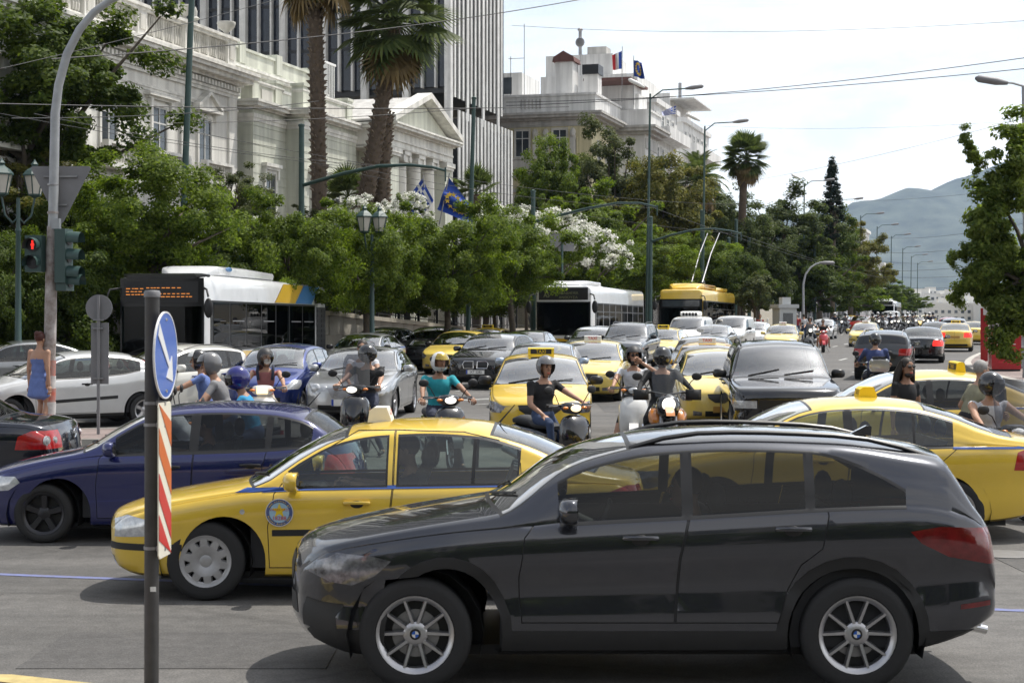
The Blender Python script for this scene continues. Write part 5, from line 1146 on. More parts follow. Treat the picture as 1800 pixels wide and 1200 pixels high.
def car(name, label, sp, color, cat='car', group=None):
    L, W_ = sp['L'], sp['W']; top = pchip(sp['top']); belt_ = pchip(sp['belt']); bot = pchip(sp['bot']); hw = pchip(sp['hw']); tum = sp.get('tum', .42)
    wf, wr = sp['wf'], sp['wr']; r, rim, tw = sp['wheel']; style = sp.get('style', 's7'); rimmat = sp.get('rim', 'alloy'); detail = sp.get('detail', 2)
    belt = lambda s: min(belt_(s), top(s) - .035)
    ss = [0, .012, .03, .06, .10, .15]; st = sp.get('step', .085); s = .22
    while s < L - .2: ss.append(s); s += st
    ss += [L - .16, L - .10, L - .06, L - .03, L - .012, L]
    for k, _ in sp['top']:
        if .2 < k < L - .2 and min(abs(k - q) for q in ss) > .02: ss.append(k)
    ss = sorted(ss)
    def sec(s):
        w_, zb, zs, zt = hw(s), bot(s), belt(s), top(s); h = zt - zs; hs = zs - zb; o = []
        cur = sp.get('sculpt', 1.0)
        o += [(0, zb), (w_ * .5, zb), (w_ - .10, zb), (w_ - .045, zb + min(.025, hs * .1)), (w_ - .022, zb + min(.09, hs * .2))]
        for f, d in ((.32, .014), (.44, .020 * cur), (.56, .016 * cur), (.68, .004), (.76, 0), (.82, .003), (.90, .010), (.96, .022), (1.0, .042)): o.append((w_ - d, zb + hs * f))
        yb = w_ - .055; rr = min(.13, .5 * h); cr = min(sp.get('crown', .05), .32 * h); wr_ = max(.25 * w_, yb - tum * max(0, h - rr - cr)); hh = h - rr - cr
        for t_ in (.08, .30, .55, .80, 1.0): o.append((yb + (wr_ - yb) * t_ + .018 * sin(pi * t_) * min(1, h / .4), zs + t_ * hh))
        yt = wr_ - 1.15 * rr
        o += [(wr_ - .16 * rr, zt - cr - .55 * rr), (wr_ - .5 * rr, zt - cr - .22 * rr), (yt, zt - cr + .0 * rr + .0)]
        for q in (.75, .5, .25, 0): o.append((yt * q, zt - cr * q * q))
        return o
    bm = bmesh.new(); rows = [[bm.verts.new((s, y, z)) for y, z in sec(s)] for s in ss]; n = len(rows[0])
    for i in range(len(rows) - 1):
        for j in range(n - 1): bm.faces.new((rows[i][j], rows[i][j + 1], rows[i + 1][j + 1], rows[i + 1][j]))
    f0 = bm.faces.new(rows[0]); f1 = bm.faces.new(rows[-1][::-1])
    bm.normal_update(); bmesh.ops.recalc_face_normals(bm, faces=bm.faces)
    if sum(f.normal.y for f in bm.faces if f.calc_center_median().y > W_ * .4) < 0: bmesh.ops.reverse_faces(bm, faces=bm.faces)
    for sx_ in (0, L):     # grid the flat caps so that they can follow the bumper curve
        for q in [.1, .2, .3, .4, .5, .6, .7]:
            fs = [f for f in bm.faces if all(abs(v.co.x - sx_) < 1e-4 for v in f.verts)]
            bmesh.ops.bisect_plane(bm, geom=fs + list({e for f in fs for e in f.edges}) + list({v for f in fs for v in f.verts}), dist=1e-5, plane_co=(0, q, 0), plane_no=(0, 1, 0))
    root = thing(name, label, cat, group=group); mid = (wf + wr) / 2; bf, bw, br = sp.get('bow', (.20, .10, .14))
    bowf = pchip([(0, bf), (sp['wind'][0], bw), (mid, 0), (sp['rear'][0], -br * .45), (L, -br)])
    def fin(b, name_, mn, par=root, mirror='merge', smooth=38, off=0.0, solid=0.0):
        """warp to car space and link; mirror: merge | pair | left"""
        if not b.faces: b.free(); return []
        if off:
            b.normal_update()
            for v in b.verts: v.co += v.normal * off
        for v in b.verts: v.co.x = mid - (v.co.x + bowf(v.co.x) * (abs(v.co.y) / (W_ / 2)) ** 2)
        outl = []
        def link(bb, nm):
            bmesh.ops.triangulate(bb, faces=[f for f in bb.faces if len(f.verts) > 4])
            smoothbm(bb, smooth); me = bpy.data.meshes.new(nm); bb.to_mesh(me); bb.free(); outl.append(obj(nm, me, mn, par))
        bmesh.ops.reverse_faces(b, faces=b.faces)
        if mirror == 'merge':
            g_ = bmesh.ops.duplicate(b, geom=list(b.verts) + list(b.edges) + list(b.faces)); nv = [x for x in g_['geom'] if isinstance(x, bmesh.types.BMVert)]; nf = [x for x in g_['geom'] if isinstance(x, bmesh.types.BMFace)]
            for v in nv: v.co.y *= -1
            bmesh.ops.reverse_faces(b, faces=nf); bmesh.ops.remove_doubles(b, verts=b.verts, dist=1e-4); link(b, name_)
        else:
            c = b.copy()
            for v in c.verts: v.co.y *= -1
            bmesh.ops.reverse_faces(c, faces=c.faces); link(b, name_); link(c, name_)
        return outl
    SIDE = lambda f: f.normal.y > .12 and f.calc_center_median().y > W_ * .22
    GH = lambda f: f.normal.y > .12 and f.calc_center_median().z > belt(f.calc_center_median().x) - .03
    TOPF = lambda f: f.normal.z > .02 and f.calc_center_median().z > belt(f.calc_center_median().x)
    # wheel arches
    ar = sp.get('arch', r + .055)
    for c in (wf, wr):
        poly = [(c + ar, -.05)] + circ((c, r), ar, 18, 0, 180) + [(c - ar, -.05)]
        split(bm, poly, 'side', lambda f: (f.normal.y > .1 and f.calc_center_median().y > W_ * .3)).free()
        split(bm, [(c - ar, W_ / 2 - .30), (c + ar, W_ / 2 - .30), (c + ar, W_), (c - ar, W_)], 'top', lambda f: f.normal.z < -.3).free()
    # screens
    def gl_band(s0, s1, m0, m1):
        def half(s): h = top(s) - belt(s); rr = min(.13, .5 * h); cr = min(.05, .32 * h); return max(.2, hw(s) - .055 - tum * max(0, h - rr - cr) - .55 * rr)
        k = 6; return [(s0, 0)] + [(s0 + (s1 - s0) * i / k, half(s0 + (s1 - s0) * i / k) - (m0 + (m1 - m0) * i / k)) for i in range(k + 1)] + [(s1, 0)]
    gm = sp.get('glass', 'glass'); gside = sp.get('glass_side', gm)
    s0, s1 = sp['wind']; p_ = gl_band(s0, s1, .015, .03)
    fr = split(bm, [(q[0] + (-.0 if q[0] == s0 else 0), q[1] + (.022 if q[1] > 0 else 0)) for q in p_], 'top', TOPF); g_ = split(fr, [(min(max(q[0], s0 + .025), s1 - .03), q[1]) for q in p_], 'top')
    wt_ = fin(fr, 'windscreen_trim', 'trim'); fin(g_, 'windscreen', 'glass_screen')
    if sp['rear']:
        s0, s1 = sp['rear']; p_ = gl_band(s0, s1, .03, .06)
        fr = split(bm, [(q[0], q[1] + (.022 if q[1] > 0 else 0)) for q in p_], 'top', TOPF); g_ = split(fr, [(min(max(q[0], s0 + .025), s1 - .02), q[1]) for q in p_], 'top'); fin(fr, 'rear_window_trim', 'trim'); fin(g_, 'rear_window', sp.get('glass_rear', gside))
    # side windows, doors
    cp_ = sp.get('wcap'); capf = (lambda x: 9.0) if not cp_ else (lambda x: 9.0 if x < cp_[0] else (top(cp_[0]) - sp.get('wtop', .145)) + (cp_[2] - (top(cp_[0]) - sp.get('wtop', .145))) * ((x - cp_[0]) / (cp_[1] - cp_[0])) ** 1.6); pil = []
    panes = []
    if sp.get('black_pillars'):
        a, b_ = sp['wins'][0][0], sp['wins'][-1][1]; xs = [a + (b_ - a) * i / 16 for i in range(17)]; mt0 = sp.get('wtop', .145) - .018
        pb_ = [(x, belt(x) - .008) for x in xs] + [(x, max(belt(x) + .02, min(top(x) - mt0, capf(x) + .02))) for x in xs][::-1]
        pil.append(split(bm, pb_, 'side', GH))
    mt_ = sp.get('wtop', .145); lo_ = sp.get('wlow', .012)
    for (a, b_) in sp['wins']:
        k = 9; xs = [a + (b_ - a) * i / k for i in range(k + 1)]; lower = [(x, belt(x) + lo_) for x in xs]; upper = [(x, max(belt(x) + lo_ + .012, min(top(x) - mt_, capf(x)))) for x in xs]
        poly = lower + upper[::-1]; poly = [p for i, p in enumerate(poly) if hypot(p[0] - poly[i - 1][0], p[1] - poly[i - 1][1]) > .008]
        fr = split(pil[0] if pil else bm, offset_poly(poly, .018), 'side', GH); g_ = split(fr, poly, 'side'); panes.append((fr, g_, a, b_))
    for pb in pil: fin(pb, 'pillar_trim', 'trim', mirror='pair')
    for nm, poly, mn in sp.get('paint_side', []): fin(split(bm, poly, 'side', SIDE), nm, mn, mirror='pair', off=.004)
    doors = []
    for poly in sp['doors']:
        ringb = split(bm, offset_poly(poly, .004), 'side', (lambda f: SIDE(f) and f.calc_center_median().z < belt(f.calc_center_median().x) + .01) if sp.get('black_pillars') else SIDE); d = split(ringb, offset_poly(poly, -.004), 'side'); doors.append((ringb, d, poly))
    dobj = []
    for ringb, d, poly in doors:
        fin(ringb, 'door_gap', 'black', off=-.004, mirror='pair'); dobj.append((fin(d, 'door', color, mirror='pair'), poly))
    for fr, g_, a, b_ in panes:
        par = [None, None]
        for do, poly in dobj:
            if min(p[0] for p in poly) - .1 <= a and b_ <= max(p[0] for p in poly) + .1: par = do
        for nb, nm, mn in ((fr, 'window_trim', 'trim'), (g_, 'side_window', gside)):
            os_ = fin(nb, nm, mn, mirror='pair')
            for o, pr in zip(os_, par):
                if pr: o.parent = pr
    # lamps and face
    for nm, proj, poly, mn, flt in sp.get('parts', []):
        fl = {'front': lambda f: f.calc_center_median().x < .5 and f.normal.x < -.10, 'back': lambda f: f.calc_center_median().x > L - .6 and f.normal.x > .10, 'side': SIDE, 'sf': lambda f: f.calc_center_median().x < 1.3 and f.normal.z > -.6 and f.calc_center_median().y > W_ * .23, 'sr': lambda f: f.calc_center_median().x > L - 1.2 and f.normal.z > -.6 and f.calc_center_median().y > W_ * .275, 'topf': lambda f: f.normal.z > .25 and f.calc_center_median().x < 1.6}[flt]
        if nm == 'bonnet_gap' or nm == 'boot_gap':
            ringb = split(bm, offset_poly(poly, .004), proj, fl); inner = split(ringb, offset_poly(poly, -.004), proj); fin(ringb, nm, 'black', off=-.003); fin(inner, mn, color)
        else: fin(split(bm, poly, proj, fl), nm, mn, mirror='merge' if poly[0][0] <= 1e-6 and proj == 'front' else 'pair', off=.003)
    fin(bm, 'body', color)
    # ---------------- interior and underside
    hwm = hw(mid) - .10; s_a = sp['wind'][0] + .1; s_z = min(sp['rear'][1] if sp['rear'] else L - .3, wr + .35); bz = belt(mid) - .06
    m = MB(); m.box(mid - s_z, mid - s_a, -hwm, hwm, .26, .30); m.box(mid - s_z, mid - s_a, hwm - .03, hwm, .30, bz); m.box(mid - s_z, mid - s_a, -hwm, -hwm + .03, .30, bz); m.build('cabin_lining', 'interior', root)
    m = MB(); dz = top(sp['wind'][0]) - .10; m.prism([(mid - s_a - .0, dz), (mid - s_a - .45, dz - .01), (mid - s_a - .55, dz - .12), (mid - s_a - .5, .35), (mid - s_a, .35)], 1, -hwm + .04, hwm - .04); m.build('dashboard', 'interior', root)
    fs_ = sp.get('seat_s', s_a + 1.05); rf = top(fs_ + .3)
    def seat(x, y, w2, zb_, nm='seat'):
        q = MB(); q.box(x - .05, x + .5, y - w2, y + w2, zb_, zb_ + .16); o = q.build(nm, 'seat_grey', root, smooth=30)
        q = MB(); q.prism([(x - .02, zb_ + .12), (x + .12, zb_ + .12), (x - .10, zb_ + .68), (x - .20, zb_ + .66)], 1, y - w2 * .92, y + w2 * .92); q.build('backrest', 'seat_grey', o)
        q = MB(); q.ell((x - .19, y, zb_ + .78), (.06, .13, .10), 10, 6); q.build('headrest', 'seat_grey', o, smooth=60)
    for y in (.36, -.36): seat(mid - fs_ - .28, y, .24, .34)
    if sp.get('rear_seat', True): seat(mid - fs_ - 1.08, .33, .30, .36, 'rear_seat'); seat(mid - fs_ - 1.08, -.33, .30, .36, 'rear_seat')
    m = MB(); c = Vector((mid - s_a - .62, .36, dz - .06)); rot = Matrix.Rotation(R(-25), 3, 'Y')
    m.tube([c + rot @ Vector((0, .18 * cos(2 * pi * i / 18), .18 * sin(2 * pi * i / 18))) for i in range(19)], .014, 6); m.tube([c, c + rot @ Vector((.25, 0, 0))], .03, 6); m.tube([c + rot @ Vector((0, -.17, 0)), c + rot @ Vector((0, .17, 0))], .02, 5); m.build('steering_wheel', 'black', root, smooth=60)
    for x in (wf, wr):
        m = MB(); rows = []
        for y in (W_ / 2 - .34, hw(x) - .03): rows.append([(mid - x + (ar + .01) * cos(R(a)), y, r + (ar + .01) * sin(R(a))) for a in range(-20, 201, 20)])
        m.grid(rows); m.add([(mid - x + (ar + .01) * cos(R(a)), W_ / 2 - .34, r + (ar + .01) * sin(R(a))) for a in range(-20, 201, 20)], [tuple(range(12))])
        for y_ in (1, -1):
            q = MB(); q.v = [(v[0], v[1] * y_, v[2]) for v in m.v]; q.f = list(m.f); q.m = list(m.m); q.build('wheel_well', 'black', root)
    for x in (wf, wr):
        for y_ in (1, -1): put_wheel(root, mid - x, y_ * (hw(x) - tw / 2 - .022), r, rim, tw, style, rimmat, y_ > 0, logo=1 if style == 'v10' else None)
    m = MB(); m.box(mid - L + .5, mid - .5, -W_ / 2 + .25, W_ / 2 - .25, bot(mid) - .04, bot(mid) + .02); m.build('underbody', 'black', root)
    # ---------------- mirrors, handles
    mx_, mz_ = sp.get('mirror', (sp['wind'][0] + .52, belt(sp['wind'][0] + .5) + .10))
    for y_ in (1, -1):
        q = MB(); y0 = hw(mx_) - .03
        q.ell((0, y_ * .115, 0), (.085, .12, .10), 16, 10); q.v = [(max(v[0], -.035), v[1], max(-.07, min(.075, v[2]))) for v in q.v]
        o = q.build('side_mirror', sp.get('mirror_mat', color), root, smooth=50); o.location = (mid - mx_, y_ * y0, mz_)
        q = MB(); q.tube([(0, -y_ * .05, -.06), (0, y_ * .06, -.05)], .028, 6); q.build('mirror_arm', 'trim', o)
        q = MB(); q.ell((-.036, y_ * .115, 0), (.004, .09, .058), 12, 6); q.build('mirror_glass', 'chrome', o)
    hm = sp.get('handle_mat', color)
    for (hs_, hz_) in sp.get('handles', []):
        for y_ in (1, -1):
            q = MB(); q.tube([(-.10, 0, 0), (-.07, y_ * .028, .004), (.07, y_ * .028, .004), (.10, 0, 0)], .015, 6); y0 = hw(hs_) - .004
            o = q.build('door_handle', hm, root, smooth=60); o.location = (mid - hs_, y_ * y0, hz_)
            q = MB(); q.ell((0, 0, -.012), (.055, .006, .032), 12, 6); q.build('handle_recess', 'trim', o, smooth=60)
    # wipers
    if detail > 0:
        s0, s1 = sp['wind']
        for y0, y1 in ((.05, .55), (-.55, -.03)):
            q = MB(); pts = []
            for t_ in (0, .33, .66, 1):
                y = y0 + (y1 - y0) * t_; s_ = s0 + .035 + .12 * t_; pts.append((mid - (s_ + bowf(s_) * (y / (W_ / 2)) ** 2), y, top(s_) - .03 * (y / .7) ** 2 + .012))
            q.tube(pts, .009, 5); q.build('wiper', 'black', root)
    root['mid'] = mid
    return root
def plate_front(root, sp, s, z, txt, y=0, back=False, amber=False, tilt=0):
    mid = root['mid']; x = mid - s + (.012 if not back else -.012); m = MB(); m.box(-.006, .006, -.26, .26, -.056, .056); o = m.build('number_plate', 'plate_amber' if amber else 'plate', root); o.location = (x, y, z)
    f = 0 if not back else 180; d = .0075 if not back else -.0075
    m = MB(); sgn = -1 if not back else 1
    if not amber: m.box(-.0008, .0008, min(sgn * .258, sgn * .215) , max(sgn * .258, sgn * .215), -.054, .054); q = m.build('country_band', 'plate_blue', o); q.location.x = d * .92
    if txt: lettering(txt, 'plate_text', o, (d, -sgn * .02, 0), f, .105, .85, .006)
    return o
def taxi_sign(root, s, z, kind, txt='TAXI', y=0, mn='white_plastic', tm='red_text', W=.36):
    mid = root['mid']; m = MB()
    m.prism([(-.10, 0), (.10, 0), (.085, .10), (.05, .125), (-.06, .125), (-.095, .03)] if kind == 'wedge' else [(-.07, 0), (.07, 0), (.05, .125), (.03, .14), (-.03, .14), (-.05, .125)], 1, -W / 2, W / 2)
    o = m.build('taxi_sign', mn, root, smooth=30); o.location = (mid - s, y, z)
    if kind == 'wedge': lettering(txt, tm, o, (.094, 0, .062), 0, .10, .9, .004); lettering(txt, tm, o, (-.0855, 0, .07), 180, .09, .9, .004)
    else:
        if tm == 'plate_text':
            for s_ in (1, -1): m = MB(); m.box(.061 if s_ > 0 else -.066, .066 if s_ > 0 else -.061, -W * .4, W * .4, .03, .115); m.build('sign_panel', 'plate_text', o)
            lettering(txt, 'sign_yellow', o, (.068, 0, .072), 0, .085, .95, .004); lettering(txt, 'sign_yellow', o, (-.068, 0, .072), 180, .085, .95, .004)
        else: lettering(txt, tm, o, (.066, 0, .07), 0, .11, .95, .006); lettering(txt, tm, o, (-.066, 0, .07), 180, .11, .95, .006)
    return o
def roof_rails(root, sp, s0, s1, y, mn, dz=.045):
    mid = root['mid']; top = pchip(sp['top'])
    for y_ in (1, -1):
        m = MB(); n = 9; pts = []
        for i in range(n + 1):
            t_ = i / n; s = s0 + (s1 - s0) * t_; e = min(1, 6 * min(t_, 1 - t_)); pts.append((mid - s, y_ * y, top(s) - .055 + e * dz))
        m.tube(pts, .017, 6); m.build('roof_rail', mn, root, smooth=60)
def antenna(root, sp, s, kind='fin', mn=None):
    mid = root['mid']; z = pchip(sp['top'])(s) - .006; m = MB()
    if kind == 'fin': m.prism([(.09, 0), (-.07, 0), (-.075, .06), (-.04, .065)], 1, -.022, .022); 
    else: m.tube([(0, 0, 0), (-.14, 0, .16)], [.009, .004], 5); m.ell((0, 0, 0), (.03, .025, .014), 8, 5)
    o = m.build('roof_antenna', mn or 'trim', root, smooth=40); o.location = (mid - s, 0, z)
# ------------------------------------------------------------------ car shapes
def arc_door(a, b, z0, zt, wr_=None, ar=.4, rz=.32, front=0):
    return [(a, z0), (b, z0), (b, zt), (a, zt)]
X1 = dict(sculpt=2.0, L=4.44, W=1.82, wf=.84, wr=3.51, wheel=(.345, .232, .225), style='v10', arch=.405, tum=.40, crown=.04, wtop=.118, wlow=.015,
    top=[(0, .70), (.03, .80), (.12, .88), (.4, .955), (.8, 1.03), (1.15, 1.085), (1.24, 1.10), (1.75, 1.40), (2.0, 1.475), (2.3, 1.53), (2.8, 1.555), (3.4, 1.535), (3.85, 1.475), (4.10, 1.425), (4.14, 1.38), (4.30, 1.13), (4.38, 1.02), (4.42, .95), (4.44, .80)],
    belt=[(0, .70), (.1, .82), (.4, .89), (.9, .955), (1.3, .985), (1.6, 1.0), (2.5, 1.045), (3.5, 1.10), (3.9, 1.11), (4.2, 1.06), (4.36, .98), (4.44, .74)],
    bot=[(0, .40), (.06, .29), (.3, .215), (.6, .22), (3.8, .24), (4.2, .33), (4.44, .44)],
    hw=[(0, .60), (.04, .72), (.12, .81), (.3, .87), (.6, .900), (.84, .908), (1.4, .898), (2.2, .900), (3.0, .905), (3.6, .91), (4.1, .90), (4.3, .875), (4.40, .84), (4.44, .79)],
    wind=(1.25, 2.16), rear=(4.10, 4.30), bow=(.30, .13, .10), glass='glass', glass_side='glass_tint', glass_rear='glass_dark',
    wins=[(1.66, 2.46), (2.53, 3.22), (3.28, 3.84)], wcap=(3.25, 3.84, 1.20), black_pillars=True, seat_s=2.25,
    doors=[[(1.38, .42), (2.41, .42), (2.44, .8), (2.50, 1.05), (2.50, 1.52), (2.20, 1.50), (1.72, 1.24), (1.40, .93), (1.36, .7)], [(2.42, .42), (3.05, .42), (3.11, .62), (3.19, .77), (3.32, .87), (3.36, 1.06), (3.30, 1.52), (2.51, 1.53), (2.51, 1.05), (2.45, .8)]],
    handles=[(2.20, .93), (3.12, .985)], mirror=(1.78, 1.10),
    parts=[('headlight', 'side', [(.05, .77), (.02, .70), (.10, .655), (.22, .64), (.36, .70), (.47, .79), (.36, .815), (.15, .83)], 'lamp_dark', 'sf'),
           ('tail_light', 'side', [(3.86, .97), (3.93, .90), (4.10, .82), (4.40, .77), (4.5, .78), (4.5, .98), (4.3, .99), (4.05, 1.0)], 'lamp_darkred', 'sr'),
           ('kidney_grille', 'front', [(.05, .62), (.30, .60), (.38, .68), (.34, .77), (.06, .78)], 'trim', 'front'), ('lower_intake', 'front', [(0, .42), (.5, .42), (.45, .54), (0, .54)], 'black', 'front'), ('side_intake', 'front', [(.56, .36), (.80, .36), (.80, .52), (.62, .54)], 'black', 'front'),
           ('boot_gap', 'front', [(0, .60), (.58, .60), (.64, .75), (.66, 1.05), (0, 1.05)], 'tailgate', 'back'),
           ('cladding', 'side', [(-.1, .1), (4.6, .1), (4.6, .37), (-.1, .37)], 'plastic', 'side'),
           ('arch_cladding', 'side', circ((.84, .345), .475, 26), 'plastic', 'side'), ('arch_cladding', 'side', circ((3.51, .345), .475, 26), 'plastic', 'side'),
           ('bumper_reflector', 'side', [(4.18, .50), (4.40, .52), (4.40, .55), (4.18, .53)], 'lamp_darkred', 'side')])
OC1 = dict(L=4.507, W=1.731, wf=.90, wr=3.412, wheel=(.318, .205, .195), style='hub10', rim='hubcap', arch=.365, tum=.40, wtop=.115, wlow=.030, sculpt=.5,
    top=[(0, .60), (.03, .67), (.12, .715), (.4, .80), (.9, .885), (1.08, .915), (1.15, .935), (1.6, 1.20), (1.95, 1.355), (2.3, 1.415), (2.7, 1.431), (3.1, 1.41), (3.5, 1.315), (3.9, 1.15), (4.15, 1.045), (4.3, 1.01), (4.42, .985), (4.47, .90), (4.507, .60)],
    belt=[(0, .56), (.1, .655), (.4, .745), (.9, .835), (1.2, .87), (1.6, .885), (3.4, .915), (4.1, .935), (4.35, .92), (4.47, .80), (4.507, .55)],
    bot=[(0, .36), (.05, .26), (.25, .19), (.6, .19), (3.8, .20), (4.3, .25), (4.507, .36)],
    hw=[(0, .58), (.04, .68), (.12, .75), (.3, .815), (.6, .845), (.9, .855), (1.5, .858), (3.4, .855), (4.0, .83), (4.35, .78), (4.47, .72), (4.507, .65)],
    wind=(1.155, 2.02), rear=(3.22, 4.12), bow=(.20, .14, .16), glass='glass', glass_side='glass',
    wins=[(1.50, 2.36), (2.47, 3.09), (3.12, 3.48)], seat_s=2.2,
    doors=[[(1.30, .27), (2.33, .27), (2.39, .6), (2.42, .9), (2.42, 1.36), (2.1, 1.35), (1.55, 1.06), (1.34, .86), (1.28, .6)], [(2.34, .27), (2.93, .27), (3.0, .48), (3.1, .62), (3.22, .70), (3.53, .92), (3.50, 1.10), (3.30, 1.28), (3.0, 1.345), (2.43, 1.36), (2.43, .9), (2.40, .6)]],
    handles=[(2.12, .79), (3.08, .81)], mirror=(1.62, .965),
    paint_side=[('blue_stripe', [(1.0, .868), (1.25, .872), (1.6, .886), (3.4, .915), (3.9, .93), (3.9, .958), (3.4, .943), (1.6, .916), (1.12, .906)], 'stripe_blue'),
                ('rub_strip', [(1.32, .525), (2.32, .535), (2.32, .585), (1.32, .575)], 'plastic'), ('rub_strip', [(2.42, .538), (2.96, .542), (2.96, .592), (2.42, .588)], 'plastic')],
    parts=[('headlight', 'side', [(.03, .64), (.02, .50), (.30, .52), (.36, .56), (.30, .64), (.12, .68)], 'lamp_clear', 'sf'), ('grille', 'front', [(0, .50), (.30, .50), (.36, .62), (0, .63)], 'trim', 'front'), ('bumper_strip', 'side', [(-.1, .40), (.55, .40), (.55, .455), (-.1, .455)], 'plastic', 'sf'),
           ('lower_grille', 'front', [(0, .26), (.42, .26), (.42, .34), (0, .34)], 'black', 'front'), ('fog_light', 'front', [(.47, .26), (.60, .26), (.60, .34), (.47, .34)], 'lamp_dark', 'front'),
           ('tail_light', 'side', [(4.20, .70), (4.6, .68), (4.6, .90), (4.40, .92), (4.24, .86)], 'lamp_red', 'sr')])
OC2 = dict(OC1, mirror_mat='trim', black_pillars=True, L=4.57, W=1.77, wf=.91, wr=3.49, wheel=(.318, .21, .205), style='s7', rim='alloy', sculpt=1.0,
    top=[(0, .62), (.03, .70), (.12, .76), (.4, .85), (.85, .93), (1.05, .96), (1.12, .98), (1.6, 1.25), (1.98, 1.40), (2.3, 1.447), (2.7, 1.462), (3.1, 1.44), (3.5, 1.35), (3.9, 1.20), (4.2, 1.10), (4.36, 1.065), (4.48, 1.03), (4.53, .93), (4.57, .62)],
    belt=[(0, .58), (.1, .69), (.4, .79), (.9, .88), (1.2, .915), (1.6, .93), (3.4, .965), (4.1, .985), (4.4, .96), (4.53, .82), (4.57, .56)],
    hw=[(0, .60), (.04, .70), (.12, .775), (.3, .84), (.6, .868), (.91, .876), (1.5, .88), (3.5, .876), (4.1, .85), (4.4, .80), (4.53, .74), (4.57, .66)],
    wind=(1.125, 2.06), rear=(3.25, 4.2), wins=[(1.50, 2.38), (2.48, 3.12), (3.15, 3.56)], paint_side=[('blue_stripe', [(3.55, .955), (4.40, .955), (4.40, .978), (3.55, .978)], 'stripe_blue')],
    doors=[[(1.30, .27), (2.34, .27), (2.40, .6), (2.43, .94), (2.43, 1.39), (2.1, 1.38), (1.55, 1.10), (1.32, .90), (1.28, .6)], [(2.35, .27), (3.0, .27), (3.07, .48), (3.17, .62), (3.30, .72), (3.60, .96), (3.57, 1.13), (3.34, 1.30), (3.0, 1.375), (2.44, 1.39), (2.44, .94), (2.41, .6)]],
    handles=[(2.14, .84), (3.14, .86)], mirror=(1.62, 1.02),
    parts=[('headlight', 'side', [(.02, .66), (.015, .55), (.20, .55), (.36, .60), (.42, .70), (.30, .735), (.12, .72)], 'lamp_dark', 'sf'), ('grille', 'front', [(0, .52), (.22, .52), (.34, .60), (.36, .68), (0, .69)], 'trim', 'front'), ('lower_grille', 'front', [(0, .27), (.40, .27), (.40, .37), (0, .37)], 'black', 'front'), ('fog_light', 'front', [(.46, .28), (.62, .28), (.62, .37), (.46, .35)], 'lamp_dark', 'front'),
           ('tail_light', 'side', [(4.22, .74), (4.7, .72), (4.7, .96), (4.40, .97), (4.26, .92)], 'lamp_red', 'sr'), ('boot_gap', 'front', [(0, .58), (.52, .58), (.60, .72), (.64, 1.0), (0, 1.02)], 'tailgate', 'back'), ('rear_plate_recess', 'front', [(0, .68), (.30, .68), (.30, .82), (0, .82)], 'trim', 'back'), ('rear_skirt', 'front', [(0, .30), (.62, .30), (.62, .40), (0, .40)], 'black', 'back')])
EXE = dict(OC2, mirror_mat='paint_base', L=4.82, W=1.82, wf=.86, wr=3.71, wheel=(.33, .225, .22),
    top=[(0, .62), (.03, .70), (.12, .755), (.4, .84), (.9, .925), (1.25, .965), (1.32, .985), (1.8, 1.25), (2.2, 1.41), (2.55, 1.45), (2.9, 1.455), (3.3, 1.42), (3.7, 1.28), (4.05, 1.085), (4.12, 1.06), (4.5, 1.03), (4.72, 1.0), (4.78, .90), (4.82, .60)],
    belt=[(0, .58), (.1, .685), (.4, .78), (.9, .875), (1.3, .92), (1.8, .94), (3.4, .965), (4.0, .98), (4.5, .96), (4.75, .85), (4.82, .56)],
    bot=[(0, .34), (.05, .25), (.25, .19), (.6, .19), (4.0, .20), (4.5, .26), (4.82, .36)],
    hw=[(0, .62), (.04, .72), (.12, .80), (.3, .865), (.6, .893), (.9, .90), (1.6, .905), (3.7, .90), (4.3, .87), (4.65, .82), (4.78, .76), (4.82, .68)],
    wind=(1.33, 2.28), rear=(3.38, 4.06), wins=[(1.72, 2.62), (2.72, 3.40), (3.43, 3.80)], paint_side=[],
    doors=[[(1.48, .27), (2.56, .27), (2.62, .6), (2.67, .94), (2.67, 1.40), (2.3, 1.39), (1.75, 1.10), (1.50, .90), (1.46, .6)], [(2.57, .27), (3.20, .27), (3.27, .48), (3.37, .62), (3.50, .72), (3.84, .97), (3.80, 1.13), (3.55, 1.30), (3.2, 1.39), (2.68, 1.40), (2.68, .94), (2.63, .6)]],
    handles=[(2.38, .85), (3.36, .87)], mirror=(1.86, 1.02), seat_s=2.4,
    parts=[('grille', 'front', [(0, .50), (.26, .50), (.36, .68), (0, .69)], 'steel', 'front'), ('lower_grille', 'front', [(0, .26), (.55, .26), (.55, .36), (0, .36)], 'black', 'front'), ('headlight', 'side', [(.03, .65), (.02, .54), (.26, .54), (.40, .62), (.42, .70), (.30, .73), (.12, .70)], 'lamp_clear', 'sf'),
           ('tail_light', 'side', [(4.42, .70), (5, .70), (5, .92), (4.6, .92), (4.46, .86)], 'lamp_red', 'sr'), ('boot_gap', 'front', [(0, .56), (.55, .56), (.58, .98), (0, 1.0)], 'bootlid', 'back')])
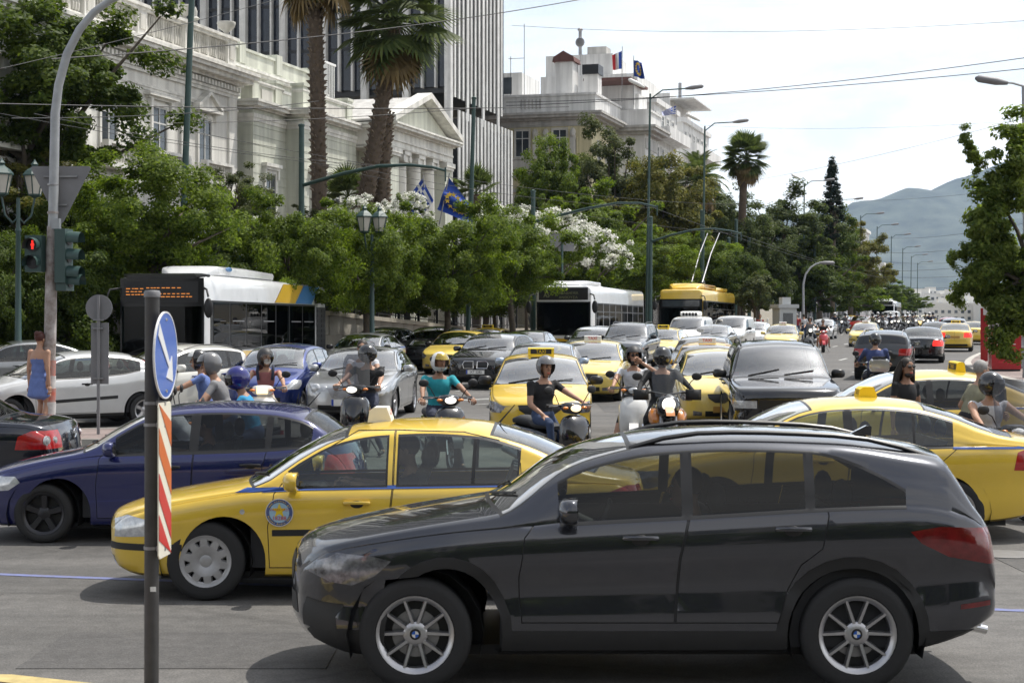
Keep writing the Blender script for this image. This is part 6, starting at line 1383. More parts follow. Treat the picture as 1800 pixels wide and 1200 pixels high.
FOC = dict(OC1, black_pillars=True, L=4.15, W=1.70, wf=.83, wr=3.445, wheel=(.30, .2, .19), style='s5', rim='alloy', tum=.44, wtop=.12,
    top=[(0, .58), (.03, .67), (.12, .72), (.4, .81), (.8, .90), (.95, .94), (1.02, .97), (1.5, 1.22), (1.9, 1.38), (2.25, 1.43), (2.6, 1.44), (3.1, 1.41), (3.5, 1.33), (3.75, 1.22), (3.9, 1.10), (4.02, .95), (4.10, .80), (4.15, .60)],
    belt=[(0, .54), (.1, .65), (.4, .755), (.9, .855), (1.3, .905), (2.4, .945), (3.0, .985), (3.5, 1.06), (3.8, 1.07), (4.0, .90), (4.1, .74), (4.15, .55)],
    bot=[(0, .34), (.05, .26), (.25, .2), (3.6, .2), (4.0, .28), (4.15, .36)],
    hw=[(0, .56), (.04, .66), (.12, .74), (.3, .805), (.6, .835), (.9, .845), (2.5, .85), (3.44, .85), (3.8, .82), (4.0, .77), (4.1, .70), (4.15, .62)],
    wind=(1.03, 1.96), rear=(3.30, 3.86), wins=[(1.42, 2.50), (2.60, 3.44)], paint_side=[('rub_strip', [(1.3, .47), (2.95, .54), (2.95, .60), (1.3, .53)], 'plastic'), ('side_skirt', [(.3, .1), (3.9, .1), (3.9, .27), (.3, .27)], 'plastic')],
    doors=[[(1.22, .29), (2.50, .29), (2.56, .6), (2.57, .95), (2.55, 1.38), (2.0, 1.34), (1.45, 1.06), (1.24, .88), (1.20, .6)]], handles=[(2.30, .83)], mirror=(1.52, .99), handle_mat='trim', seat_s=2.1,
    parts=[('headlight', 'side', [(.03, .64), (.02, .54), (.30, .58), (.52, .72), (.40, .745), (.15, .70)], 'lamp_clear', 'sf'), ('lower_grille', 'front', [(0, .30), (.45, .30), (.45, .42), (0, .42)], 'black', 'front'), ('tail_light', 'side', [(3.36, 1.35), (3.45, 1.36), (3.72, 1.22), (3.92, 1.02), (3.86, 1.0), (3.62, 1.17)], 'lamp_red', 'sr'), ('arch_lip', 'side', circ((3.445, .30), .415, 26), 'silver', 'side')])
MIN = dict(FOC, L=3.55, W=1.60, wf=.68, wr=3.03, wheel=(.28, .18, .17), style='s5', tum=.30, wtop=.13,
    top=[(0, .62), (.03, .71), (.12, .77), (.35, .87), (.62, .95), (.72, .99), (.78, 1.02), (1.25, 1.31), (1.55, 1.43), (1.9, 1.48), (2.4, 1.50), (2.9, 1.47), (3.25, 1.41), (3.33, 1.35), (3.43, 1.05), (3.50, .85), (3.55, .62)],
    belt=[(0, .58), (.1, .70), (.4, .83), (.8, .925), (1.3, .95), (2.4, .985), (3.0, 1.02), (3.3, 1.02), (3.45, .86), (3.55, .58)],
    bot=[(0, .34), (.05, .26), (.25, .2), (3.2, .22), (3.4, .28), (3.55, .36)],
    hw=[(0, .56), (.04, .65), (.12, .72), (.3, .775), (.6, .79), (2.5, .80), (3.1, .795), (3.35, .76), (3.48, .72), (3.55, .66)],
    wind=(.79, 1.62), rear=(3.27, 3.43), wins=[(1.18, 1.98), (2.08, 2.72), (2.80, 3.16)], paint_side=[],
    doors=[[(1.02, .29), (1.98, .29), (2.03, .9), (2.03, 1.42), (1.6, 1.40), (1.2, 1.16), (1.04, .93), (1.0, .6)], [(1.99, .29), (2.55, .29), (2.62, .50), (2.75, .66), (2.80, 1.0), (2.76, 1.41), (2.04, 1.42), (2.04, .9)]], handles=[(1.78, .86), (2.56, .89)], mirror=(1.34, 1.04), handle_mat=None, seat_s=1.75,
    parts=[('headlight', 'side', [(.03, .68), (.02, .60), (.2, .60), (.36, .70), (.36, .78), (.2, .79), (.1, .74)], 'lamp_clear', 'sf'), ('grille', 'front', [(0, .56), (.25, .56), (.25, .62), (0, .62)], 'trim', 'front'), ('lower_grille', 'front', [(0, .32), (.45, .32), (.45, .44), (0, .44)], 'black', 'front'), ('tail_light', 'side', [(3.20, .80), (3.6, .80), (3.45, 1.2), (3.34, 1.3), (3.28, 1.2)], 'lamp_red', 'sr')])
BLU = dict(FOC, L=4.05, W=1.68, wf=.80, wr=3.245, wheel=(.302, .212, .2), style='s5', rim='dark_alloy', tum=.42, wtop=.115,
    top=[(0, .58), (.03, .66), (.12, .71), (.4, .80), (.8, .885), (1.0, .925), (1.08, .95), (1.5, 1.19), (1.85, 1.345), (2.2, 1.405), (2.6, 1.42), (3.1, 1.40), (3.45, 1.34), (3.7, 1.21), (3.88, 1.05), (3.97, .92), (4.02, .78), (4.05, .60)],
    belt=[(0, .54), (.1, .645), (.4, .745), (.9, .845), (1.3, .885), (2.4, .915), (3.1, .94), (3.6, .97), (3.9, .86), (4.05, .55)],
    hw=[(0, .56), (.04, .66), (.12, .73), (.3, .795), (.6, .825), (.9, .835), (2.5, .84), (3.3, .838), (3.7, .81), (3.9, .77), (4.0, .70), (4.05, .62)], bot=[(0, .34), (.05, .24), (.25, .17), (3.6, .18), (3.9, .25), (4.05, .34)],
    wind=(1.09, 1.95), rear=(3.48, 3.90), wins=[(1.46, 2.30), (2.40, 3.10), (3.17, 3.60)], paint_side=[], glass_side='glass_tint',
    doors=[[(1.24, .26), (2.27, .26), (2.33, .6), (2.35, .93), (2.35, 1.36), (2.0, 1.33), (1.48, 1.05), (1.26, .86), (1.22, .6)], [(2.28, .26), (2.80, .26), (2.86, .45), (2.96, .58), (3.06, .66), (3.13, .95), (3.13, 1.35), (2.36, 1.36), (2.36, .93), (2.34, .6)]], handles=[(2.10, .78), (2.92, .80)], mirror=(1.52, .965), handle_mat='trim', seat_s=2.15,
    parts=[('headlight', 'side', [(.03, .63), (.02, .52), (.28, .54), (.40, .62), (.35, .68), (.15, .68)], 'lamp_clear', 'sf'), ('lower_grille', 'front', [(0, .26), (.5, .26), (.5, .36), (0, .36)], 'black', 'front'), ('tail_light', 'side', [(3.72, .70), (4.2, .70), (4.2, .90), (3.8, .90)], 'lamp_red', 'sr')])
JEE = dict(X1, wcap=None, black_pillars=True, L=4.55, W=1.84, wf=.80, wr=3.50, wheel=(.36, .215, .24), style='s7', rim='alloy', arch=.43, tum=.30, wtop=.14,
    top=[(0, .86), (.03, .94), (.12, 1.0), (.5, 1.04), (1.0, 1.085), (1.25, 1.11), (1.32, 1.13), (1.75, 1.46), (2.0, 1.62), (2.3, 1.685), (2.8, 1.70), (3.6, 1.69), (4.2, 1.65), (4.32, 1.60), (4.46, 1.12), (4.51, 1.0), (4.55, .80)],
    belt=[(0, .82), (.1, .93), (.5, 1.0), (1.0, 1.035), (1.5, 1.05), (4.0, 1.09), (4.4, 1.06), (4.55, .75)],
    bot=[(0, .46), (.06, .36), (.3, .30), (3.9, .32), (4.3, .38), (4.55, .48)],
    hw=[(0, .74), (.04, .80), (.12, .86), (.3, .895), (.8, .915), (3.6, .915), (4.2, .89), (4.45, .85), (4.55, .80)],
    wind=(1.33, 2.1), rear=(4.30, 4.47), wins=[(1.66, 2.44), (2.54, 3.28), (3.38, 4.1)], glass='glass', glass_side='glass_tint', bow=(.14, .10, .10),
    doors=[[(1.40, .46), (2.42, .46), (2.50, 1.05), (2.50, 1.62), (2.1, 1.58), (1.7, 1.3), (1.40, 1.0)], [(2.43, .46), (3.05, .46), (3.12, .70), (3.24, .86), (3.34, 1.08), (3.32, 1.62), (2.51, 1.63), (2.51, 1.05)]], handles=[(2.2, .98), (3.1, 1.0)], mirror=(1.85, 1.16), mirror_mat='trim',
    parts=[('headlight', 'front', [(.50, .80), (.50, .68), (.86, .68), (.86, .80)], 'lamp_clear', 'front'), ('grille', 'front', [(0, .66), (.46, .66), (.46, .82), (0, .82)], 'trim', 'front'), ('lower_intake', 'front', [(0, .46), (.5, .46), (.5, .54), (0, .54)], 'black', 'front'), ('tail_light', 'side', [(4.30, .85), (4.7, .85), (4.7, 1.1), (4.3, 1.1)], 'lamp_red', 'sr'), ('turn_light', 'side', [(.02, .80), (.02, .69), (.16, .69), (.16, .80)], 'lamp_amber', 'sf')])
VAN = dict(X1, wcap=None, black_pillars=False, L=4.40, W=1.79, wf=.88, wr=3.56, wheel=(.31, .2, .2), style='hub10', rim='hubcap', arch=.36, tum=.12, wtop=.17, sculpt=.4,
    top=[(0, .74), (.03, .84), (.12, .91), (.5, 1.04), (.85, 1.12), (.95, 1.16), (1.0, 1.19), (1.4, 1.50), (1.75, 1.72), (2.1, 1.80), (2.6, 1.83), (3.6, 1.83), (4.2, 1.80), (4.34, 1.74), (4.39, 1.2), (4.40, .8)],
    belt=[(0, .70), (.1, .82), (.4, .95), (.9, 1.05), (1.4, 1.08), (4.0, 1.10), (4.35, 1.08), (4.4, .76)], bot=[(0, .40), (.06, .30), (.3, .22), (3.9, .24), (4.4, .36)],
    hw=[(0, .60), (.04, .70), (.12, .79), (.3, .85), (.7, .88), (1.5, .893), (4.0, .893), (4.3, .87), (4.40, .83)], wind=(1.01, 1.86), rear=None, glass='glass', glass_side='glass', bow=(.2, .12, .02), rear_seat=False,
    wins=[(1.36, 2.18)], doors=[[(1.18, .34), (2.25, .34), (2.30, 1.1), (2.28, 1.72), (1.9, 1.66), (1.4, 1.32), (1.2, 1.05)], [(2.4, .34), (3.12, .34), (3.2, .6), (3.3, .8), (3.3, 1.70), (2.4, 1.70)]], handles=[(2.08, .98), (2.55, 1.0)], mirror=(1.52, 1.16), mirror_mat='trim', seat_s=1.9, handle_mat='trim',
    parts=[('headlight', 'side', [(.03, .80), (.02, .68), (.25, .68), (.42, .80), (.42, .90), (.2, .88)], 'lamp_clear', 'sf'), ('grille', 'front', [(0, .66), (.32, .66), (.36, .76), (0, .77)], 'trim', 'front'), ('lower_intake', 'front', [(0, .34), (.7, .34), (.66, .50), (0, .50)], 'plastic', 'front'), ('rub_strip', 'side', [(1.3, .52), (3.2, .52), (3.2, .60), (1.3, .60)], 'plastic', 'side')])
VAN['rear'] = (4.0, 4.01)
for q in (MIN,): q['handle_mat'] = 'kia_blue'
# ================================================================== people
mat('skin', (.42, .24, .16), .55, var=.08); mat('skin_tan', (.30, .16, .10), .55, var=.08); mat('hair_dark', (.02, .014, .010), .6, var=.3, vscale=30); mat('hair_red', (.07, .018, .012), .6, var=.3, vscale=30); mat('hair_grey', (.30, .29, .28), .7, var=.3, vscale=30)
for n_, c in [('cloth_black', (.014, .014, .016)), ('cloth_navy', (.018, .024, .05)), ('cloth_grey', (.22, .22, .23)), ('cloth_blue', (.03, .26, .48)), ('cloth_turquoise', (.02, .30, .36)), ('cloth_white', (.62, .64, .68)), ('cloth_pink', (.34, .13, .13)), ('cloth_denim', (.035, .06, .13)), ('cloth_periwinkle', (.12, .18, .42)), ('cloth_olive', (.26, .25, .17)), ('cloth_royal', (.04, .06, .17)), ('cloth_red', (.28, .02, .025)), ('cloth_cream', (.5, .45, .36)), ('cloth_khaki', (.25, .22, .17))]:
    mat(n_, c, .85, var=.22, vscale=9, bump=.25, bscale=14)
mat('shoe_dark', (.02, .018, .016), .5); mat('helmet_grey', (.16, .16, .165), .25, coat=.8); mat('helmet_black', (.012, .012, .013), .22, coat=1); mat('helmet_blue', (.012, .015, .16), .2, coat=1); mat('helmet_white', (.68, .68, .66), .25, coat=1); mat('helmet_matte', (.03, .03, .032), .55); mat('visor_dark', (.01, .01, .012), .08, coat=1); mat('visor_gold', (.45, .32, .05), .1, metal=.6, coat=1); mat('seat_black', (.018, .018, .019), .6, bump=.2); mat('mask_white', (.7, .7, .7), .9)
def ik(a, b, l1, l2, pole):
    a, b, pole = Vector(a), Vector(b), Vector(pole); d = b - a; L = min(d.length, (l1 + l2) * .995); dn = d.normalized(); x = (l1 * l1 - l2 * l2 + L * L) / (2 * L); h = sqrt(max(0, l1 * l1 - x * x)); q = pole - dn * pole.dot(dn); q = q.normalized() if q.length > 1e-6 else Vector((0, 0, 1))
    return a + dn * x + q * h
def person(label, J, shirt, legs, skin='skin', sleeve=.55, leg_len=1.0, group=None, hair='hair_dark', hairstyle='short', helmet=None, fine=True, loc=(0, 0, 0), rz=0, look=0.0, nod=0.0, dress=False, skirt=0.0, shoe='shoe_dark', beard=False, shades=False, mask=False, build_=1.0, bare_shoulder=False):
    t = thing('person', label, 'person', loc, rz, group); m = MB(); B = build_
    pe, ch, nk, hd = (Vector(J[k]) for k in ('pelvis', 'chest', 'neck', 'head'))
    sp_ = (nk - pe).normalized(); side = Vector((0, 1, 0)); sh = (Vector(J['shL']) - Vector(J['shR'])).normalized(); fw = sh.cross(sp_) * 1
    fw = fw.normalized(); Mx = Matrix((fw, sh, sp_)).transposed()
    segs = []        # (a, b, tag)
    def S(a, b, r0, r1, tg, n=10): m.tube([Vector(a) - (Vector(b) - Vector(a)).normalized() * r0 * .3, a, b, Vector(b) + (Vector(b) - Vector(a)).normalized() * r1 * .3], [r0 * .6, r0, r1, r1 * .6], n); segs.append((Vector(a), Vector(b), tg))
    m.ell(pe + sp_ * .02, (.125 * B, .17 * B, .13), 16, 10, rot=Mx); m.ell(pe.lerp(ch, .5), (.112 * B, .150 * B, .17), 16, 10, rot=Mx); m.ell(ch + sp_ * .02, (.118 * B, .172 * B, .19), 16, 10, rot=Mx); m.ell(nk - sp_ * .075, (.085, .165, .07), 16, 10, rot=Mx)
    segs.append((Vector(J['shL']).lerp(nk, .28) - sp_ * .02, Vector(J['shR']).lerp(nk, .28) - sp_ * .02, 'clav')); segs.append((pe, pe + sp_ * .04, 'hips')); segs.append((pe + sp_ * .12, nk - sp_ * .05, 'torso'))
    S(nk - sp_ * .03, nk.lerp(hd, .6), .058, .052, 'skin'); segs[-1] = (nk.lerp(hd, .22), nk.lerp(hd, .6), 'skin')
    hq = Matrix.Rotation(look, 3, 'Z') @ Matrix.Rotation(nod, 3, 'Y')
    def H(x, y, z): return hd + hq @ Vector((x, y, z))
    m.ell(H(0, 0, .02), (.098, .076, .108), 16, 10, rot=hq); m.ell(H(.025, 0, -.06), (.068, .058, .065), 14, 8, rot=hq); segs.append((H(0, 0, -.05), H(0, 0, .06), 'skin'))
    for s_, e, h in (('L', 'elL', 'haL'), ('R', 'elR', 'haR')):
        a = Vector(J['sh' + s_]); S(a, J[e], .054 * B, .043, 'arm' + s_); S(J[e], J[h], .042, .028, 'fore')
        m.ell(a, (.062 * B, .062 * B, .062 * B), 10, 8)
    for s_ in 'LR':
        hp, kn, ft = Vector(J['hip' + s_]), Vector(J['kn' + s_]), Vector(J['ft' + s_]); S(hp, kn, .088 * B, .06, 'thigh' + s_); S(kn, ft, .060, .040, 'calf' + s_)
        td = Vector(J.get('toe' + s_, ft + Vector((.17, 0, -.05)))); S(ft + (ft - td).normalized() * .05 + Vector((0, 0, -.035)), td, .042, .036, 'foot', 8)
    if skirt:
        for i in range(9): m.ell(pe + Vector((0, 0, -.04 - skirt * i / 8)), (.15 + .005 * i, .182 + .005 * i, .07), 18, 10)
        segs.append((pe, pe - Vector((0, 0, skirt)), 'skirt'))
    me0 = m.mesh('body'); o = bpy.data.objects.new('body', me0); COL.objects.link(o); md = o.modifiers.new('r', 'REMESH'); md.mode = 'VOXEL'; md.voxel_size = .019 if fine else .028; md.adaptivity = 0
    s2 = o.modifiers.new('s', 'SMOOTH'); s2.factor = .6; s2.iterations = 3 if fine else 1; bpy.context.view_layer.update()
    me = bpy.data.meshes.new_from_object(o.evaluated_get(bpy.context.evaluated_depsgraph_get())); bpy.data.objects.remove(o); bpy.data.meshes.remove(me0)
    # hands with fingers and facial features, appended to the same mesh
    ex = MB()
    if fine:
        for s_ in 'LR':
            h = Vector(J['ha' + s_]); d = (h - Vector(J['el' + s_])).normalized(); ax = Vector(J.get('grip' + s_, (0, 1 if s_ == 'L' else -1, 0))).normalized(); up = ax.cross(d)
            up = up.normalized() if up.length > .05 else Vector((0, 0, 1)); ax = d.cross(up).normalized()
            if up.z < 0: up = -up
            Q = Matrix((d, ax, up)).transposed(); pc = h + d * .045; ex.ell(pc, (.052, .044, .020), 10, 6, rot=Q)
            crl = J.get('curl', 1.0)
            for i, (f_, l_) in enumerate(((-.033, .062), (-.011, .072), (.011, .068), (.033, .052))):
                b0 = pc + d * .042 + ax * f_; b1 = b0 + d * l_ * .55 - up * .012 * crl; b2 = b1 + d * l_ * .10 - up * l_ * .55 * crl + d * l_ * .4 * (1 - crl); b3 = b2 - d * l_ * .35 * crl - up * .012 + d * .02 * (1 - crl); ex.tube([b0, b1, b2, b3], [.0105, .010, .009, .006], 6)
            tb = pc - d * .015 + ax * (-.042 if s_ == 'L' else .042); tw_ = -1 if s_ == 'L' else 1
            ex.tube([tb, tb + d * .035 + ax * .022 * tw_ - up * .012, tb + d * .06 + ax * .012 * tw_ - up * .035], [.0125, .011, .008], 6)
        ex.tube([H(.094, 0, .02), H(.112, 0, -.015), H(.098, 0, -.025)], [.008, .014, .008], 8)
        for s_ in (1, -1): ex.ell(H(-.005, s_ * .077, -.005), (.022, .010, .032), 8, 6, rot=hq)
    nb0 = len(me.polygons); co = np.zeros(nb0 * 3, dtype=np.float32); me.polygons.foreach_get('center', co); co = co.reshape(-1, 3)
    mats = [skin, shirt, legs, shoe]; best = np.full(nb0, 1e9); idx = np.zeros(nb0, dtype=np.int32)
    rad = {'torso': .13, 'hips': .13, 'skin': .055, 'cla': .075, 'arm': .045, 'for': .035, 'thi': .07, 'cal': .045, 'foo': .035, 'ski': .16}
    for a, b, tg in segs:
        A_ = np.array(a); d = np.array(b - a); tt = np.clip(((co - A_) @ d) / (d @ d + 1e-9), 0, 1); ds = np.linalg.norm(co - (A_ + tt[:, None] * d), axis=1) - rad.get(tg[:3] if tg[:3] in rad else tg, .05)
        if tg == 'skin': v = np.zeros(nb0, dtype=np.int32)
        elif tg in ('torso', 'clav'): v = np.ones(nb0, dtype=np.int32)
        elif tg in ('hips',): v = np.full(nb0, 1 if dress else 2)
        elif tg == 'skirt': v = np.full(nb0, 1)
        elif tg.startswith('arm'): v = np.where(tt < sleeve, 1, 0)
        elif tg == 'fore': v = np.where(tt < sleeve - 1, 1, 0)
        elif tg.startswith('thigh'): v = np.where(tt < leg_len * 2, 2, 0)
        elif tg.startswith('calf'): v = np.where(tt < leg_len * 2 - 1, 2, 0)
        else: v = np.full(nb0, 3)
        up_ = ds < best; best = np.where(up_, ds, best); idx = np.where(up_, v, idx)
    if bare_shoulder:
        zz_ = (co - np.array(nk)) @ np.array(sp_); idx = np.where((idx == 1) & (zz_ > -.17), 0, idx)
    me.materials.clear()
    bm = bmesh.new(); bm.from_mesh(me); bm.faces.ensure_lookup_table()
    for f, i in zip(bm.faces, idx): f.material_index = int(i)
    if ex.v:
        em = ex.mesh('x', None, True); bm.from_mesh(em); bm.faces.ensure_lookup_table(); bpy.data.meshes.remove(em)
        for f in bm.faces[nb0:]: f.material_index = 0
    for f in bm.faces: f.smooth = True
    bm.to_mesh(me); bm.free(); me.name = 'body'; obj('body', me, mats, t)
    def hp_(name, mb, mn, **k): o = mb.build(name, mn, t, smooth=50, **k); return o
    if fine and not helmet or (helmet and helmet.get('open')):
        e = MB()
        for s_ in (1, -1): e.ell(H(.085, s_ * .032, .022), (.012, .014, .009), 8, 6, rot=hq)
        hp_('eyes', e, 'hair_dark', kind='stuff') if not shades else None
        e = MB(); e.tube([H(.088, -.022, -.062), H(.094, 0, -.064), H(.088, .022, -.062)], .006, 5); hp_('mouth', e, 'red_text')
        e = MB()
        for s_ in (1, -1): e.tube([H(.088, s_ * .015, .045), H(.088, s_ * .045, .045)], .005, 4)
        hp_('eyebrows', e, hair, kind='stuff')
    if shades:
        e = MB()
        for s_ in (1, -1): e.ell(H(.094, s_ * .033, .022), (.008, .03, .021), 10, 6, rot=hq)
        e.tube([H(.096, -.06, .026), H(.104, 0, .028), H(.096, .06, .026)], .005, 5)
        for s_ in (1, -1): e.tube([H(.09, s_ * .065, .026), H(0, s_ * .082, .02)], .004, 4)
        hp_('sunglasses', e, 'black')
    if mask: e = MB(); e.ell(H(.055, 0, -.045), (.058, .06, .052), 12, 8, rot=hq); hp_('face_mask', e, 'mask_white')
    if beard: e = MB(); e.ell(H(.03, 0, -.085), (.068, .058, .045), 12, 8, rot=hq); hp_('beard', e, hair)
    if not helmet:
        e = MB(); e.ell(H(-.018, 0, .045), (.100, .088, .100), 16, 10, rot=hq)
        if hairstyle == 'long':
            rr = random.Random(4)
            for i in range(70):
                a = rr.uniform(70, 290); p0 = H(-.02 + .075 * cos(R(a)), .082 * sin(R(a)), rr.uniform(.0, .10)); e.tube([p0, p0 + Vector((-.035 + .03 * cos(R(a)), .045 * sin(R(a)), -.13)), p0 + Vector((-.055 + .03 * cos(R(a)), .06 * sin(R(a)) + rr.uniform(-.03, .03), -.26 - rr.uniform(0, .08)))], [.022, .026, .012], 5)
        if hairstyle == 'bun': e.ell(H(-.09, 0, .10), (.05, .05, .05), 10, 6)
        hp_('hair', e, hair)
    else:
        if helmet.get('hair'):
            e = MB(); e.ell(H(-.07, .0, -.10), (.055, .09, .11), 12, 8); e.ell(H(-.085, -.02, -.2), (.04, .07, .10), 10, 6); hp_('hair', e, hair)
        op = helmet.get('open', False); e = MB(); nu, nv = 28, 18; vs_ = []; rx, ry, rz_ = .152, .130, .150
        for i in range(nv + 1):
            th = pi * i / nv * .88
            for j in range(nu):
                g_ = 2 * pi * j / nu; k = 1 + (.10 * max(0, cos(g_)) * max(0, -cos(th)) if not op else 0); vs_.append(H(rx * sin(th) * cos(g_) * k - .008, ry * sin(th) * sin(g_), rz_ * cos(th) + .025))
        fs = []
        for i in range(nv):
            for j in range(nu):
                ang = (360 * (j + .5) / nu + 180) % 360 - 180; zc = cos(pi * (i + .5) / nv * .88)
                win = abs(ang) < 62 and (-.40 if not op else -2) < zc < .36
                if not win: fs.append((i * nu + j, (i + 1) * nu + j, (i + 1) * nu + (j + 1) % nu, i * nu + (j + 1) % nu))
        e.add(vs_, fs); ho = hp_('helmet', e, helmet['mat'])
        lin_ = MB(); lin_.ell(H(-.012, 0, .022), (.126, .110, .126), 16, 10, rot=hq); lin_.v = [v for v in lin_.v]
        if helmet.get('visor', True):
            vz = MB(); rows = []; vr = 1.03; z0, z1 = (-.42, .40)
            if helmet.get('raised'): z0, z1 = (.30, .85)
            for i in range(7):
                zc = z0 + (z1 - z0) * i / 6; rr = sqrt(max(0, 1 - zc * zc)); rows.append([H(rx * vr * rr * cos(R(a)) + .004, ry * vr * rr * sin(R(a)), rz_ * vr * zc + .025) for a in range(-66, 67, 12)])
            vz.grid(rows); q = vz.build('visor', helmet.get('visor_mat', 'visor_dark'), ho, smooth=60)
        q = MB(); q.tube([H(.05, .068, -.05), H(.03, .05, -.125), H(.03, -.05, -.125), H(.05, -.068, -.05)], .009, 5); q.build('chin_strap', 'black', ho)
        if helmet.get('text'): lo = H(.128, 0, -.075); lettering(helmet['text'], 'plate_text', ho, lo + Vector((.012, -.0, 0)), 0, .055, 1, .004)
        for qx in helmet.get('patch', []): q = MB(); q.ell(H(*qx[:3]), (.05, .035, .04), 10, 6, rot=hq); q.build('graphic', 'black', ho, smooth=60)
    return t
def rider_pose(seat, bars, feet, lean=.15, side=0.0, h=1.0, hl=None, hr=None, bw=.33, knee_out=.20, headfwd=.03, sh_w=.205):
    """seat: (x, z) of the hip joint; bars: (x, z); feet: ((x,y,z) left, right)"""
    pe = Vector((seat[0], side, seat[1] + .05)); T = .50 * h; nk = pe + Vector((sin(lean) * T, 0, cos(lean) * T)); ch = pe.lerp(nk, .62); hd = nk + Vector((.03 + headfwd, 0, .165))
    J = dict(pelvis=pe, chest=ch, neck=nk, head=hd)
    for s_, y in (('L', 1), ('R', -1)):
        J['sh' + s_] = nk + Vector((-.01, y * sh_w, -.065)); ha = (hl if s_ == 'L' else hr) or (bars[0], y * bw, bars[1]); ha = Vector(ha); J['ha' + s_] = ha; J['el' + s_] = ik(J['sh' + s_], ha, .29 * h, .27 * h, Vector((-.45, y * .75, -.6))); J['ha' + s_] = J['el' + s_] + (ha - J['el' + s_]).normalized() * .27 * h
        hp = pe + Vector((.02, y * .095, -.03)); ft = Vector(feet[0 if y > 0 else 1]); J['hip' + s_] = hp; J['kn' + s_] = ik(hp, ft, .44 * h, .43 * h, Vector((.7, y * knee_out, .55))); J['ft' + s_] = ft; J['toe' + s_] = ft + Vector((.16, y * .03, -.055))
    return J
def stand_pose(h=1.72, hands=None, twist=0, step=.06, lean=0.0, nodx=.0):
    k = h / 1.72; pe = Vector((0, 0, .92 * k)); nk = pe + Vector((sin(lean), 0, cos(lean))) * .52 * k; J = dict(pelvis=pe, chest=pe.lerp(nk, .62), neck=nk, head=nk + Vector((.03 + nodx, 0, .165)), curl=.5)
    for s_, y in (('L', 1), ('R', -1)):
        J['sh' + s_] = nk + Vector((0, y * .185 * k, -.065)); ha = Vector((hands or {}).get(s_, (.04, y * .27 * k, .80 * k))); J['el' + s_] = ik(J['sh' + s_], ha, .29 * k, .27 * k, Vector((-1, y * .3, -.1))); J['ha' + s_] = ha; J['grip' + s_] = (1, 0, 0)
        J['hip' + s_] = pe + Vector((0, y * .09, -.03)); J['ft' + s_] = Vector((y * step, y * .10, .08)); J['kn' + s_] = ik(J['hip' + s_], J['ft' + s_], .44 * k, .42 * k, Vector((1, 0, 0))); J['toe' + s_] = J['ft' + s_] + Vector((.17, y * .03, -.05))
    return J
# ================================================================== two wheelers
def superloft(m, secs, n=16, e=2.6, mi=0):
    """secs: (x, half width, z0, z1[, y offset])"""
    rows = []
    for s_ in secs:
        x, hw_, z0, z1 = s_[:4]; r_ = []
        for j in range(n):
            g_ = 2 * pi * j / n; c, s2 = cos(g_), sin(g_); r_.append((x, hw_ * abs(c) ** (2 / e) * (1 if c >= 0 else -1), (z0 + z1) / 2 + (z1 - z0) / 2 * abs(s2) ** (2 / e) * (1 if s2 >= 0 else -1)))
        rows.append(r_)
    o = len(m.v); m.grid(rows, mi, close=True); k = len(secs)
    m.f += [tuple(o + j for j in range(n))[::-1], tuple(o + (k - 1) * n + j for j in range(n))]; m.m += [mi, mi]; return m
def bike_wheel(par, name, x, r, rim, tw, rm='alloy', spokes=5, steer=0):
    t = MB(); h = tw / 2; t.lathe([(rim, -h * .7), (r - .03, -h), (r - .008, -h * .6), (r, 0), (r - .008, h * .6), (r - .03, h), (rim, h * .7)], 32, 1)
    hub = MB(); hub.lathe([(.0, -h * .9), (.05, -h * .9), (.055, 0), (.05, h * .9), (0, h * .9)], 14, 1); o = hub.build(name, 'steel', par, smooth=40); o.location = (x, 0, r); o.rotation_euler = (0, 0, steer); t.build('tyre', 'rubber', o, smooth=45)
    q = MB(); q.lathe([(rim - .028, -h * .5), (rim + .004, -h * .72), (rim + .004, h * .72), (rim - .028, h * .5), (rim - .028, -h * .5)], 28, 1)
    for i in range(spokes): a = 2 * pi * i / spokes; q.tube([(.04 * cos(a), 0, .04 * sin(a)), ((rim - .02) * cos(a), 0, (rim - .02) * sin(a))], [.022, .016], 5)
    q.build('rim', rm, o, smooth=40)
    d = MB(); d.lathe([(.05, h * .8), (rim * .72, h * .8), (rim * .72, h * .86), (.05, h * .86)], 24, 1); d.build('brake_disc', 'steel', o)
    return o
def mirrors(par, x, z, y0, y1, dz, mn='black', rnd_=.055, wide=.075):
    for s_ in (1, -1):
        q = MB(); q.tube([(x, s_ * y0, z), (x + .02, s_ * (y0 + y1) / 2, z + dz * .7), (x - .01, s_ * y1, z + dz)], .007, 5); o = q.build('mirror_stem', mn, par, smooth=60)
        q = MB(); q.ell((x - .01, s_ * (y1 + .02), z + dz + .02), (.022, wide, rnd_), 14, 8); q.build('mirror', mn, o, smooth=60)
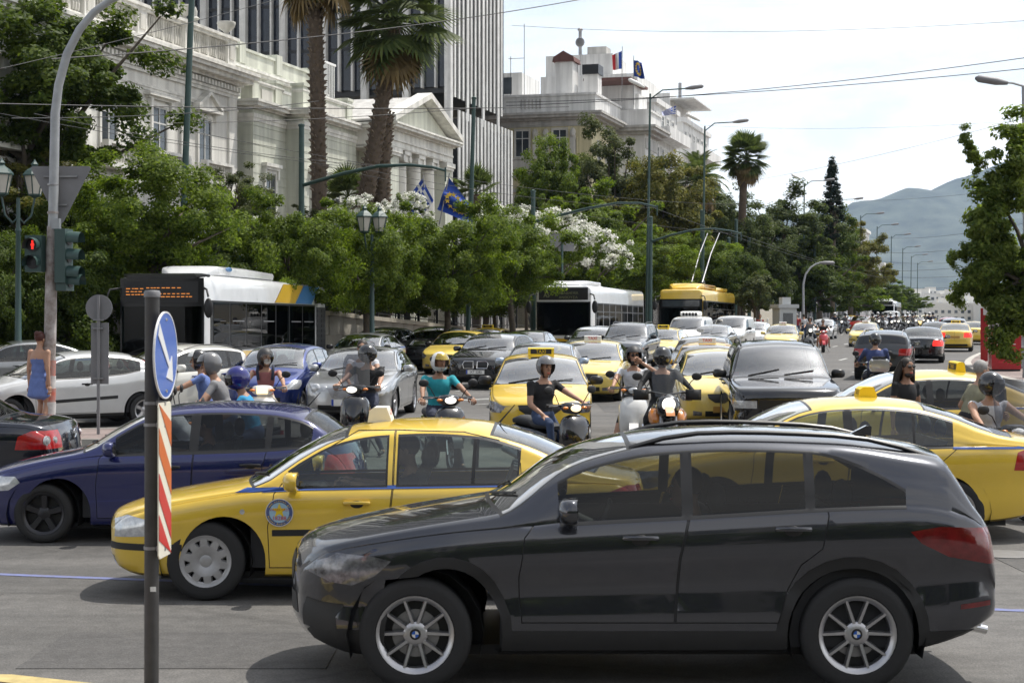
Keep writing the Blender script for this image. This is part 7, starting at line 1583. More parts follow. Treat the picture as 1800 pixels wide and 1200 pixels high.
def scooter(label, body, panel=None, group=None, screen=None, loc=(0, 0, 0), rz=0, r=.235, seat='seat_black', lamp='lamp_on', topcase=None, long=1.0, tall=1.0, graphics=None, cat='scooter', name='scooter', light_y=0, boxlamp=False, plate=True, knuckle=False):
    """x forward; wheelbase about 1.3 m"""
    t = thing(name, label, cat, loc, rz, group); panel = panel or body; wb = 1.32 * long; xf, xr = .66 * long, -.66 * long
    bike_wheel(t, 'front_wheel', xf, r, r * .62, .11, 'alloy' if body != 'scooter_red' else 'dark_alloy'); bike_wheel(t, 'rear_wheel', xr, r, r * .62, .12)
    zt = .98 * tall; hx = xf - .30; m = MB()
    for s_ in (1, -1): m.tube([(xf - .01, s_ * .075, r), (xf - .13, s_ * .075, r + .34)], .021, 8)
    m.build('fork', 'chrome' if body in ('black_paint', 'charcoal') else 'steel', t, smooth=60)
    m = MB(); m.grid([[(xf + (r + .035) * cos(R(a)), y, r + (r + .035) * sin(R(a))) for y in (-.07, -.05, 0, .05, .07)] for a in range(20, 151, 13)]); m.build('front_fender', body, t, smooth=60)
    # front apron
    m = MB(); superloft(m, [(xf - .02, .02, r + .30, r + .36), (xf - .06, .13, r + .20, zt - .22), (xf - .13, .21, r + .10, zt - .08), (xf - .22, .235, r + .06, zt - .05), (xf - .27, .22, r + .05, zt - .06)], 18, 3.2); m.build('apron', body, t, smooth=45)
    if graphics:
        for s_ in (1, -1):
            q = MB(); q.grid([[(xf - .045 - .02 * i, s_ * (.07 + .05 * j), r + .28 + .09 * i + .04 * j) for j in range(3)] for i in range(3)]); q.v = [(v[0] + .028, v[1], v[2]) for v in q.v]; q.build('graphic', graphics, t)
    m = MB(); m.box(-.18 * long, xf - .25, -.17, .17, r + .03, r + .10); m.build('footboard', 'plastic', t)
    m = MB(); superloft(m, [(.02 * long - .10, .13, r + .05, .68 * tall), (-.25 * long, .17, r + .08, .72 * tall), (-.55 * long, .19, r + .18, .74 * tall), (-.85 * long, .15, r + .34, .76 * tall), (-1.0 * long, .06, r + .46, .72 * tall)], 18, 2.8); m.build('rear_body', body, t, smooth=45)
    m = MB(); superloft(m, [(.05, .09, .70 * tall, .755 * tall), (-.1, .15, .70 * tall, .80 * tall), (-.35, .16, .70 * tall, .80 * tall), (-.45, .15, .72 * tall, .86 * tall), (-.75 * long, .14, .74 * tall, .88 * tall), (-.92 * long, .09, .75 * tall, .84 * tall)], 16, 2.6); m.build('seat', seat, t, smooth=50)
    # handlebar cowl
    hz_ = zt + .05; m = MB(); superloft(m, [(hx + .13, .05, hz_ - .06, hz_ + .04), (hx + .10, .12, hz_ - .10, hz_ + .06), (hx + .02, .17, hz_ - .09, hz_ + .07), (hx - .08, .13, hz_ - .05, hz_ + .05)], 16, 2.8); m.build('handlebar_cowl', panel, t, smooth=50)
    m = MB(); m.tube([(hx - .06, -.34, hz_ + .02), (hx + .0, -.15, hz_ + .02), (hx + .0, .15, hz_ + .02), (hx - .06, .34, hz_ + .02)], .016, 8); m.build('handlebar', 'black', t, smooth=60)
    for s_ in (1, -1):
        m = MB(); m.tube([(hx - .04, s_ * .24, hz_ + .02), (hx - .065, s_ * .36, hz_ + .02)], .020, 8); m.build('grip', 'rubber', t, smooth=60)
        m = MB(); m.tube([(hx - .01, s_ * .20, hz_ + .02), (hx + .04, s_ * .26, hz_ + .015), (hx + .0, s_ * .36, hz_ + .01)], .007, 5); m.build('brake_lever', 'steel', t)
        m = MB(); m.ell((hx + .10, s_ * .155, hz_ - .01), (.03, .045, .022), 10, 6); m.build('turn_light', 'lamp_amber', t, smooth=60)
    m = MB()
    if boxlamp: m.cbox((hx + .135, light_y, hz_ - .01), (.03, .17, .11))
    else: m.ell((hx + .12, light_y, hz_ - .015), (.035, .085, .05), 14, 8)
    m.build('headlight', lamp, t, smooth=60)
    mirrors(t, hx + .0, hz_ + .04, .20, .34, .17)
    if screen:
        m = MB(); w0, w1, h_ = screen
        rows = []
        for i in range(8):
            v = i / 7; ww = (w0 + (w1 - w0) * v) * (1 if v < .8 else (1 - (v - .8) * 1.2)); rows.append([(hx + .14 - .16 * v - .05 * (q / 5) ** 2 * 1.6, ww * q / 5, hz_ + .02 + h_ * v) for q in range(-5, 6)])
        m.grid(rows); m.build('windscreen', 'screen_smoke', t, smooth=60)
    m = MB(); m.tube([(-.15, -.16, r + .02), (-.5 * long, -.17, r - .02), (-.62 * long, -.18, r + .06), (-.98 * long, -.19, r + .14)], [.02, .03, .055, .05], 10); m.build('exhaust', 'steel', t, smooth=50)
    m = MB(); m.box(-1.02 * long, -.98 * long, -.08, .08, .60 * tall, .70 * tall); m.build('tail_light', 'lamp_red', t)
    m = MB(); m.box(-1.03 * long, -1.02 * long, -.10, .10, .40 * tall, .54 * tall); m.build('number_plate', 'plate', t)
    if topcase:
        m = MB(); superloft(m, [(-.72 * long, .14, .92, 1.16), (-.78 * long, .20, .90, 1.20), (-1.0 * long, .21, .90, 1.20), (-1.14 * long, .19, .92, 1.16)], 16, 4); o = m.build('top_case', topcase, t, smooth=45)
        m = MB(); superloft(m, [(-.80 * long, .14, 1.19, 1.235), (-1.05 * long, .15, 1.19, 1.235)], 12, 4); m.build('lid_panel', 'black', o)
    m = MB(); m.tube([(-.1, .12, r + .05), (-.16, .30, .015)], .012, 6); m.build('side_stand', 'steel', t)
    return t
def motorcycle(label, body, accent=None, group=None, loc=(0, 0, 0), rz=0, adventure=True, lamp='lamp_on', topcase=False):
    t = thing('motorcycle', label, 'motorcycle', loc, rz, group); r = .31; xf, xr = .74, -.72
    bike_wheel(t, 'front_wheel', xf, r, r * .72, .12, 'dark_alloy', 8); bike_wheel(t, 'rear_wheel', xr, r, r * .68, .16, 'dark_alloy', 8)
    m = MB()
    for s_ in (1, -1): m.tube([(xf, s_ * .10, r), (xf - .30, s_ * .10, .98)], .026, 8)
    m.build('fork', 'steel', t, smooth=60)
    m = MB(); m.grid([[(xf - .03 + (r + .06) * cos(R(a)), y, r + (r + .06) * sin(R(a))) for y in (-.07, -.03, .03, .07)] for a in range(25, 141, 12)]); m.build('front_fender', 'plastic', t, smooth=60)
    m = MB(); superloft(m, [(.10, .20, .36, .62), (-.05, .24, .32, .66), (-.28, .20, .34, .62), (-.34, .12, .40, .58)], 16, 3); m.tube([(.0, -.36, .44), (.0, .36, .44)], .12, 14); m.build('engine', 'steel', t, smooth=45)
    m = MB(); superloft(m, [(.40, .07, .80, .96), (.32, .17, .72, 1.0), (.12, .22, .72, 1.04), (-.10, .17, .74, 1.0), (-.2, .10, .76, .88)], 16, 2.4); m.build('tank', body, t, smooth=50)
    m = MB(); superloft(m, [(-.12, .10, .78, .86), (-.2, .15, .76, .87), (-.5, .16, .78, .88), (-.9, .12, .84, .94), (-1.0, .06, .87, .93)], 14, 2.6); m.build('seat', 'seat_black', t, smooth=50)
    m = MB(); superloft(m, [(-.3, .09, .62, .80), (-.7, .12, .72, .86), (-1.02, .06, .80, .88)], 12, 3); m.build('tail_fairing', body, t, smooth=45)
    m = MB(); superloft(m, [(.62, .06, .86, .98), (.56, .14, .80, 1.10), (.46, .17, .78, 1.14), (.36, .16, .82, 1.08)], 16, 2.6); m.build('headlight_cowl', body, t, smooth=50)
    m = MB(); m.ell((.605, .0, 1.0), (.04, .095, .095), 18, 10); m.build('headlight', lamp, t, smooth=60)
    hx, hz_ = .30, 1.14
    m = MB(); m.tube([(hx - .1, -.42, hz_), (hx, -.22, hz_ + .02), (hx + .03, 0, hz_ - .02), (hx, .22, hz_ + .02), (hx - .1, .42, hz_)], .016, 8); m.build('handlebar', 'black', t, smooth=60)
    for s_ in (1, -1):
        m = MB(); m.tube([(hx - .06, s_ * .32, hz_), (hx - .1, s_ * .44, hz_)], .021, 8); m.build('grip', 'rubber', t, smooth=60)
        if adventure:
            m = MB(); m.grid([[(hx + .06 - .02 * abs(i - 2), s_ * (.26 + .055 * i), hz_ - .09 + .15 * j / 2 + .0) for i in range(5)] for j in range(3)]); q = m.build('hand_guard', 'plastic', t, smooth=60); sm = q.modifiers.new('s', 'SOLIDIFY'); sm.thickness = .012
            m = MB(); m.tube([(.30, s_ * .12, .78), (.36, s_ * .34, .62), (.20, s_ * .38, .42), (.0, s_ * .22, .30)], .016, 8); m.build('crash_bar', 'black', t, smooth=60)
            m = MB(); m.ell((.40, s_ * .30, .62), (.045, .05, .05), 12, 8); o = m.build('fog_light', 'black', t, smooth=60); m = MB(); m.ell((.435, s_ * .30, .62), (.02, .034, .034), 10, 6); m.build('fog_lens', lamp, o, smooth=60)
            m = MB(); superloft(m, [(.50, .04, .74, .80), (.40, .10, .70, .92), (.15, .09, .70, .94), (.05, .05, .72, .86)], 12, 2.5); q = m.build('side_panel', accent or body, t, smooth=50); q.location = (0, s_ * .17, 0)
    mirrors(t, hx - .02, hz_ + .02, .26, .40, .20)
    if adventure:
        m = MB(); m.prism([(.50, .92), (.98, .86), (.94, .90), (.60, .98)], 1, -.06, .06); m.build('beak', accent or body, t)
        rows = []
        for i in range(8):
            v = i / 7; ww = .17 + .05 * sin(v * pi); rows.append([(.50 - .20 * v - .06 * (q / 4) ** 2, ww * q / 4, 1.10 + .44 * v) for q in range(-4, 5)])
        m = MB(); m.grid(rows); m.build('windscreen', 'glass_clear', t, smooth=60)
    m = MB(); m.tube([(-.1, -.18, .34), (-.5, -.2, .38), (-.95, -.24, .60)], [.025, .05, .06], 10); m.build('exhaust', 'chrome', t, smooth=50)
    m = MB(); m.box(-1.04, -1.0, -.07, .07, .80, .86); m.build('tail_light', 'lamp_red', t); m = MB(); m.box(-1.03, -1.02, -.10, .10, .56, .70); m.build('number_plate', 'plate', t)
    m = MB(); m.tube([(-.25, .0, .42), (xr, .10, r)], .03, 8); m.tube([(-.25, 0, .42), (.3, 0, .95)], .035, 8); m.tube([(-.25, 0, .42), (-.5, 0, .8)], .03, 8); m.build('frame', 'black', t, smooth=60)
    if topcase: m = MB(); superloft(m, [(-.78, .2, .98, 1.25), (-.84, .24, .96, 1.28), (-1.15, .24, .96, 1.28), (-1.2, .2, .98, 1.25)], 16, 5); m.build('top_case', 'black', t, smooth=40)
    m = MB(); m.tube([(-.05, .14, .34), (-.10, .32, .015)], .014, 6); m.build('side_stand', 'steel', t)
    return t
# ================================================================== buses
def bus(label, L=12.0, W=2.5, H=3.0, kind='new', loc=(0, 0, 0), rz=0, name='city_bus', group=None):
    """x forward, origin at the middle of the front axle line projected to ground level, front at +x = 2.7"""
    t = thing(name, label, 'bus', loc, rz, group); xf = 0.0; xb = -L; hw_ = W / 2
    pal = dict(new=('bus_white', 'bus_black'), old=('bus_white', 'bus_black'), trolley=('trolley_yellow', 'bus_black'))[kind]
    m = MB(); secs = [(xf - .0, hw_ - .16, .34, H - .18), (xf - .06, hw_ - .06, .32, H - .06), (xf - .22, hw_, .30, H), (xb + .25, hw_, .30, H), (xb + .08, hw_ - .05, .32, H - .06), (xb, hw_ - .14, .36, H - .16)]
    superloft(m, secs, 40, 12); m.build('body', pal[0], t, smooth=35)
    def pan(nm, x0, x1, z0, z1, mn, off, y=None, par=t):
        os_ = []
        for s_ in (1, -1):
            q = MB(); q.box(x0, x1, s_ * hw_ - .012, s_ * hw_ + .012, z0, z1); q.v = [(v[0], v[1] + s_ * off, v[2]) for v in q.v]; os_.append(q.build(nm, mn, par))
        return os_
    def fpan(nm, y0, y1, z0, z1, mn, off, par=t, back=False, top_in=0):
        q = MB(); x = (xf if not back else xb); sg = 1 if not back else -1; n_ = 8
        def fx(y): return x + sg * (off - .05 * (abs(y) / hw_) ** 8)
        n_ = 14; q.grid([[(fx(y0 + (y1 - y0) * i / n_), y0 + (y1 - y0) * i / n_, z) for i in range(n_ + 1)] for z in (z0, z1)]); return q.build(nm, mn, par, smooth=60)
    wl, wh = (1.05, 2.42) if kind != 'old' else (1.12, 2.38)
    if kind == 'new':
        pan('window_band', xb + 1.5, xf - .35, wl, wh, 'bus_black', .004); pan('lower_band', xb + .3, xf - .2, .34, .62, 'bus_black', .004)
        fpan('front_mask', -hw_ + .06, hw_ - .06, .75, H - .10, 'bus_black', .02); fpan('windscreen', -hw_ + .12, hw_ - .12, 1.0, 2.25, 'glass_bus', .04); fpan('destination_board', -hw_ + .2, hw_ - .2, 2.36, H - .2, 'black', .045)
        q = MB(); superloft(q, [(xf + .02, hw_ - .25, H - .12, H - .02), (xf - .2, hw_ - .08, H - .1, H + .03), (xf - .5, hw_ - .05, H - .08, H + .02)], 24, 6); q.build('front_brow', 'bus_black', t, smooth=40)
        for i in range(7): 
            for o in pan('side_window', xb + 1.6 + i * 1.42, xb + 2.92 + i * 1.42, wl + .06, wh - .06, 'glass_bus', .012):
                pass
            if i in (0, 1, 3, 5): pan('window_hopper', xb + 1.75 + i * 1.42, xb + 2.78 + i * 1.42, wl + .80, wl + .83, 'steel', .02)
        for k, (x0, x1, mn) in enumerate([(xb + 1.0, xb + 2.8, 'bus_blue'), (xb + 2.85, xb + 5.0, 'bus_yellow'), (xb + 5.0, xb + 5.8, 'bus_navy')]):
            for s_ in (1, -1):
                q = MB(); sk = .9; q.prism([(x0, H - .10), (x1, H - .10), (x1 + sk, wh + .02), (x0 + sk, wh + .02)] if k < 2 else [(x0, H - .1), (x1, wh + .02), (x0 + sk, wh + .02)], 1, s_ * hw_ - .004 + s_ * .006, s_ * hw_ + .004 + s_ * .006); q.build('livery_flash', mn, t)
                q = MB(); q.prism([(x0 + 4.6, .66), (x1 + 4.6, .66), (x1 + 5.1, wl - .04), (x0 + 5.1, wl - .04)], 1, s_ * hw_ + s_ * .002, s_ * hw_ + s_ * .010); q.build('livery_flash', mn, t)
        gr = pan('engine_grille', xb + .25, xb + 1.3, .8, 2.35, 'black', .006)
        for i in range(9):
            for o, s_ in zip(gr, (1, -1)):
                q = MB(); q.box(xb + .32, xb + .76, s_ * hw_ + s_ * .02 - .01, s_ * hw_ + s_ * .02 + .01, .86 + i * .165, .96 + i * .165); q.box(xb + .8, xb + 1.24, s_ * hw_ + s_ * .02 - .01, s_ * hw_ + s_ * .02 + .01, .86 + i * .165, .96 + i * .165); q.build('slat', 'plastic', o)
        q = MB(); superloft(q, [(xf - 1.9, .55, H, H + .10), (xf - 2.2, .85, H, H + .30), (xf - 4.6, .88, H, H + .32), (xf - 7.2, .88, H, H + .26), (xf - 7.5, .7, H, H + .1)], 20, 5); o = q.build('roof_pod', 'bus_white', t, smooth=40)
        q = MB(); q.ell((xf - 3.0, hw_ - .38, H + .22), (.28, .02, .07), 14, 6); q.build('blue_oval', 'bus_blue', o)
        rl = random.Random(2); q = MB()      # half refreshed display: rows of short orange dashes
        for z_, a, b_ in ((2.72, -1.0, -.55), (2.64, -1.0, -.55), (2.56, -1.0, -.55), (2.74, -.42, .55), (2.58, -.36, .85), (2.50, -.36, .85)):
            y_ = a
            while y_ < b_: l_ = rl.uniform(.04, .12); q.box(xf + .048, xf + .055, y_, y_ + l_, z_, z_ + .022); y_ += l_ + rl.uniform(.02, .06)
        q.build('display_dashes', 'led', t, kind='stuff')
    elif kind == 'old':
        fpan('windscreen_mask', -hw_ + .08, hw_ - .08, 1.0, 2.42, 'bus_black', .02); fpan('windscreen', -hw_ + .14, hw_ - .14, 1.05, 2.36, 'glass_bus', .04); fpan('destination_board', -hw_ + .18, hw_ - .18, 2.50, H - .10, 'black', .03)
        fpan('yellow_front', -hw_ + .04, hw_ - .04, .36, .86, 'bus_yellow', .025); fpan('blue_front', -hw_ + .02, -hw_ + .5, .5, .98, 'bus_navy', .035); fpan('white_band', -hw_ + .04, hw_ - .04, .865, .99, 'bus_white', .02)
        q = MB(); q.box(xf + .02, xf + .035, -.45, .45, .58, .74); 
        for i in range(4): pass
        q.build('grille', 'black', t)
        for s_ in (1, -1): q = MB(); q.box(xf - .03, xf + .045, s_ * .75 - .18, s_ * .75 + .18, .56, .70); q.build('headlight', 'lamp_clear', t)
        pan('window_band', xb + .4, xf - .6, wl, wh, 'bus_black', .002)
        for i in range(8):
            x0 = xb + .5 + i * 1.34; pan('side_window', x0, x0 + 1.22, wl + .06, wh - .40, 'glass_bus', .010); pan('side_hopper', x0, x0 + 1.22, wh - .34, wh - .05, 'glass_bus', .010); pan('window_pillar', x0 - .10, x0 - .02, wl, wh, 'steel', .012)
        pan('yellow_skirt', xb + .3, xf - .3, .34, .72, 'bus_yellow', .004); pan('blue_skirt', xb + 3, xb + 6.5, .36, .70, 'bus_blue', .008)
        q = MB(); superloft(q, [(xf - .9, .5, H, H + .06), (xf - 1.3, .9, H, H + .22), (xf - 3.4, .9, H, H + .22), (xf - 3.8, .5, H, H + .06)], 20, 5); q.build('roof_pod', 'bus_white', t, smooth=40); q = MB(); q.ell((xf - 6, 0, H), (.6, .5, .14), 14, 8); q.build('roof_vent', 'bus_white', t, smooth=60)
        lettering('A5', 'led_dim', t, (xf + .036, -.72, 2.70), 0, .26, .9, .012); lettering('ΑΚΑΔΗΜΙΑ', 'led_dim', t, (xf + .036, .22, 2.78), 0, .15, 1.1, 0); lettering('ΑΝΘΟΥΣΑ', 'led_dim', t, (xf + .036, .22, 2.60), 0, .15, 1.1, 0); lettering('148', 'led', t, (xf + .045, -.98, 1.08), 0, .12, 1, 0)
    else:
        pan('window_band', xb + .3, xf - .1, .9, 2.62, 'bus_black', .004); fpan('front_mask', -hw_ + .04, hw_ - .04, .8, 2.70, 'bus_black', .02); fpan('windscreen', -hw_ + .12, hw_ - .12, .95, 2.2, 'glass_bus', .04); fpan('destination_board', -hw_ + .2, hw_ - .2, 2.28, 2.62, 'window_glass', .045)
        for i in range(8): pan('side_window', xb + .45 + i * 1.42, xb + 1.77 + i * 1.42, 1.0, 2.15, 'glass_bus', .012); pan('side_hopper', xb + .45 + i * 1.42, xb + 1.77 + i * 1.42, 2.2, 2.55, 'glass_bus', .012)
        q = MB(); superloft(q, [(xf - 1.2, .7, H, H + .1), (xf - 1.6, .95, H, H + .36), (xf - 6.4, .95, H, H + .36), (xf - 6.8, .7, H, H + .12)], 20, 5); o = q.build('roof_equipment', 'trolley_yellow', t, smooth=40)
        q = MB(); q.box(xf - 5.6, xf - 2.2, -.99, .99, H + .26, H + .30); q.box(xf - 5.6, xf - 2.2, -.98, .98, H + .10, H + .14); q.build('roof_rack', 'awning_tan', o)
        q = MB(); superloft(q, [(xf - 7.2, .8, H, H + .12), (xf - 7.6, .95, H, H + .26), (xf - 10.6, .95, H, H + .26), (xf - 11, .7, H, H + .1)], 20, 5); q.build('roof_pod', 'trolley_yellow', t, smooth=40)
        for s_ in (1, -1):
            q = MB(); b0 = Vector((xf - 5.0, s_ * .32, H + .40)); e = b0 + Vector((-6.2, s_ * .05, 3.3)); q.tube([b0, b0.lerp(e, .5) + Vector((0, 0, .25)), e], [.05, .04, .03], 8); q.build('trolley_pole', 'steel', t, smooth=60)
            q = MB(); q.cbox(b0, (.7, .3, .2)); q.tube([b0, b0 + Vector((-.9, 0, .2))], .05, 6); q.build('pole_base', 'iron', t)
    for x, s_ in ((xf - 2.7, 1), (xf - 2.7, -1), (xb + 3.3, 1), (xb + 3.3, -1)):
        put_wheel(t, x, s_ * (hw_ - .16), .48, .29, .28, 's7', 'hubcap', s_ > 0)
        q = MB(); n_ = 14; q.prism([(x + .62 * cos(pi * i / n_), .48 + .62 * sin(pi * i / n_)) for i in range(n_ + 1)] + [(x - .62, .30), (x + .62, .30)], 1, s_ * hw_ - .02 + s_ * .013, s_ * hw_ + .02 + s_ * .003); q.build('wheel_arch', 'black', t)
    for s_ in (1, -1):
        q = MB(); q.tube([(xf - .15, s_ * (hw_ - .15), H - .35), (xf + .28, s_ * (hw_ + .12), H - .42), (xf + .32, s_ * (hw_ + .18), H - .62)], .03, 7); o = q.build('mirror_arm', 'black', t, smooth=60); q = MB(); q.ell((xf + .30, s_ * (hw_ + .18), H - .92), (.08, .13, .27), 14, 8); q.build('mirror', 'black', o, smooth=60)
    for y0 in (-.9, .1): q = MB(); q.tube([(xf + .06, y0, .98), (xf + .07, y0 + .75, 1.25)], .015, 5); q.build('wiper', 'black', t)
    return t
# ================================================================== traffic
paint('paint_base', (.4, .4, .4))
PROTO = {}
SPEC = dict(X1=X1, OC1=OC1, OC2=OC2, EXE=EXE, FOC=FOC, MIN=MIN, BLU=BLU, JEE=JEE, VAN=VAN)
NM = dict(X1='sport_utility_car', OC1='saloon_car', OC2='saloon_car', EXE='saloon_car', FOC='hatchback_car', MIN='small_car', BLU='hatchback_car', JEE='off_road_car', VAN='delivery_van')
for k_ in SPEC.values(): k_['detail'] = 2
def toward(th): return atan2(-cos(R(th)), -sin(R(th)))
def away(th): return atan2(cos(R(th)), sin(R(th)))
def auto(k, label, color, px, D, rz, name=None, cat='car', group=None, X=None, swap=None):
    if k not in PROTO:
        PROTO[k] = car(NM[k], 'x', SPEC[k], 'paint_base', cat)
    n_ = name or NM[k]
    o = dup(PROTO[k], (PX(px, D) if X is None else X, D, gz(D)), rz, label, group); o.name = n_; o['category'] = cat
    sl_ = gz(D + 1.3) - gz(D - 1.3)
    if abs(sl_) > .005:      # follow the slope of the road
        f = Vector((cos(rz), sin(rz), sl_ / 2.6 * sin(rz))).normalized(); l_ = Vector((-sin(rz), cos(rz), sl_ / 2.6 * cos(rz))).normalized(); u = f.cross(l_); l_ = u.cross(f)
        o.rotation_euler = Matrix((f, l_, u)).transposed().to_euler()
    if k not in ('X1', 'BLU', 'FOC') and abs(sin(rz)) > .8: plate_front(o, SPEC[k], -.004, .40 if k != 'JEE' else .52, '', amber=cat == 'taxi')
    sw = {'paint_base': color}; sw.update(swap or {}); repaint(o, sw); return o
def taxi(k, label, px, D, rz, color='taxi_yellow', sign='wedge', ss=2.15, X=None, **kw):
    o = auto(k, label, color, px, D, rz, 'taxi_car', 'taxi', 'taxis', X=X); z = pchip(SPEC[k]['top'])(ss) - .012
    if sign == 'wedge': taxi_sign(o, ss, z, 'wedge')
    elif sign == 'bar': taxi_sign(o, ss, z, 'bar', W=.42)
    elif sign == 'yellow': taxi_sign(o, ss, z, 'bar', mn='sign_yellow', tm='plate_text', W=.46)
    return o
# --- foreground
b1 = auto('X1', 'dark grey sport utility car with ten spoke wheels crossing in front of the yellow taxi', 'bmw_grey', 0, 11.17, pi, X=.75)
roof_rails(b1, X1, 2.15, 4.05, .60, 'trim', .05); antenna(b1, X1, 3.7, 'fin', 'bmw_grey')
md = b1['mid']
q = MB(); q.tube([(md - 4.30, .50, .33), (md - 4.39, .50, .31)], .028, 12); q.build('exhaust', 'chrome', b1, smooth=50); q = MB(); q.tube([(md - 4.30, -.50, .33), (md - 4.39, -.50, .31)], .028, 12); q.build('exhaust', 'chrome', b1, smooth=50)
t1 = taxi('OC1', 'yellow taxi with blue waist stripe and round door emblem beside the dark grey car', 0, 14.55, pi, sign='wedge', ss=2.25, X=-1.21)
antenna(t1, OC1, 3.25, 'rod'); md = t1['mid']
# round door emblem on both front doors
for s_ in (1, -1):
    ye = .858; q = MB(); q.lathe([(0, s_ * .004), (.112, s_ * .004), (.112, 0)], 32, 1); o = q.build('door_emblem', 'white_plastic', t1); o.location = (md - 1.50, s_ * (ye + .003), .715)
    q = MB(); q.lathe([(.0, s_ * .0055), (.106, s_ * .0055), (.106, .004 * s_)], 32, 1); q.build('emblem_ring', 'bus_navy', o); q = MB(); q.lathe([(.0, s_ * .007), (.080, s_ * .007), (.080, .005 * s_)], 32, 1); q.build('emblem_centre', 'emblem_blue', o)
    st_ = [((.062 if i % 2 == 0 else .026) * sin(i * pi / 5), (.062 if i % 2 == 0 else .026) * cos(i * pi / 5) + .015) for i in range(10)]
    q = MB(); q.prism(st_, 1, s_ * .0072, s_ * .0082); q.build('emblem_star', 'sign_yellow', o)
    lettering('ΡΑΔΙΟ-ΤΑΞΙ', 'red_text', o, (0, s_ * .0095, .022), 90 * s_, .027, 1, .0006); lettering('18288', 'red_text', o, (0, s_ * .0095, -.045), 90 * s_, .046, 1, .0012)
    for i, ch in enumerate('www.asteras.gr'):
        a = R(150 - i * 120 / 13); w_ = lettering(ch, 'sign_yellow', o, (-s_ * .093 * cos(a), s_ * .0075, .093 * sin(a)), 90 * s_, .022, 1, .0004); w_.rotation_euler.rotate_axis('Z', a - pi / 2)
    for i, ch in enumerate('Athens Radio TAXI'):
        a = R(200 + i * 140 / 16); w_ = lettering(ch, 'sign_yellow', o, (-s_ * .093 * cos(a), s_ * .0075, .093 * sin(a)), 90 * s_, .022, 1, .0004); w_.rotation_euler.rotate_axis('Z', a + pi / 2)
    q = MB(); q.lathe([(0, s_ * .008), (.02, s_ * .006), (.022, 0)], 14, 1); o = q.build('side_repeater', 'lamp_clear', t1); o.location = (md - 1.20, s_ * .852, .72)
q = MB(); q.lathe([(.035, 0), (.042, .10), (.044, .105), (.0, .13)], 12, 2); o = q.build('drink_cup', 'glass_clear', loc=Vector(t1.location) + Vector((-.72, .12, .90)), label='clear lidded iced drink cup on the dashboard of the emblem taxi', cat='cup')
bl = auto('BLU', 'navy blue hatchback with dark five spoke wheels behind the emblem taxi', 'navy', 0, 18.2, pi, X=-3.56); antenna(bl, BLU, 3.4, 'rod')
t2 = taxi('OC2', 'yellow taxi seen from the side with thin blue rear stripe, behind the dark grey car', 0, 18.3, pi, sign='none', X=3.24); taxi_sign(t2, 2.75, 1.44, 'wedge', mn='sign_yellow', tm='plate_text', W=.26)
t3 = taxi('OC2', 'yellow taxi with strapped on black and yellow roof sign beside the long haired man', 0, 24.6, pi + .02, sign='yellow', ss=3.0, X=5.6, color='taxi_yellow'); repaint(t3, {'glass': 'glass_tint'})
ps = auto('EXE', 'dark blue black saloon showing round red rear lamps beside the traffic island', 'midnight', 0, 21.4, pi, X=-8.0, swap={'glass': 'glass_tint'})
md = ps['mid']
for s_ in (1, -1):
    for dx, dy, r_ in ((-2.395, .74, .060), (-2.45, .60, .045)):
        q = MB(); q.lathe([(0, -.025), (r_ * .55, -.02), (r_ * .6, -.012), (r_, -.012), (r_ * 1.05, .01)], 20, 0); o = q.build('round_lamp', 'lamp_clear', ps, smooth=40); o.location = (dx + .02, s_ * dy, .80); o.rotation_euler.z = -s_ * .35
q = MB(); q.lathe([(.045, -.01), (.055, -.016), (.062, -.01), (.055, 0)], 24, 0, closed=True); q.prism([(-.035, .03), (-.022, .03), (0, -.012), (.022, .03), (.035, .03), (.008, -.04), (-.008, -.04)], 0, -.014, -.004); o = q.build('round_badge', 'chrome', ps, smooth=40); o.location = (md - 4.80, 0, .84)
# --- left group
fc = auto('FOC', 'silver three door hatchback with red corner lamp behind the woman in the blue dress', 'silver_light', 0, 32.8, pi + R(33), X=-8.6, swap={'silver': 'silver_light'})
auto('OC2', 'silver grey saloon with pale roof behind the silver hatchback at the frame edge', 'silver_dark', 25, 43, pi + R(25))
cr_ = auto('MIN', 'cream white small car behind the blue keep right disc', 'cream_white', 306, 35.5, pi + R(50)); roof_rails(cr_, MIN, 1.7, 3.1, .52, 'trim', .05)
ki = auto('MIN', 'bright blue small car behind the woman rider in the face mask', 'kia_blue', 497, 36.5, toward(8)); q = MB(); q.tube([(ki['mid'] - 1.7, 0, 1.46), (ki['mid'] - 1.95, 0, 1.60)], .006, 5); q.build('roof_antenna', 'black', ki)
me_ = auto('EXE', 'silver saloon with twin oval headlights behind the black maxi scooter', 'silver', 640, 35.6, toward(4.5), swap={'lamp_clear': 'silver'})
for s_ in (1, -1):
    for dx, dy, r_, dz in ((2.20, .60, .105, .665), (2.235, .41, .075, .655)):
        q = MB(); q.ell((0, 0, 0), (.05, r_, r_ * 1.05), 20, 12); o = q.build('oval_headlight', 'lamp_clear', me_, smooth=60); o.location = (dx - .06, s_ * dy, dz); o.rotation_euler.z = s_ * .3
for i in range(6): q = MB(); q.box(2.27, 2.285, -.25 + .01 * i, .25 - .01 * i, .52 + i * .028, .53 + i * .028); q.build('grille_bar', 'chrome', me_)
plate_front(me_, EXE, -.018, .42, 'IH')
x2 = auto('X1', 'black sport utility car with twin grilles behind the rider in turquoise', 'black_paint', 868, 49.2, toward(13)); plate_front(x2, X1, 0, .50, 'IXT 2282')
md = x2['mid']
for s_ in (1, -1):
    q = MB(); q.tube([(md + .01, s_ * .05, .60), (md - .01, s_ * .33, .60), (md - .02, s_ * .36, .72), (md - .02, s_ * .32, .79), (md + .0, s_ * .06, .79), (md + .01, s_ * .05, .60)], .012, 5); q.build('grille_surround', 'chrome', x2)
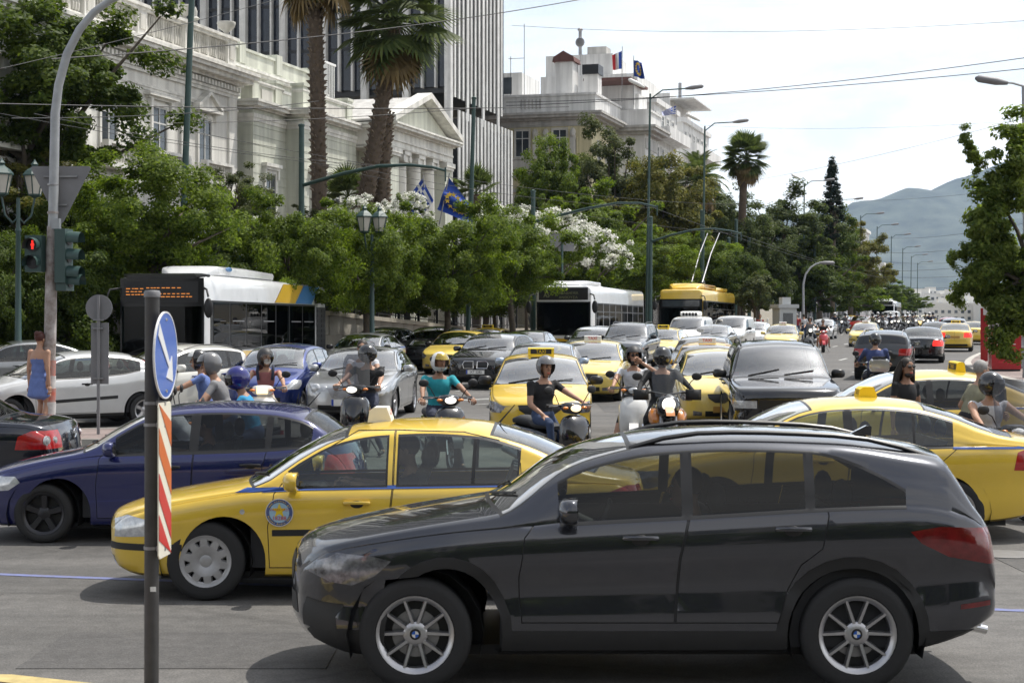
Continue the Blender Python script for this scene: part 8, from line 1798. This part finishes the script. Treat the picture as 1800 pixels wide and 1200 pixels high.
t4 = taxi('OC2', 'yellow taxi facing us with a small black and yellow sign behind the black shirted rider', 951, 30.2, toward(1.5), sign='yellow', ss=2.2, color='taxi_yellow')
repaint(t4, {'paint_base': 'taxi_yellow'})
auto('EXE', 'pale ice blue saloon roof behind the facing taxi', 'ice_blue', 955, 40.5, toward(6))
taxi('OC2', 'pale yellow taxi with white roof sign between the facing taxi and the white shirted rider', 1042, 43, toward(9), 'taxi_pale', 'bar', 2.2)
taxi('OC2', 'yellow taxi partly hidden between two black sport utility cars', 808, 59.5, toward(14), 'taxi_pale', 'none')
auto('X1', 'black sport utility car with grey windscreen in front of the stone wall', 'black_paint', 760, 63, toward(14))
auto('OC2', 'silver car behind the oval headlight saloon', 'silver', 640, 55, toward(13))
auto('X1', 'charcoal car with pale rear window beside the stone wall', 'charcoal', 668, 61, toward(12))
taxi('OC1', 'yellow estate taxi with red and white windscreen card near the old bus', 856, 69.5, toward(15), 'taxi_yellow', 'yellow', 2.3)
auto('EXE', 'dark grey saloon right in front of the old white bus', 'charcoal', 925, 61, toward(13))
auto('X1', 'bronze grey sport utility car beside the old white bus front', 'bronze_grey', 1045, 65, toward(14))
ni = auto('JEE', 'grey roof railed off road car with a wide windscreen behind the sunglasses rider', 'silver_dark', 1105, 64, toward(14)); roof_rails(ni, JEE, 2.2, 4.1, .62, 'trim', .06)
taxi('OC1', 'pale yellow taxi beside the refrigerated white van', 1166, 70, toward(15), 'taxi_pale', 'yellow', 2.2)
v1 = auto('VAN', 'white delivery van with a roof cooling unit', 'white_paint', 1212, 81, toward(16), cat='van', group='white vans')
q = MB(); superloft(q, [(-.0, .40, 1.80, 1.95), (-.15, .48, 1.80, 2.06), (-.75, .48, 1.80, 2.06), (-.85, .40, 1.80, 1.98)], 16, 5); q.build('cooling_unit', 'white_plastic', v1, smooth=40)
for i in range(5): q = MB(); q.box(-.012, .03, -.34 + i * .15, -.24 + i * .15, 1.84, 1.98); q.build('unit_vent', 'plastic', v1)
auto('EXE', 'silver saloon in front of the plain white van', 'silver', 1253, 80, toward(16))
auto('VAN', 'plain white van with dark mirrors behind the silver saloon', 'white_paint', 1288, 88, toward(17), cat='van', group='white vans')
auto('MIN', 'small white car following the plain white van', 'white_paint', 1327, 94, toward(17))
taxi('OC1', 'yellow taxi facing us on open road by the guard booth', 1376, 85, toward(13), 'taxi_pale', 'wedge', 2.2)
auto('EXE', 'charcoal saloon behind the orange roofed taxi', 'charcoal', 1237, 50, toward(12))
taxi('OC1', 'orange yellow taxi with a red lettered sign behind the adventure motorcycle', 1243, 42, toward(8), 'taxi_orange', 'bar', 2.2)
auto('OC2', 'pale yellow taxi squeezed between the motorcycle and the black off road car', 'taxi_pale', 1264, 33.5, toward(3), 'taxi_car', 'taxi', 'taxis', swap={'trim': 'trim'})
je = auto('JEE', 'black off road car with roof rails and square lamps behind the side on yellow taxi', 'black_paint', 1366, 29.4, toward(4)); roof_rails(je, JEE, 2.2, 4.1, .62, 'trim', .07)
# --- outbound lane
xt = auto('X1', 'dark grey sport utility car driving away behind the blue shirted motorcyclist', 'charcoal', 1556, 55.5, away(15), swap={'lamp_darkred': 'lamp_red', 'glass_dark': 'glass_dark'}); roof_rails(xt, X1, 2.15, 4.0, .60, 'steel', .06); plate_front(xt, X1, 4.452, .70, '', back=True)
sc_ = auto('EXE', 'glossy black saloon driving away with lit brake lamps', 'black_paint', 1622, 71, away(15), swap={'lamp_red': 'brake_on'})
t5 = taxi('OC2', 'yellow taxi driving away with lit rear lamps on the right', 1680, 88, away(16), 'taxi_yellow', 'yellow', 2.3); repaint(t5, {'lamp_red': 'brake_on'}); plate_front(t5, OC2, 4.585, .75, '', back=True, amber=True)
auto('EXE', 'silver grey saloon driving away ahead of the black saloon', 'silver_dark', 1645, 100, away(16), swap={'lamp_red': 'brake_on'})
auto('X1', 'black sport utility car driving away in the far lane with a red lamp', 'black_paint', 1678, 116, away(16), swap={'lamp_darkred': 'brake_on'})
auto('MIN', 'small dark red car among the far outbound traffic', 'red_paint', 1668, 128, away(16))
taxi('OC1', 'yellow taxi driving away along the right kerb', 1712, 106, away(17), 'taxi_yellow', 'none')
# --- far inbound
taxi('OC1', 'yellow taxi coming towards us ahead of the distant motorcyclists', 1521, 100, toward(16), 'taxi_pale', 'wedge', 2.2)
auto('OC1', 'white taxi with yellow roof sign far behind the red scooter', 'white_paint', 1447, 122, toward(17), 'taxi_car', 'taxi', 'taxis')
for k, lb, c, px, D in [('EXE', 'red saloon among the distant motorcyclists', 'red_paint', 1514, 148), ('MIN', 'small pale blue car among the distant motorcyclists', 'ice_blue', 1479, 150), ('OC1', 'yellow taxi beside the distant red saloon', 'taxi_yellow', 1494, 156), ('EXE', 'silver saloon far behind the motorcyclists', 'silver', 1571, 150), ('VAN', 'white van just right of the distant bus', 'white_paint', 1566, 176), ('OC1', 'yellow taxi at the right end of the motorcyclist crowd', 'taxi_yellow', 1612, 158), ('OC1', 'yellow taxi farthest along the inbound lanes', 'taxi_pale', 1628, 175), ('EXE', 'white saloon beside the farthest taxi', 'white_paint', 1598, 170), ('EXE', 'grey saloon behind the distant red saloon', 'silver_dark', 1533, 165)]:
    auto(k, lb, c, px, D, toward(17), cat='van' if k == 'VAN' else 'car')
# --- buses
def place_bus(kind, label, px_right, D, th, H=3.1, L=12.0, name='city_bus'):
    """px_right: pixel of the front corner on the kerb-away side; D its depth"""
    rz = toward(th); c = Vector((PX(px_right, D), D, 0)); left = Vector((-sin(rz), cos(rz), 0)); p = c - left * 1.25; p.z = gz(D + 5)
    o = bus(label, L, 2.5, H, kind, p, rz, name); return o
place_bus('new', 'black fronted white bus with yellow and blue roof flashes and an orange destination display', 362, 46, 9.5, 3.12)
place_bus('old', 'older white bus with yellow lower front showing route A5', 1041, 72, 15, 3.12)
place_bus('trolley', 'yellow trolleybus with two raised trolley poles', 1236, 95, 16, 3.25, name='trolleybus')
place_bus('old', 'small distant white bus behind the motorcyclists', 1572, 190, 16.5, 3.0)
# ================================================================== riders
def on(px, D, rz): return dict(loc=(PX(px, D), D, gz(D)), rz=rz)
FT = ((.22, .17, .37), (.22, -.17, .37)); SEAT = (-.28, .80); BAR = (.285, 1.05)
k = on(465, 27, toward(-4)); scooter('small white scooter ridden by the woman in a face mask', 'scooter_white', 'scooter_white', boxlamp=True, lamp='lamp_warm_on', tall=1.0, group='scooters', **k)
wm = person('woman in pink top, dark open helmet and white face mask riding the white scooter', rider_pose(SEAT, BAR, FT, .02, h=.97), 'cloth_pink', 'cloth_cream', sleeve=.04, leg_len=.85, hair='hair_red', mask=True, look=.55, helmet=dict(mat='helmet_matte', open=True, visor=True, visor_mat='glass_clear', hair=True), build_=.86, **k)
for s_ in (1, -1): q = MB(); q.tube([(-.16, s_ * .11, 1.16), (-.13, s_ * .125, 1.30), (-.22, s_ * .12, 1.38), (-.36, s_ * .11, 1.33)], .024, 6); q.build('backpack_strap', 'cloth_navy', wm, smooth=60)
k = on(632, 26.5, toward(2)); scooter('big black maxi scooter with a smoked windscreen carrying two riders', 'black_paint', 'black_paint', screen=(.22, .20, .50), lamp='lamp_on', r=.27, long=1.1, tall=1.05, light_y=-.05, group='scooters', **k)
person('black helmeted rider turning his head on the maxi scooter', rider_pose((-.30, .86), (.31, 1.10), ((.25, .2, .40), (-.1, .34, .10)), .06, side=.10), 'cloth_black', 'cloth_navy', sleeve=.6, look=1.2, helmet=dict(mat='helmet_black'), **k)
person('bareheaded passenger with sunglasses on the maxi scooter', rider_pose((-.78, .96), (-.35, 1.12), ((-.35, .22, .42), (-.35, -.22, .42)), .04, side=-.04, bw=.2), 'cloth_white', 'cloth_navy', sleeve=.2, shades=True, hair='hair_dark', **k)
k = on(778, 24.6, toward(-16)); scooter('black scooter with orange and white front graphics under the rider in turquoise', 'black_paint', 'black_paint', lamp='lamp_on', graphics='orange_paint', r=.28, tall=1.02, group='scooters', **k)
person('rider in a turquoise polo shirt and white helmet with gold visor', rider_pose((-.28, .82), BAR, ((.2, .24, .10), (.22, -.17, .38)), .10, h=1.02, bw=.36), 'cloth_turquoise', 'cloth_navy', 'skin_tan', sleeve=.6, look=.25, nod=.1, build_=1.08, helmet=dict(mat='helmet_white', visor_mat='visor_gold', raised=True, text='Stat', patch=[(-.06, .1, .08), (-.06, -.1, .06)]), **k)
k = on(976, 23.4, toward(-34)); scooter('black scooter with a black seat under the rider in a black shirt', 'black_paint', 'black_paint', lamp='lamp_warm_on', r=.26, group='scooters', **k)
person('rider in a black shirt resting a hand on his thigh', rider_pose((-.30, .82), BAR, ((.2, .24, .10), (.22, -.2, .38)), .03, h=1.02, hr=(.02, -.20, .90)), 'cloth_black', 'cloth_denim', sleeve=.6, look=-.1, nod=.12, build_=1.05, helmet=dict(mat='helmet_grey', open=True, raised=True, visor_mat='helmet_grey'), **k)
k = on(1114, 26.4, toward(4)); scooter('white and gold scooter beside the adventure motorcycle', 'scooter_white', 'black_paint', lamp='lamp_clear', r=.27, tall=1.04, group='scooters', **k)
person('rider in a white shirt and matte helmet touching his face', rider_pose((-.30, .84), (.28, 1.08), ((.15, .3, .08), (.1, -.34, .08)), .06, h=1.0, hl=(.02, .12, 1.47)), 'cloth_white', 'cloth_black', sleeve=.5, leg_len=.5, look=.2, shades=True, beard=True, helmet=dict(mat='helmet_matte', open=True, visor=False), **k)
k = on(1170, 24.4, toward(1)); motorcycle('black and orange adventure motorcycle with lit lamps and a clear screen', 'black_paint', 'orange_paint', group='motorcycles', **k)
person('rider in a black jacket and full face helmet on the adventure motorcycle', rider_pose((-.36, .90), (.20, 1.15), ((-.12, .24, .36), (-.12, -.24, .36)), .16, h=1.04, bw=.40, side=-.03), 'cloth_black', 'cloth_black', sleeve=2, look=-.5, nod=.1, build_=1.12, helmet=dict(mat='helmet_black'), **k)
# left pack heading to the left
k = on(352, 21.4, pi + .1); motorcycle('black motorcycle under the rider in a grey polo shirt', 'charcoal', 'charcoal', adventure=False, group='motorcycles', **k)
g1 = person('rider in a grey polo shirt and grey helmet with a shoulder strap', rider_pose((-.35, .97), (.22, 1.14), ((-.12, .24, .36), (-.12, -.24, .36)), .34, h=1.04, sh_w=.22), 'cloth_grey', 'cloth_denim', sleeve=.55, nod=.15, helmet=dict(mat='helmet_grey', open=True, raised=True, visor_mat='helmet_grey'), **k)
q = MB(); q.tube([(-.12, .14, 1.36), (-.02, .03, 1.26), (-.10, -.12, 1.08), (-.22, -.16, .98)], .013, 5); q.tube([(-.12, .14, 1.36), (-.22, .08, 1.30), (-.36, -.06, 1.08)], .013, 5); q.build('shoulder_strap', 'black', g1)
k = on(404, 20.65, pi + .1); scooter('dark blue scooter under the rider in a bright blue polo shirt', 'navy', 'black_paint', lamp='lamp_clear', group='scooters', **k)
person('rider in a bright blue polo shirt and glossy blue helmet', rider_pose((-.30, .84), BAR, FT, .30, h=1.0, sh_w=.22), 'cloth_blue', 'cloth_denim', 'skin_tan', sleeve=.55, nod=.2, hair='hair_grey', helmet=dict(mat='helmet_blue', raised=False, visor_mat='visor_dark'), **k)
k = on(322, 19.75, pi + .02); scooter('dark scooter with a round chrome mirror beside the navy hatchback', 'charcoal', 'charcoal', lamp='lamp_clear', group='scooters', r=.23, tall=.86, **k)
person('rider in a white shirt crouching forward behind the foreground sign post', rider_pose((-.15, .78), (.62, .80), FT, .75, h=1.05), 'cloth_white', 'cloth_navy', sleeve=1.7, nod=.4, helmet=dict(mat='helmet_black'), **k)
k = on(328, 25.0, pi + .1); scooter('white scooter with a black mirror behind the rider in grey', 'scooter_white', 'black_paint', lamp='lamp_clear', group='scooters', r=.27, tall=1.05, **k)
person('rider in a blue shirt and two tone helmet half hidden behind the grey helmet', rider_pose((-.30, .84), (.29, 1.10), FT, .15, h=1.02), 'cloth_periwinkle', 'cloth_denim', sleeve=.55, helmet=dict(mat='helmet_black', open=True, raised=True, visor_mat='helmet_white'), **k)
# right side
k = on(1537, 36.5, away(6)); scooter('silver grey scooter with a black and silver top case seen from behind', 'charcoal', 'charcoal', topcase='silver', group='scooters', r=.27, tall=1.02, **k)
person('rider in a royal blue shirt and black helmet seen from behind', rider_pose((-.28, .84), (.30, 1.07), FT, .14, h=1.02), 'cloth_royal', 'cloth_navy', sleeve=1.6, build_=1.18, helmet=dict(mat='helmet_black', visor_mat='visor_dark'), **k)
k = on(1756, 19.9, toward(-10)); scooter('grey scooter with a tall smoked windscreen at the right edge', 'charcoal', 'black_paint', screen=(.24, .22, .56), lamp='lamp_clear', group='scooters', r=.25, tall=.98, **k)
person('rider in a white vest and black full face helmet looking right', rider_pose((-.30, .78), BAR, FT, .10, h=1.0), 'cloth_white', 'cloth_black', sleeve=.02, look=.75, build_=1.04, helmet=dict(mat='helmet_black'), bare_shoulder=False, **k)
person('man in an olive shirt with grey hair leaning by the windscreen scooter', stand_pose(1.72, {'L': (.35, .22, 1.05), 'R': (.35, -.22, 1.0)}, lean=.38), 'cloth_olive', 'cloth_black', sleeve=.7, hair='hair_grey', loc=(PX(1700, 22.3), 22.3, gz(22.3)), rz=R(20))
person('long haired bearded man in sunglasses and a black top', stand_pose(1.70), 'cloth_black', 'cloth_black', 'skin_tan', sleeve=.5, hairstyle='long', shades=True, beard=True, look=-.15, loc=(PX(1592, 22.6), 22.6, gz(22.6)), rz=R(-58))
k = on(1447, 85, toward(8)); scooter('red scooter ridden down the open lane', 'scooter_red', 'scooter_red', lamp='lamp_clear', group='scooters', r=.28, **k); person('man in black shirt and sunglasses riding the red scooter', rider_pose(SEAT, BAR, ((.1, .30, .30), (.1, -.30, .30)), .0), 'cloth_black', 'cloth_khaki', 'skin_tan', leg_len=.5, shades=True, fine=False, build_=1.1, **k)
k = on(1424, 93, toward(8)); motorcycle('dark motorcycle following the red scooter', 'charcoal', 'charcoal', adventure=False, group='motorcycles', **k); person('man in a grey shirt and cap helmet on the dark motorcycle', rider_pose((-.35, .88), (.22, 1.14), ((-.12, .24, .36), (-.12, -.24, .36)), .1), 'cloth_grey', 'cloth_navy', fine=False, build_=1.1, helmet=dict(mat='helmet_matte', open=True, visor=False), **k)
# distant pack of motorcyclists
p0 = None; rr = random.Random(5)
for i, (px, D) in enumerate([(1466, 142), (1484, 140), (1532, 138), (1541, 150), (1549, 145), (1556, 152), (1566, 139), (1575, 148), (1585, 143), (1594, 146), (1602, 139), (1609, 150), (1633, 146), (1640, 152), (1626, 155)]):
    th = rr.uniform(5, 40); loc = (PX(px, D), D, gz(D)); rz = toward(th)
    if i == 0:
        pm = motorcycle('dark motorcycle in the distant crowd of riders', 'charcoal', 'charcoal', adventure=False, loc=loc, rz=rz, group='distant motorcycles')
        pp = person('distant motorcyclist in dark clothes and pale helmet', rider_pose((-.35, .88), (.22, 1.14), ((-.12, .24, .36), (-.12, -.24, .36)), .1), 'cloth_navy', 'cloth_black', sleeve=1.6, fine=False, helmet=dict(mat='helmet_white'), loc=loc, rz=rz, group='distant motorcyclists', build_=1.1)
    else:
        v = i % 3; dup(pm, loc, rz); o = dup(pp, loc, rz, ['distant motorcyclist in dark clothes and pale helmet', 'distant motorcyclist in grey clothes and black helmet', 'distant motorcyclist in olive clothes and black helmet'][v])
        if v: repaint(o, {'helmet_white': 'helmet_black', 'cloth_navy': ['', 'cloth_grey', 'cloth_olive'][v]})
# pedestrians
person('woman in a periwinkle blue strapless dress standing by the banded post', stand_pose(1.70, {'L': (.02, .24, .76), 'R': (-.02, -.24, .78)}), 'cloth_periwinkle', 'cloth_periwinkle', sleeve=0, leg_len=.05, skirt=.26, dress=True, bare_shoulder=True, hair='hair_red', hairstyle='bun', loc=(PX(69, 29.9), 29.9, gz(29.9) + .13), rz=R(65), build_=1.02)
person('pedestrian in a red top walking beside the guard booth', stand_pose(1.75, step=.14), 'cloth_red', 'cloth_denim', fine=False, loc=(PX(1401, 106), 106, gz(106) + .14), rz=R(80), hair='hair_grey')
person('pedestrian in a pale shirt walking next to the one in red', stand_pose(1.7, step=.14), 'cloth_white', 'cloth_denim', fine=False, loc=(PX(1413, 108), 108, gz(108) + .14), rz=R(80))
person('pedestrian in red by the white marker posts', stand_pose(1.7), 'cloth_red', 'cloth_navy', fine=False, loc=(PX(1336, 103), 103, gz(103) + .14), rz=R(-80), hair='hair_red')
# drivers
def driver(c, label, x=-.28, **kw):
    rz = c.rotation_euler.z; p = Vector(c.location) + Vector((cos(rz) * x - sin(rz) * .36, sin(rz) * x + cos(rz) * .36, 0))
    person(label, rider_pose((0, .47), (.42, .92), ((.62, .12, .34), (.62, -.12, .34)), -.18, bw=.16), 'cloth_black', 'cloth_navy', fine=True, loc=p, rz=rz, **kw)
driver(bl, 'driver in dark clothes at the wheel of the navy hatchback', -.32); driver(t1, 'driver in dark clothes at the wheel of the emblem taxi', -.30); driver(b1, 'driver in dark clothes at the wheel of the dark grey car', -.32)
# ================================================================== kiosk things on the right pavement
t = thing('drinks_cabinet', 'red drinks cooler cabinet with white lettering under the blown tree', 'cabinet', (PX(1766, 57.5), 57.5, gz(57.5) + .14), R(-8)); q = MB(); q.box(-.48, .48, -.4, .4, .06, 1.42); q.build('cabinet', 'red_cabinet', t); q = MB(); q.box(-.5, .5, -.42, .42, 1.42, 1.50); q.build('lid', 'trim', t); q = MB(); q.box(-.46, .46, -.38, .38, 0, .06); q.build('plinth', 'black', t)
lettering('Coca-Cola', 'white_plastic', t, (0, -.405, 1.20), -90, .17, 1, .004); q = MB(); q.box(-.3, .3, -.406, -.402, .88, .91); q.build('small_print', 'white_plastic', t); q = MB(); q.lathe([(0, -.406), (.12, -.406), (.12, -.40)], 24, 1, (0, 0, .55)); o = q.build('round_logo', 'white_plastic', t); lettering('P', 'red_text', o, (0, -.409, .55), -90, .16, 1, .006); q = MB(); q.box(-.26, .26, -.406, -.402, .27, .32); q.build('small_print', 'flag_red', t)
t = thing('kiosk', 'street kiosk with pale awning behind the red cooler cabinet', 'kiosk', (PX(1790, 61), 61, gz(61) + .14), R(-16)); q = MB(); q.box(-1.0, 1.3, 0, 2.2, 0, 2.5); q.build('cabin', 'booth', t); q = MB(); q.prism([(-.9, 2.35), (2.3, 2.75), (2.3, 2.85), (-.9, 2.45)], 0, -1.2, 1.5); q.build('awning', 'awning_white', t); q = MB(); q.box(-1.2, 1.5, -.92, -.90, 1.85, 2.36); q.build('valance', 'awning_white', t); q = MB(); q.box(-1.3, -1.05, -.3, 1.6, .2, 2.1); q.build('side_panel', 'red_cabinet', t)
for z_ in (.7, 1.1, 1.5): q = MB(); q.box(-.8, 1.1, -.25, -.002, z_, z_ + .05); q.build('shelf', 'white_plastic', t)
# notice boards among the trees
t = thing('notice_board', 'blue banner board with white letters half hidden in the street trees', 'sign', (PX(402, 58), 58, gz(58) + .14), R(-10)); b = Vector(t.location); zc = P(402, 412, 58).z - b.z
q = MB(); q.box(-.40, .40, -.03, .03, zc - .28, zc + .28); q.build('board', 'billboard_blue', t); lettering('HOME', 'white_plastic', t, (0, -.036, zc), -90, .24, 1, .005); q = MB(); q.tube([(0, .06, 0), (0, .06, zc)], .05, 8); q.build('post', 'pole_grey', t)
t = thing('notice_board', 'white and blue slanted board above the black fronted bus roof', 'sign', (PX(418, 60), 60, gz(60) + .14), 0); zc = P(418, 462, 60).z - t.location.z
q = MB(); q.prism([(-.5, zc - .35), (.75, zc - .35), (.35, zc + .30), (-.1, zc + .30)], 1, -.03, .03); q.build('board', 'white_plastic', t); q = MB(); q.prism([(-.1, zc - .33), (.4, zc - .33), (.2, zc + .25), (-.1, zc + .25)], 1, -.04, -.031); q.build('print', 'billboard_blue', t); q = MB(); q.tube([(0, .06, 0), (0, .06, zc)], .05, 8); q.build('post', 'pole_grey', t)
t = thing('road_sign', 'grey back of a rectangular road sign in front of the white oleanders', 'sign', (PX(988, 78), 78, gz(78) + .14), 0); zc = P(988, 426, 78).z - t.location.z
q = MB(); q.box(-.55, .55, 0, .04, zc - .4, zc + .4); q.build('panel', 'sign_back', t); q = MB(); q.tube([(0, -.05, 0), (0, -.05, zc + .4)], .05, 8); q.build('post', 'pole_green', t)
# ================================================================== drop the unused pattern cars
kidmap = {}
for c in bpy.data.objects:
    if c.parent: kidmap.setdefault(c.parent.name, []).append(c)
def wipe(o):
    for c in kidmap.get(o.name, []): wipe(c)
    bpy.data.objects.remove(o)
for o in list(PROTO.values()): wipe(o)
for o in bpy.data.objects:
    if 'mid' in o: del o['mid']
# ================================================================== far side of the square behind the viewer (unseen; added to darken reflections and car sides)
t = thing('hotel_building', 'unseen dark walled hotel facade with window rows added to darken reflections', 'building', (0, -46, 0), pi)
q = MB(); q.box(-60, 60, 0, 12, 0, 19); q.build('wall', 'wall_stone', t)  # wall toned dark so that the cars reflect less brightness
for f_ in range(5):
    q = MB(); q.box(-60, 60, -.5, 0, f_ * 3.8 + .1, f_ * 3.8 + .4); q.build('balcony', 'stone_grey', t)
    for i in range(30): q = MB(); q.box(-59 + i * 4, -57.4 + i * 4, -.05, .05, f_ * 3.8 + .6, f_ * 3.8 + 3); q.build('window', 'window_glass', t)
for i in range(9): tree('square_tree', 'unseen leafy tree added behind the viewer to darken reflections', 900 + (-40 + i * 10) * 75, 420, 40, 420, 380, 'big', 'leaf_mid', 'square trees', seed=140 + i)
for o in [o for o in bpy.data.objects if o.name.startswith('square_tree')]: o.location.y = -30; o.location.z = 0
# ================================================================== haze
hz = MB(); hz.box(-9000, 9000, -70, 8200, -1.2, 900)
hm = bpy.data.materials.new('haze'); hm.use_nodes = True; nt_ = hm.node_tree; nt_.nodes.clear(); ho = nt_.nodes.new('ShaderNodeOutputMaterial'); pv = nt_.nodes.new('ShaderNodeVolumePrincipled')
pv.inputs['Color'].default_value = (.50, .72, 1.0, 1); pv.inputs['Density'].default_value = 6e-5; pv.inputs['Anisotropy'].default_value = .2; nt_.links.new(pv.outputs[0], ho.inputs['Volume'])
MATS['haze'] = hm; hz.build('haze', hm, kind='stuff')
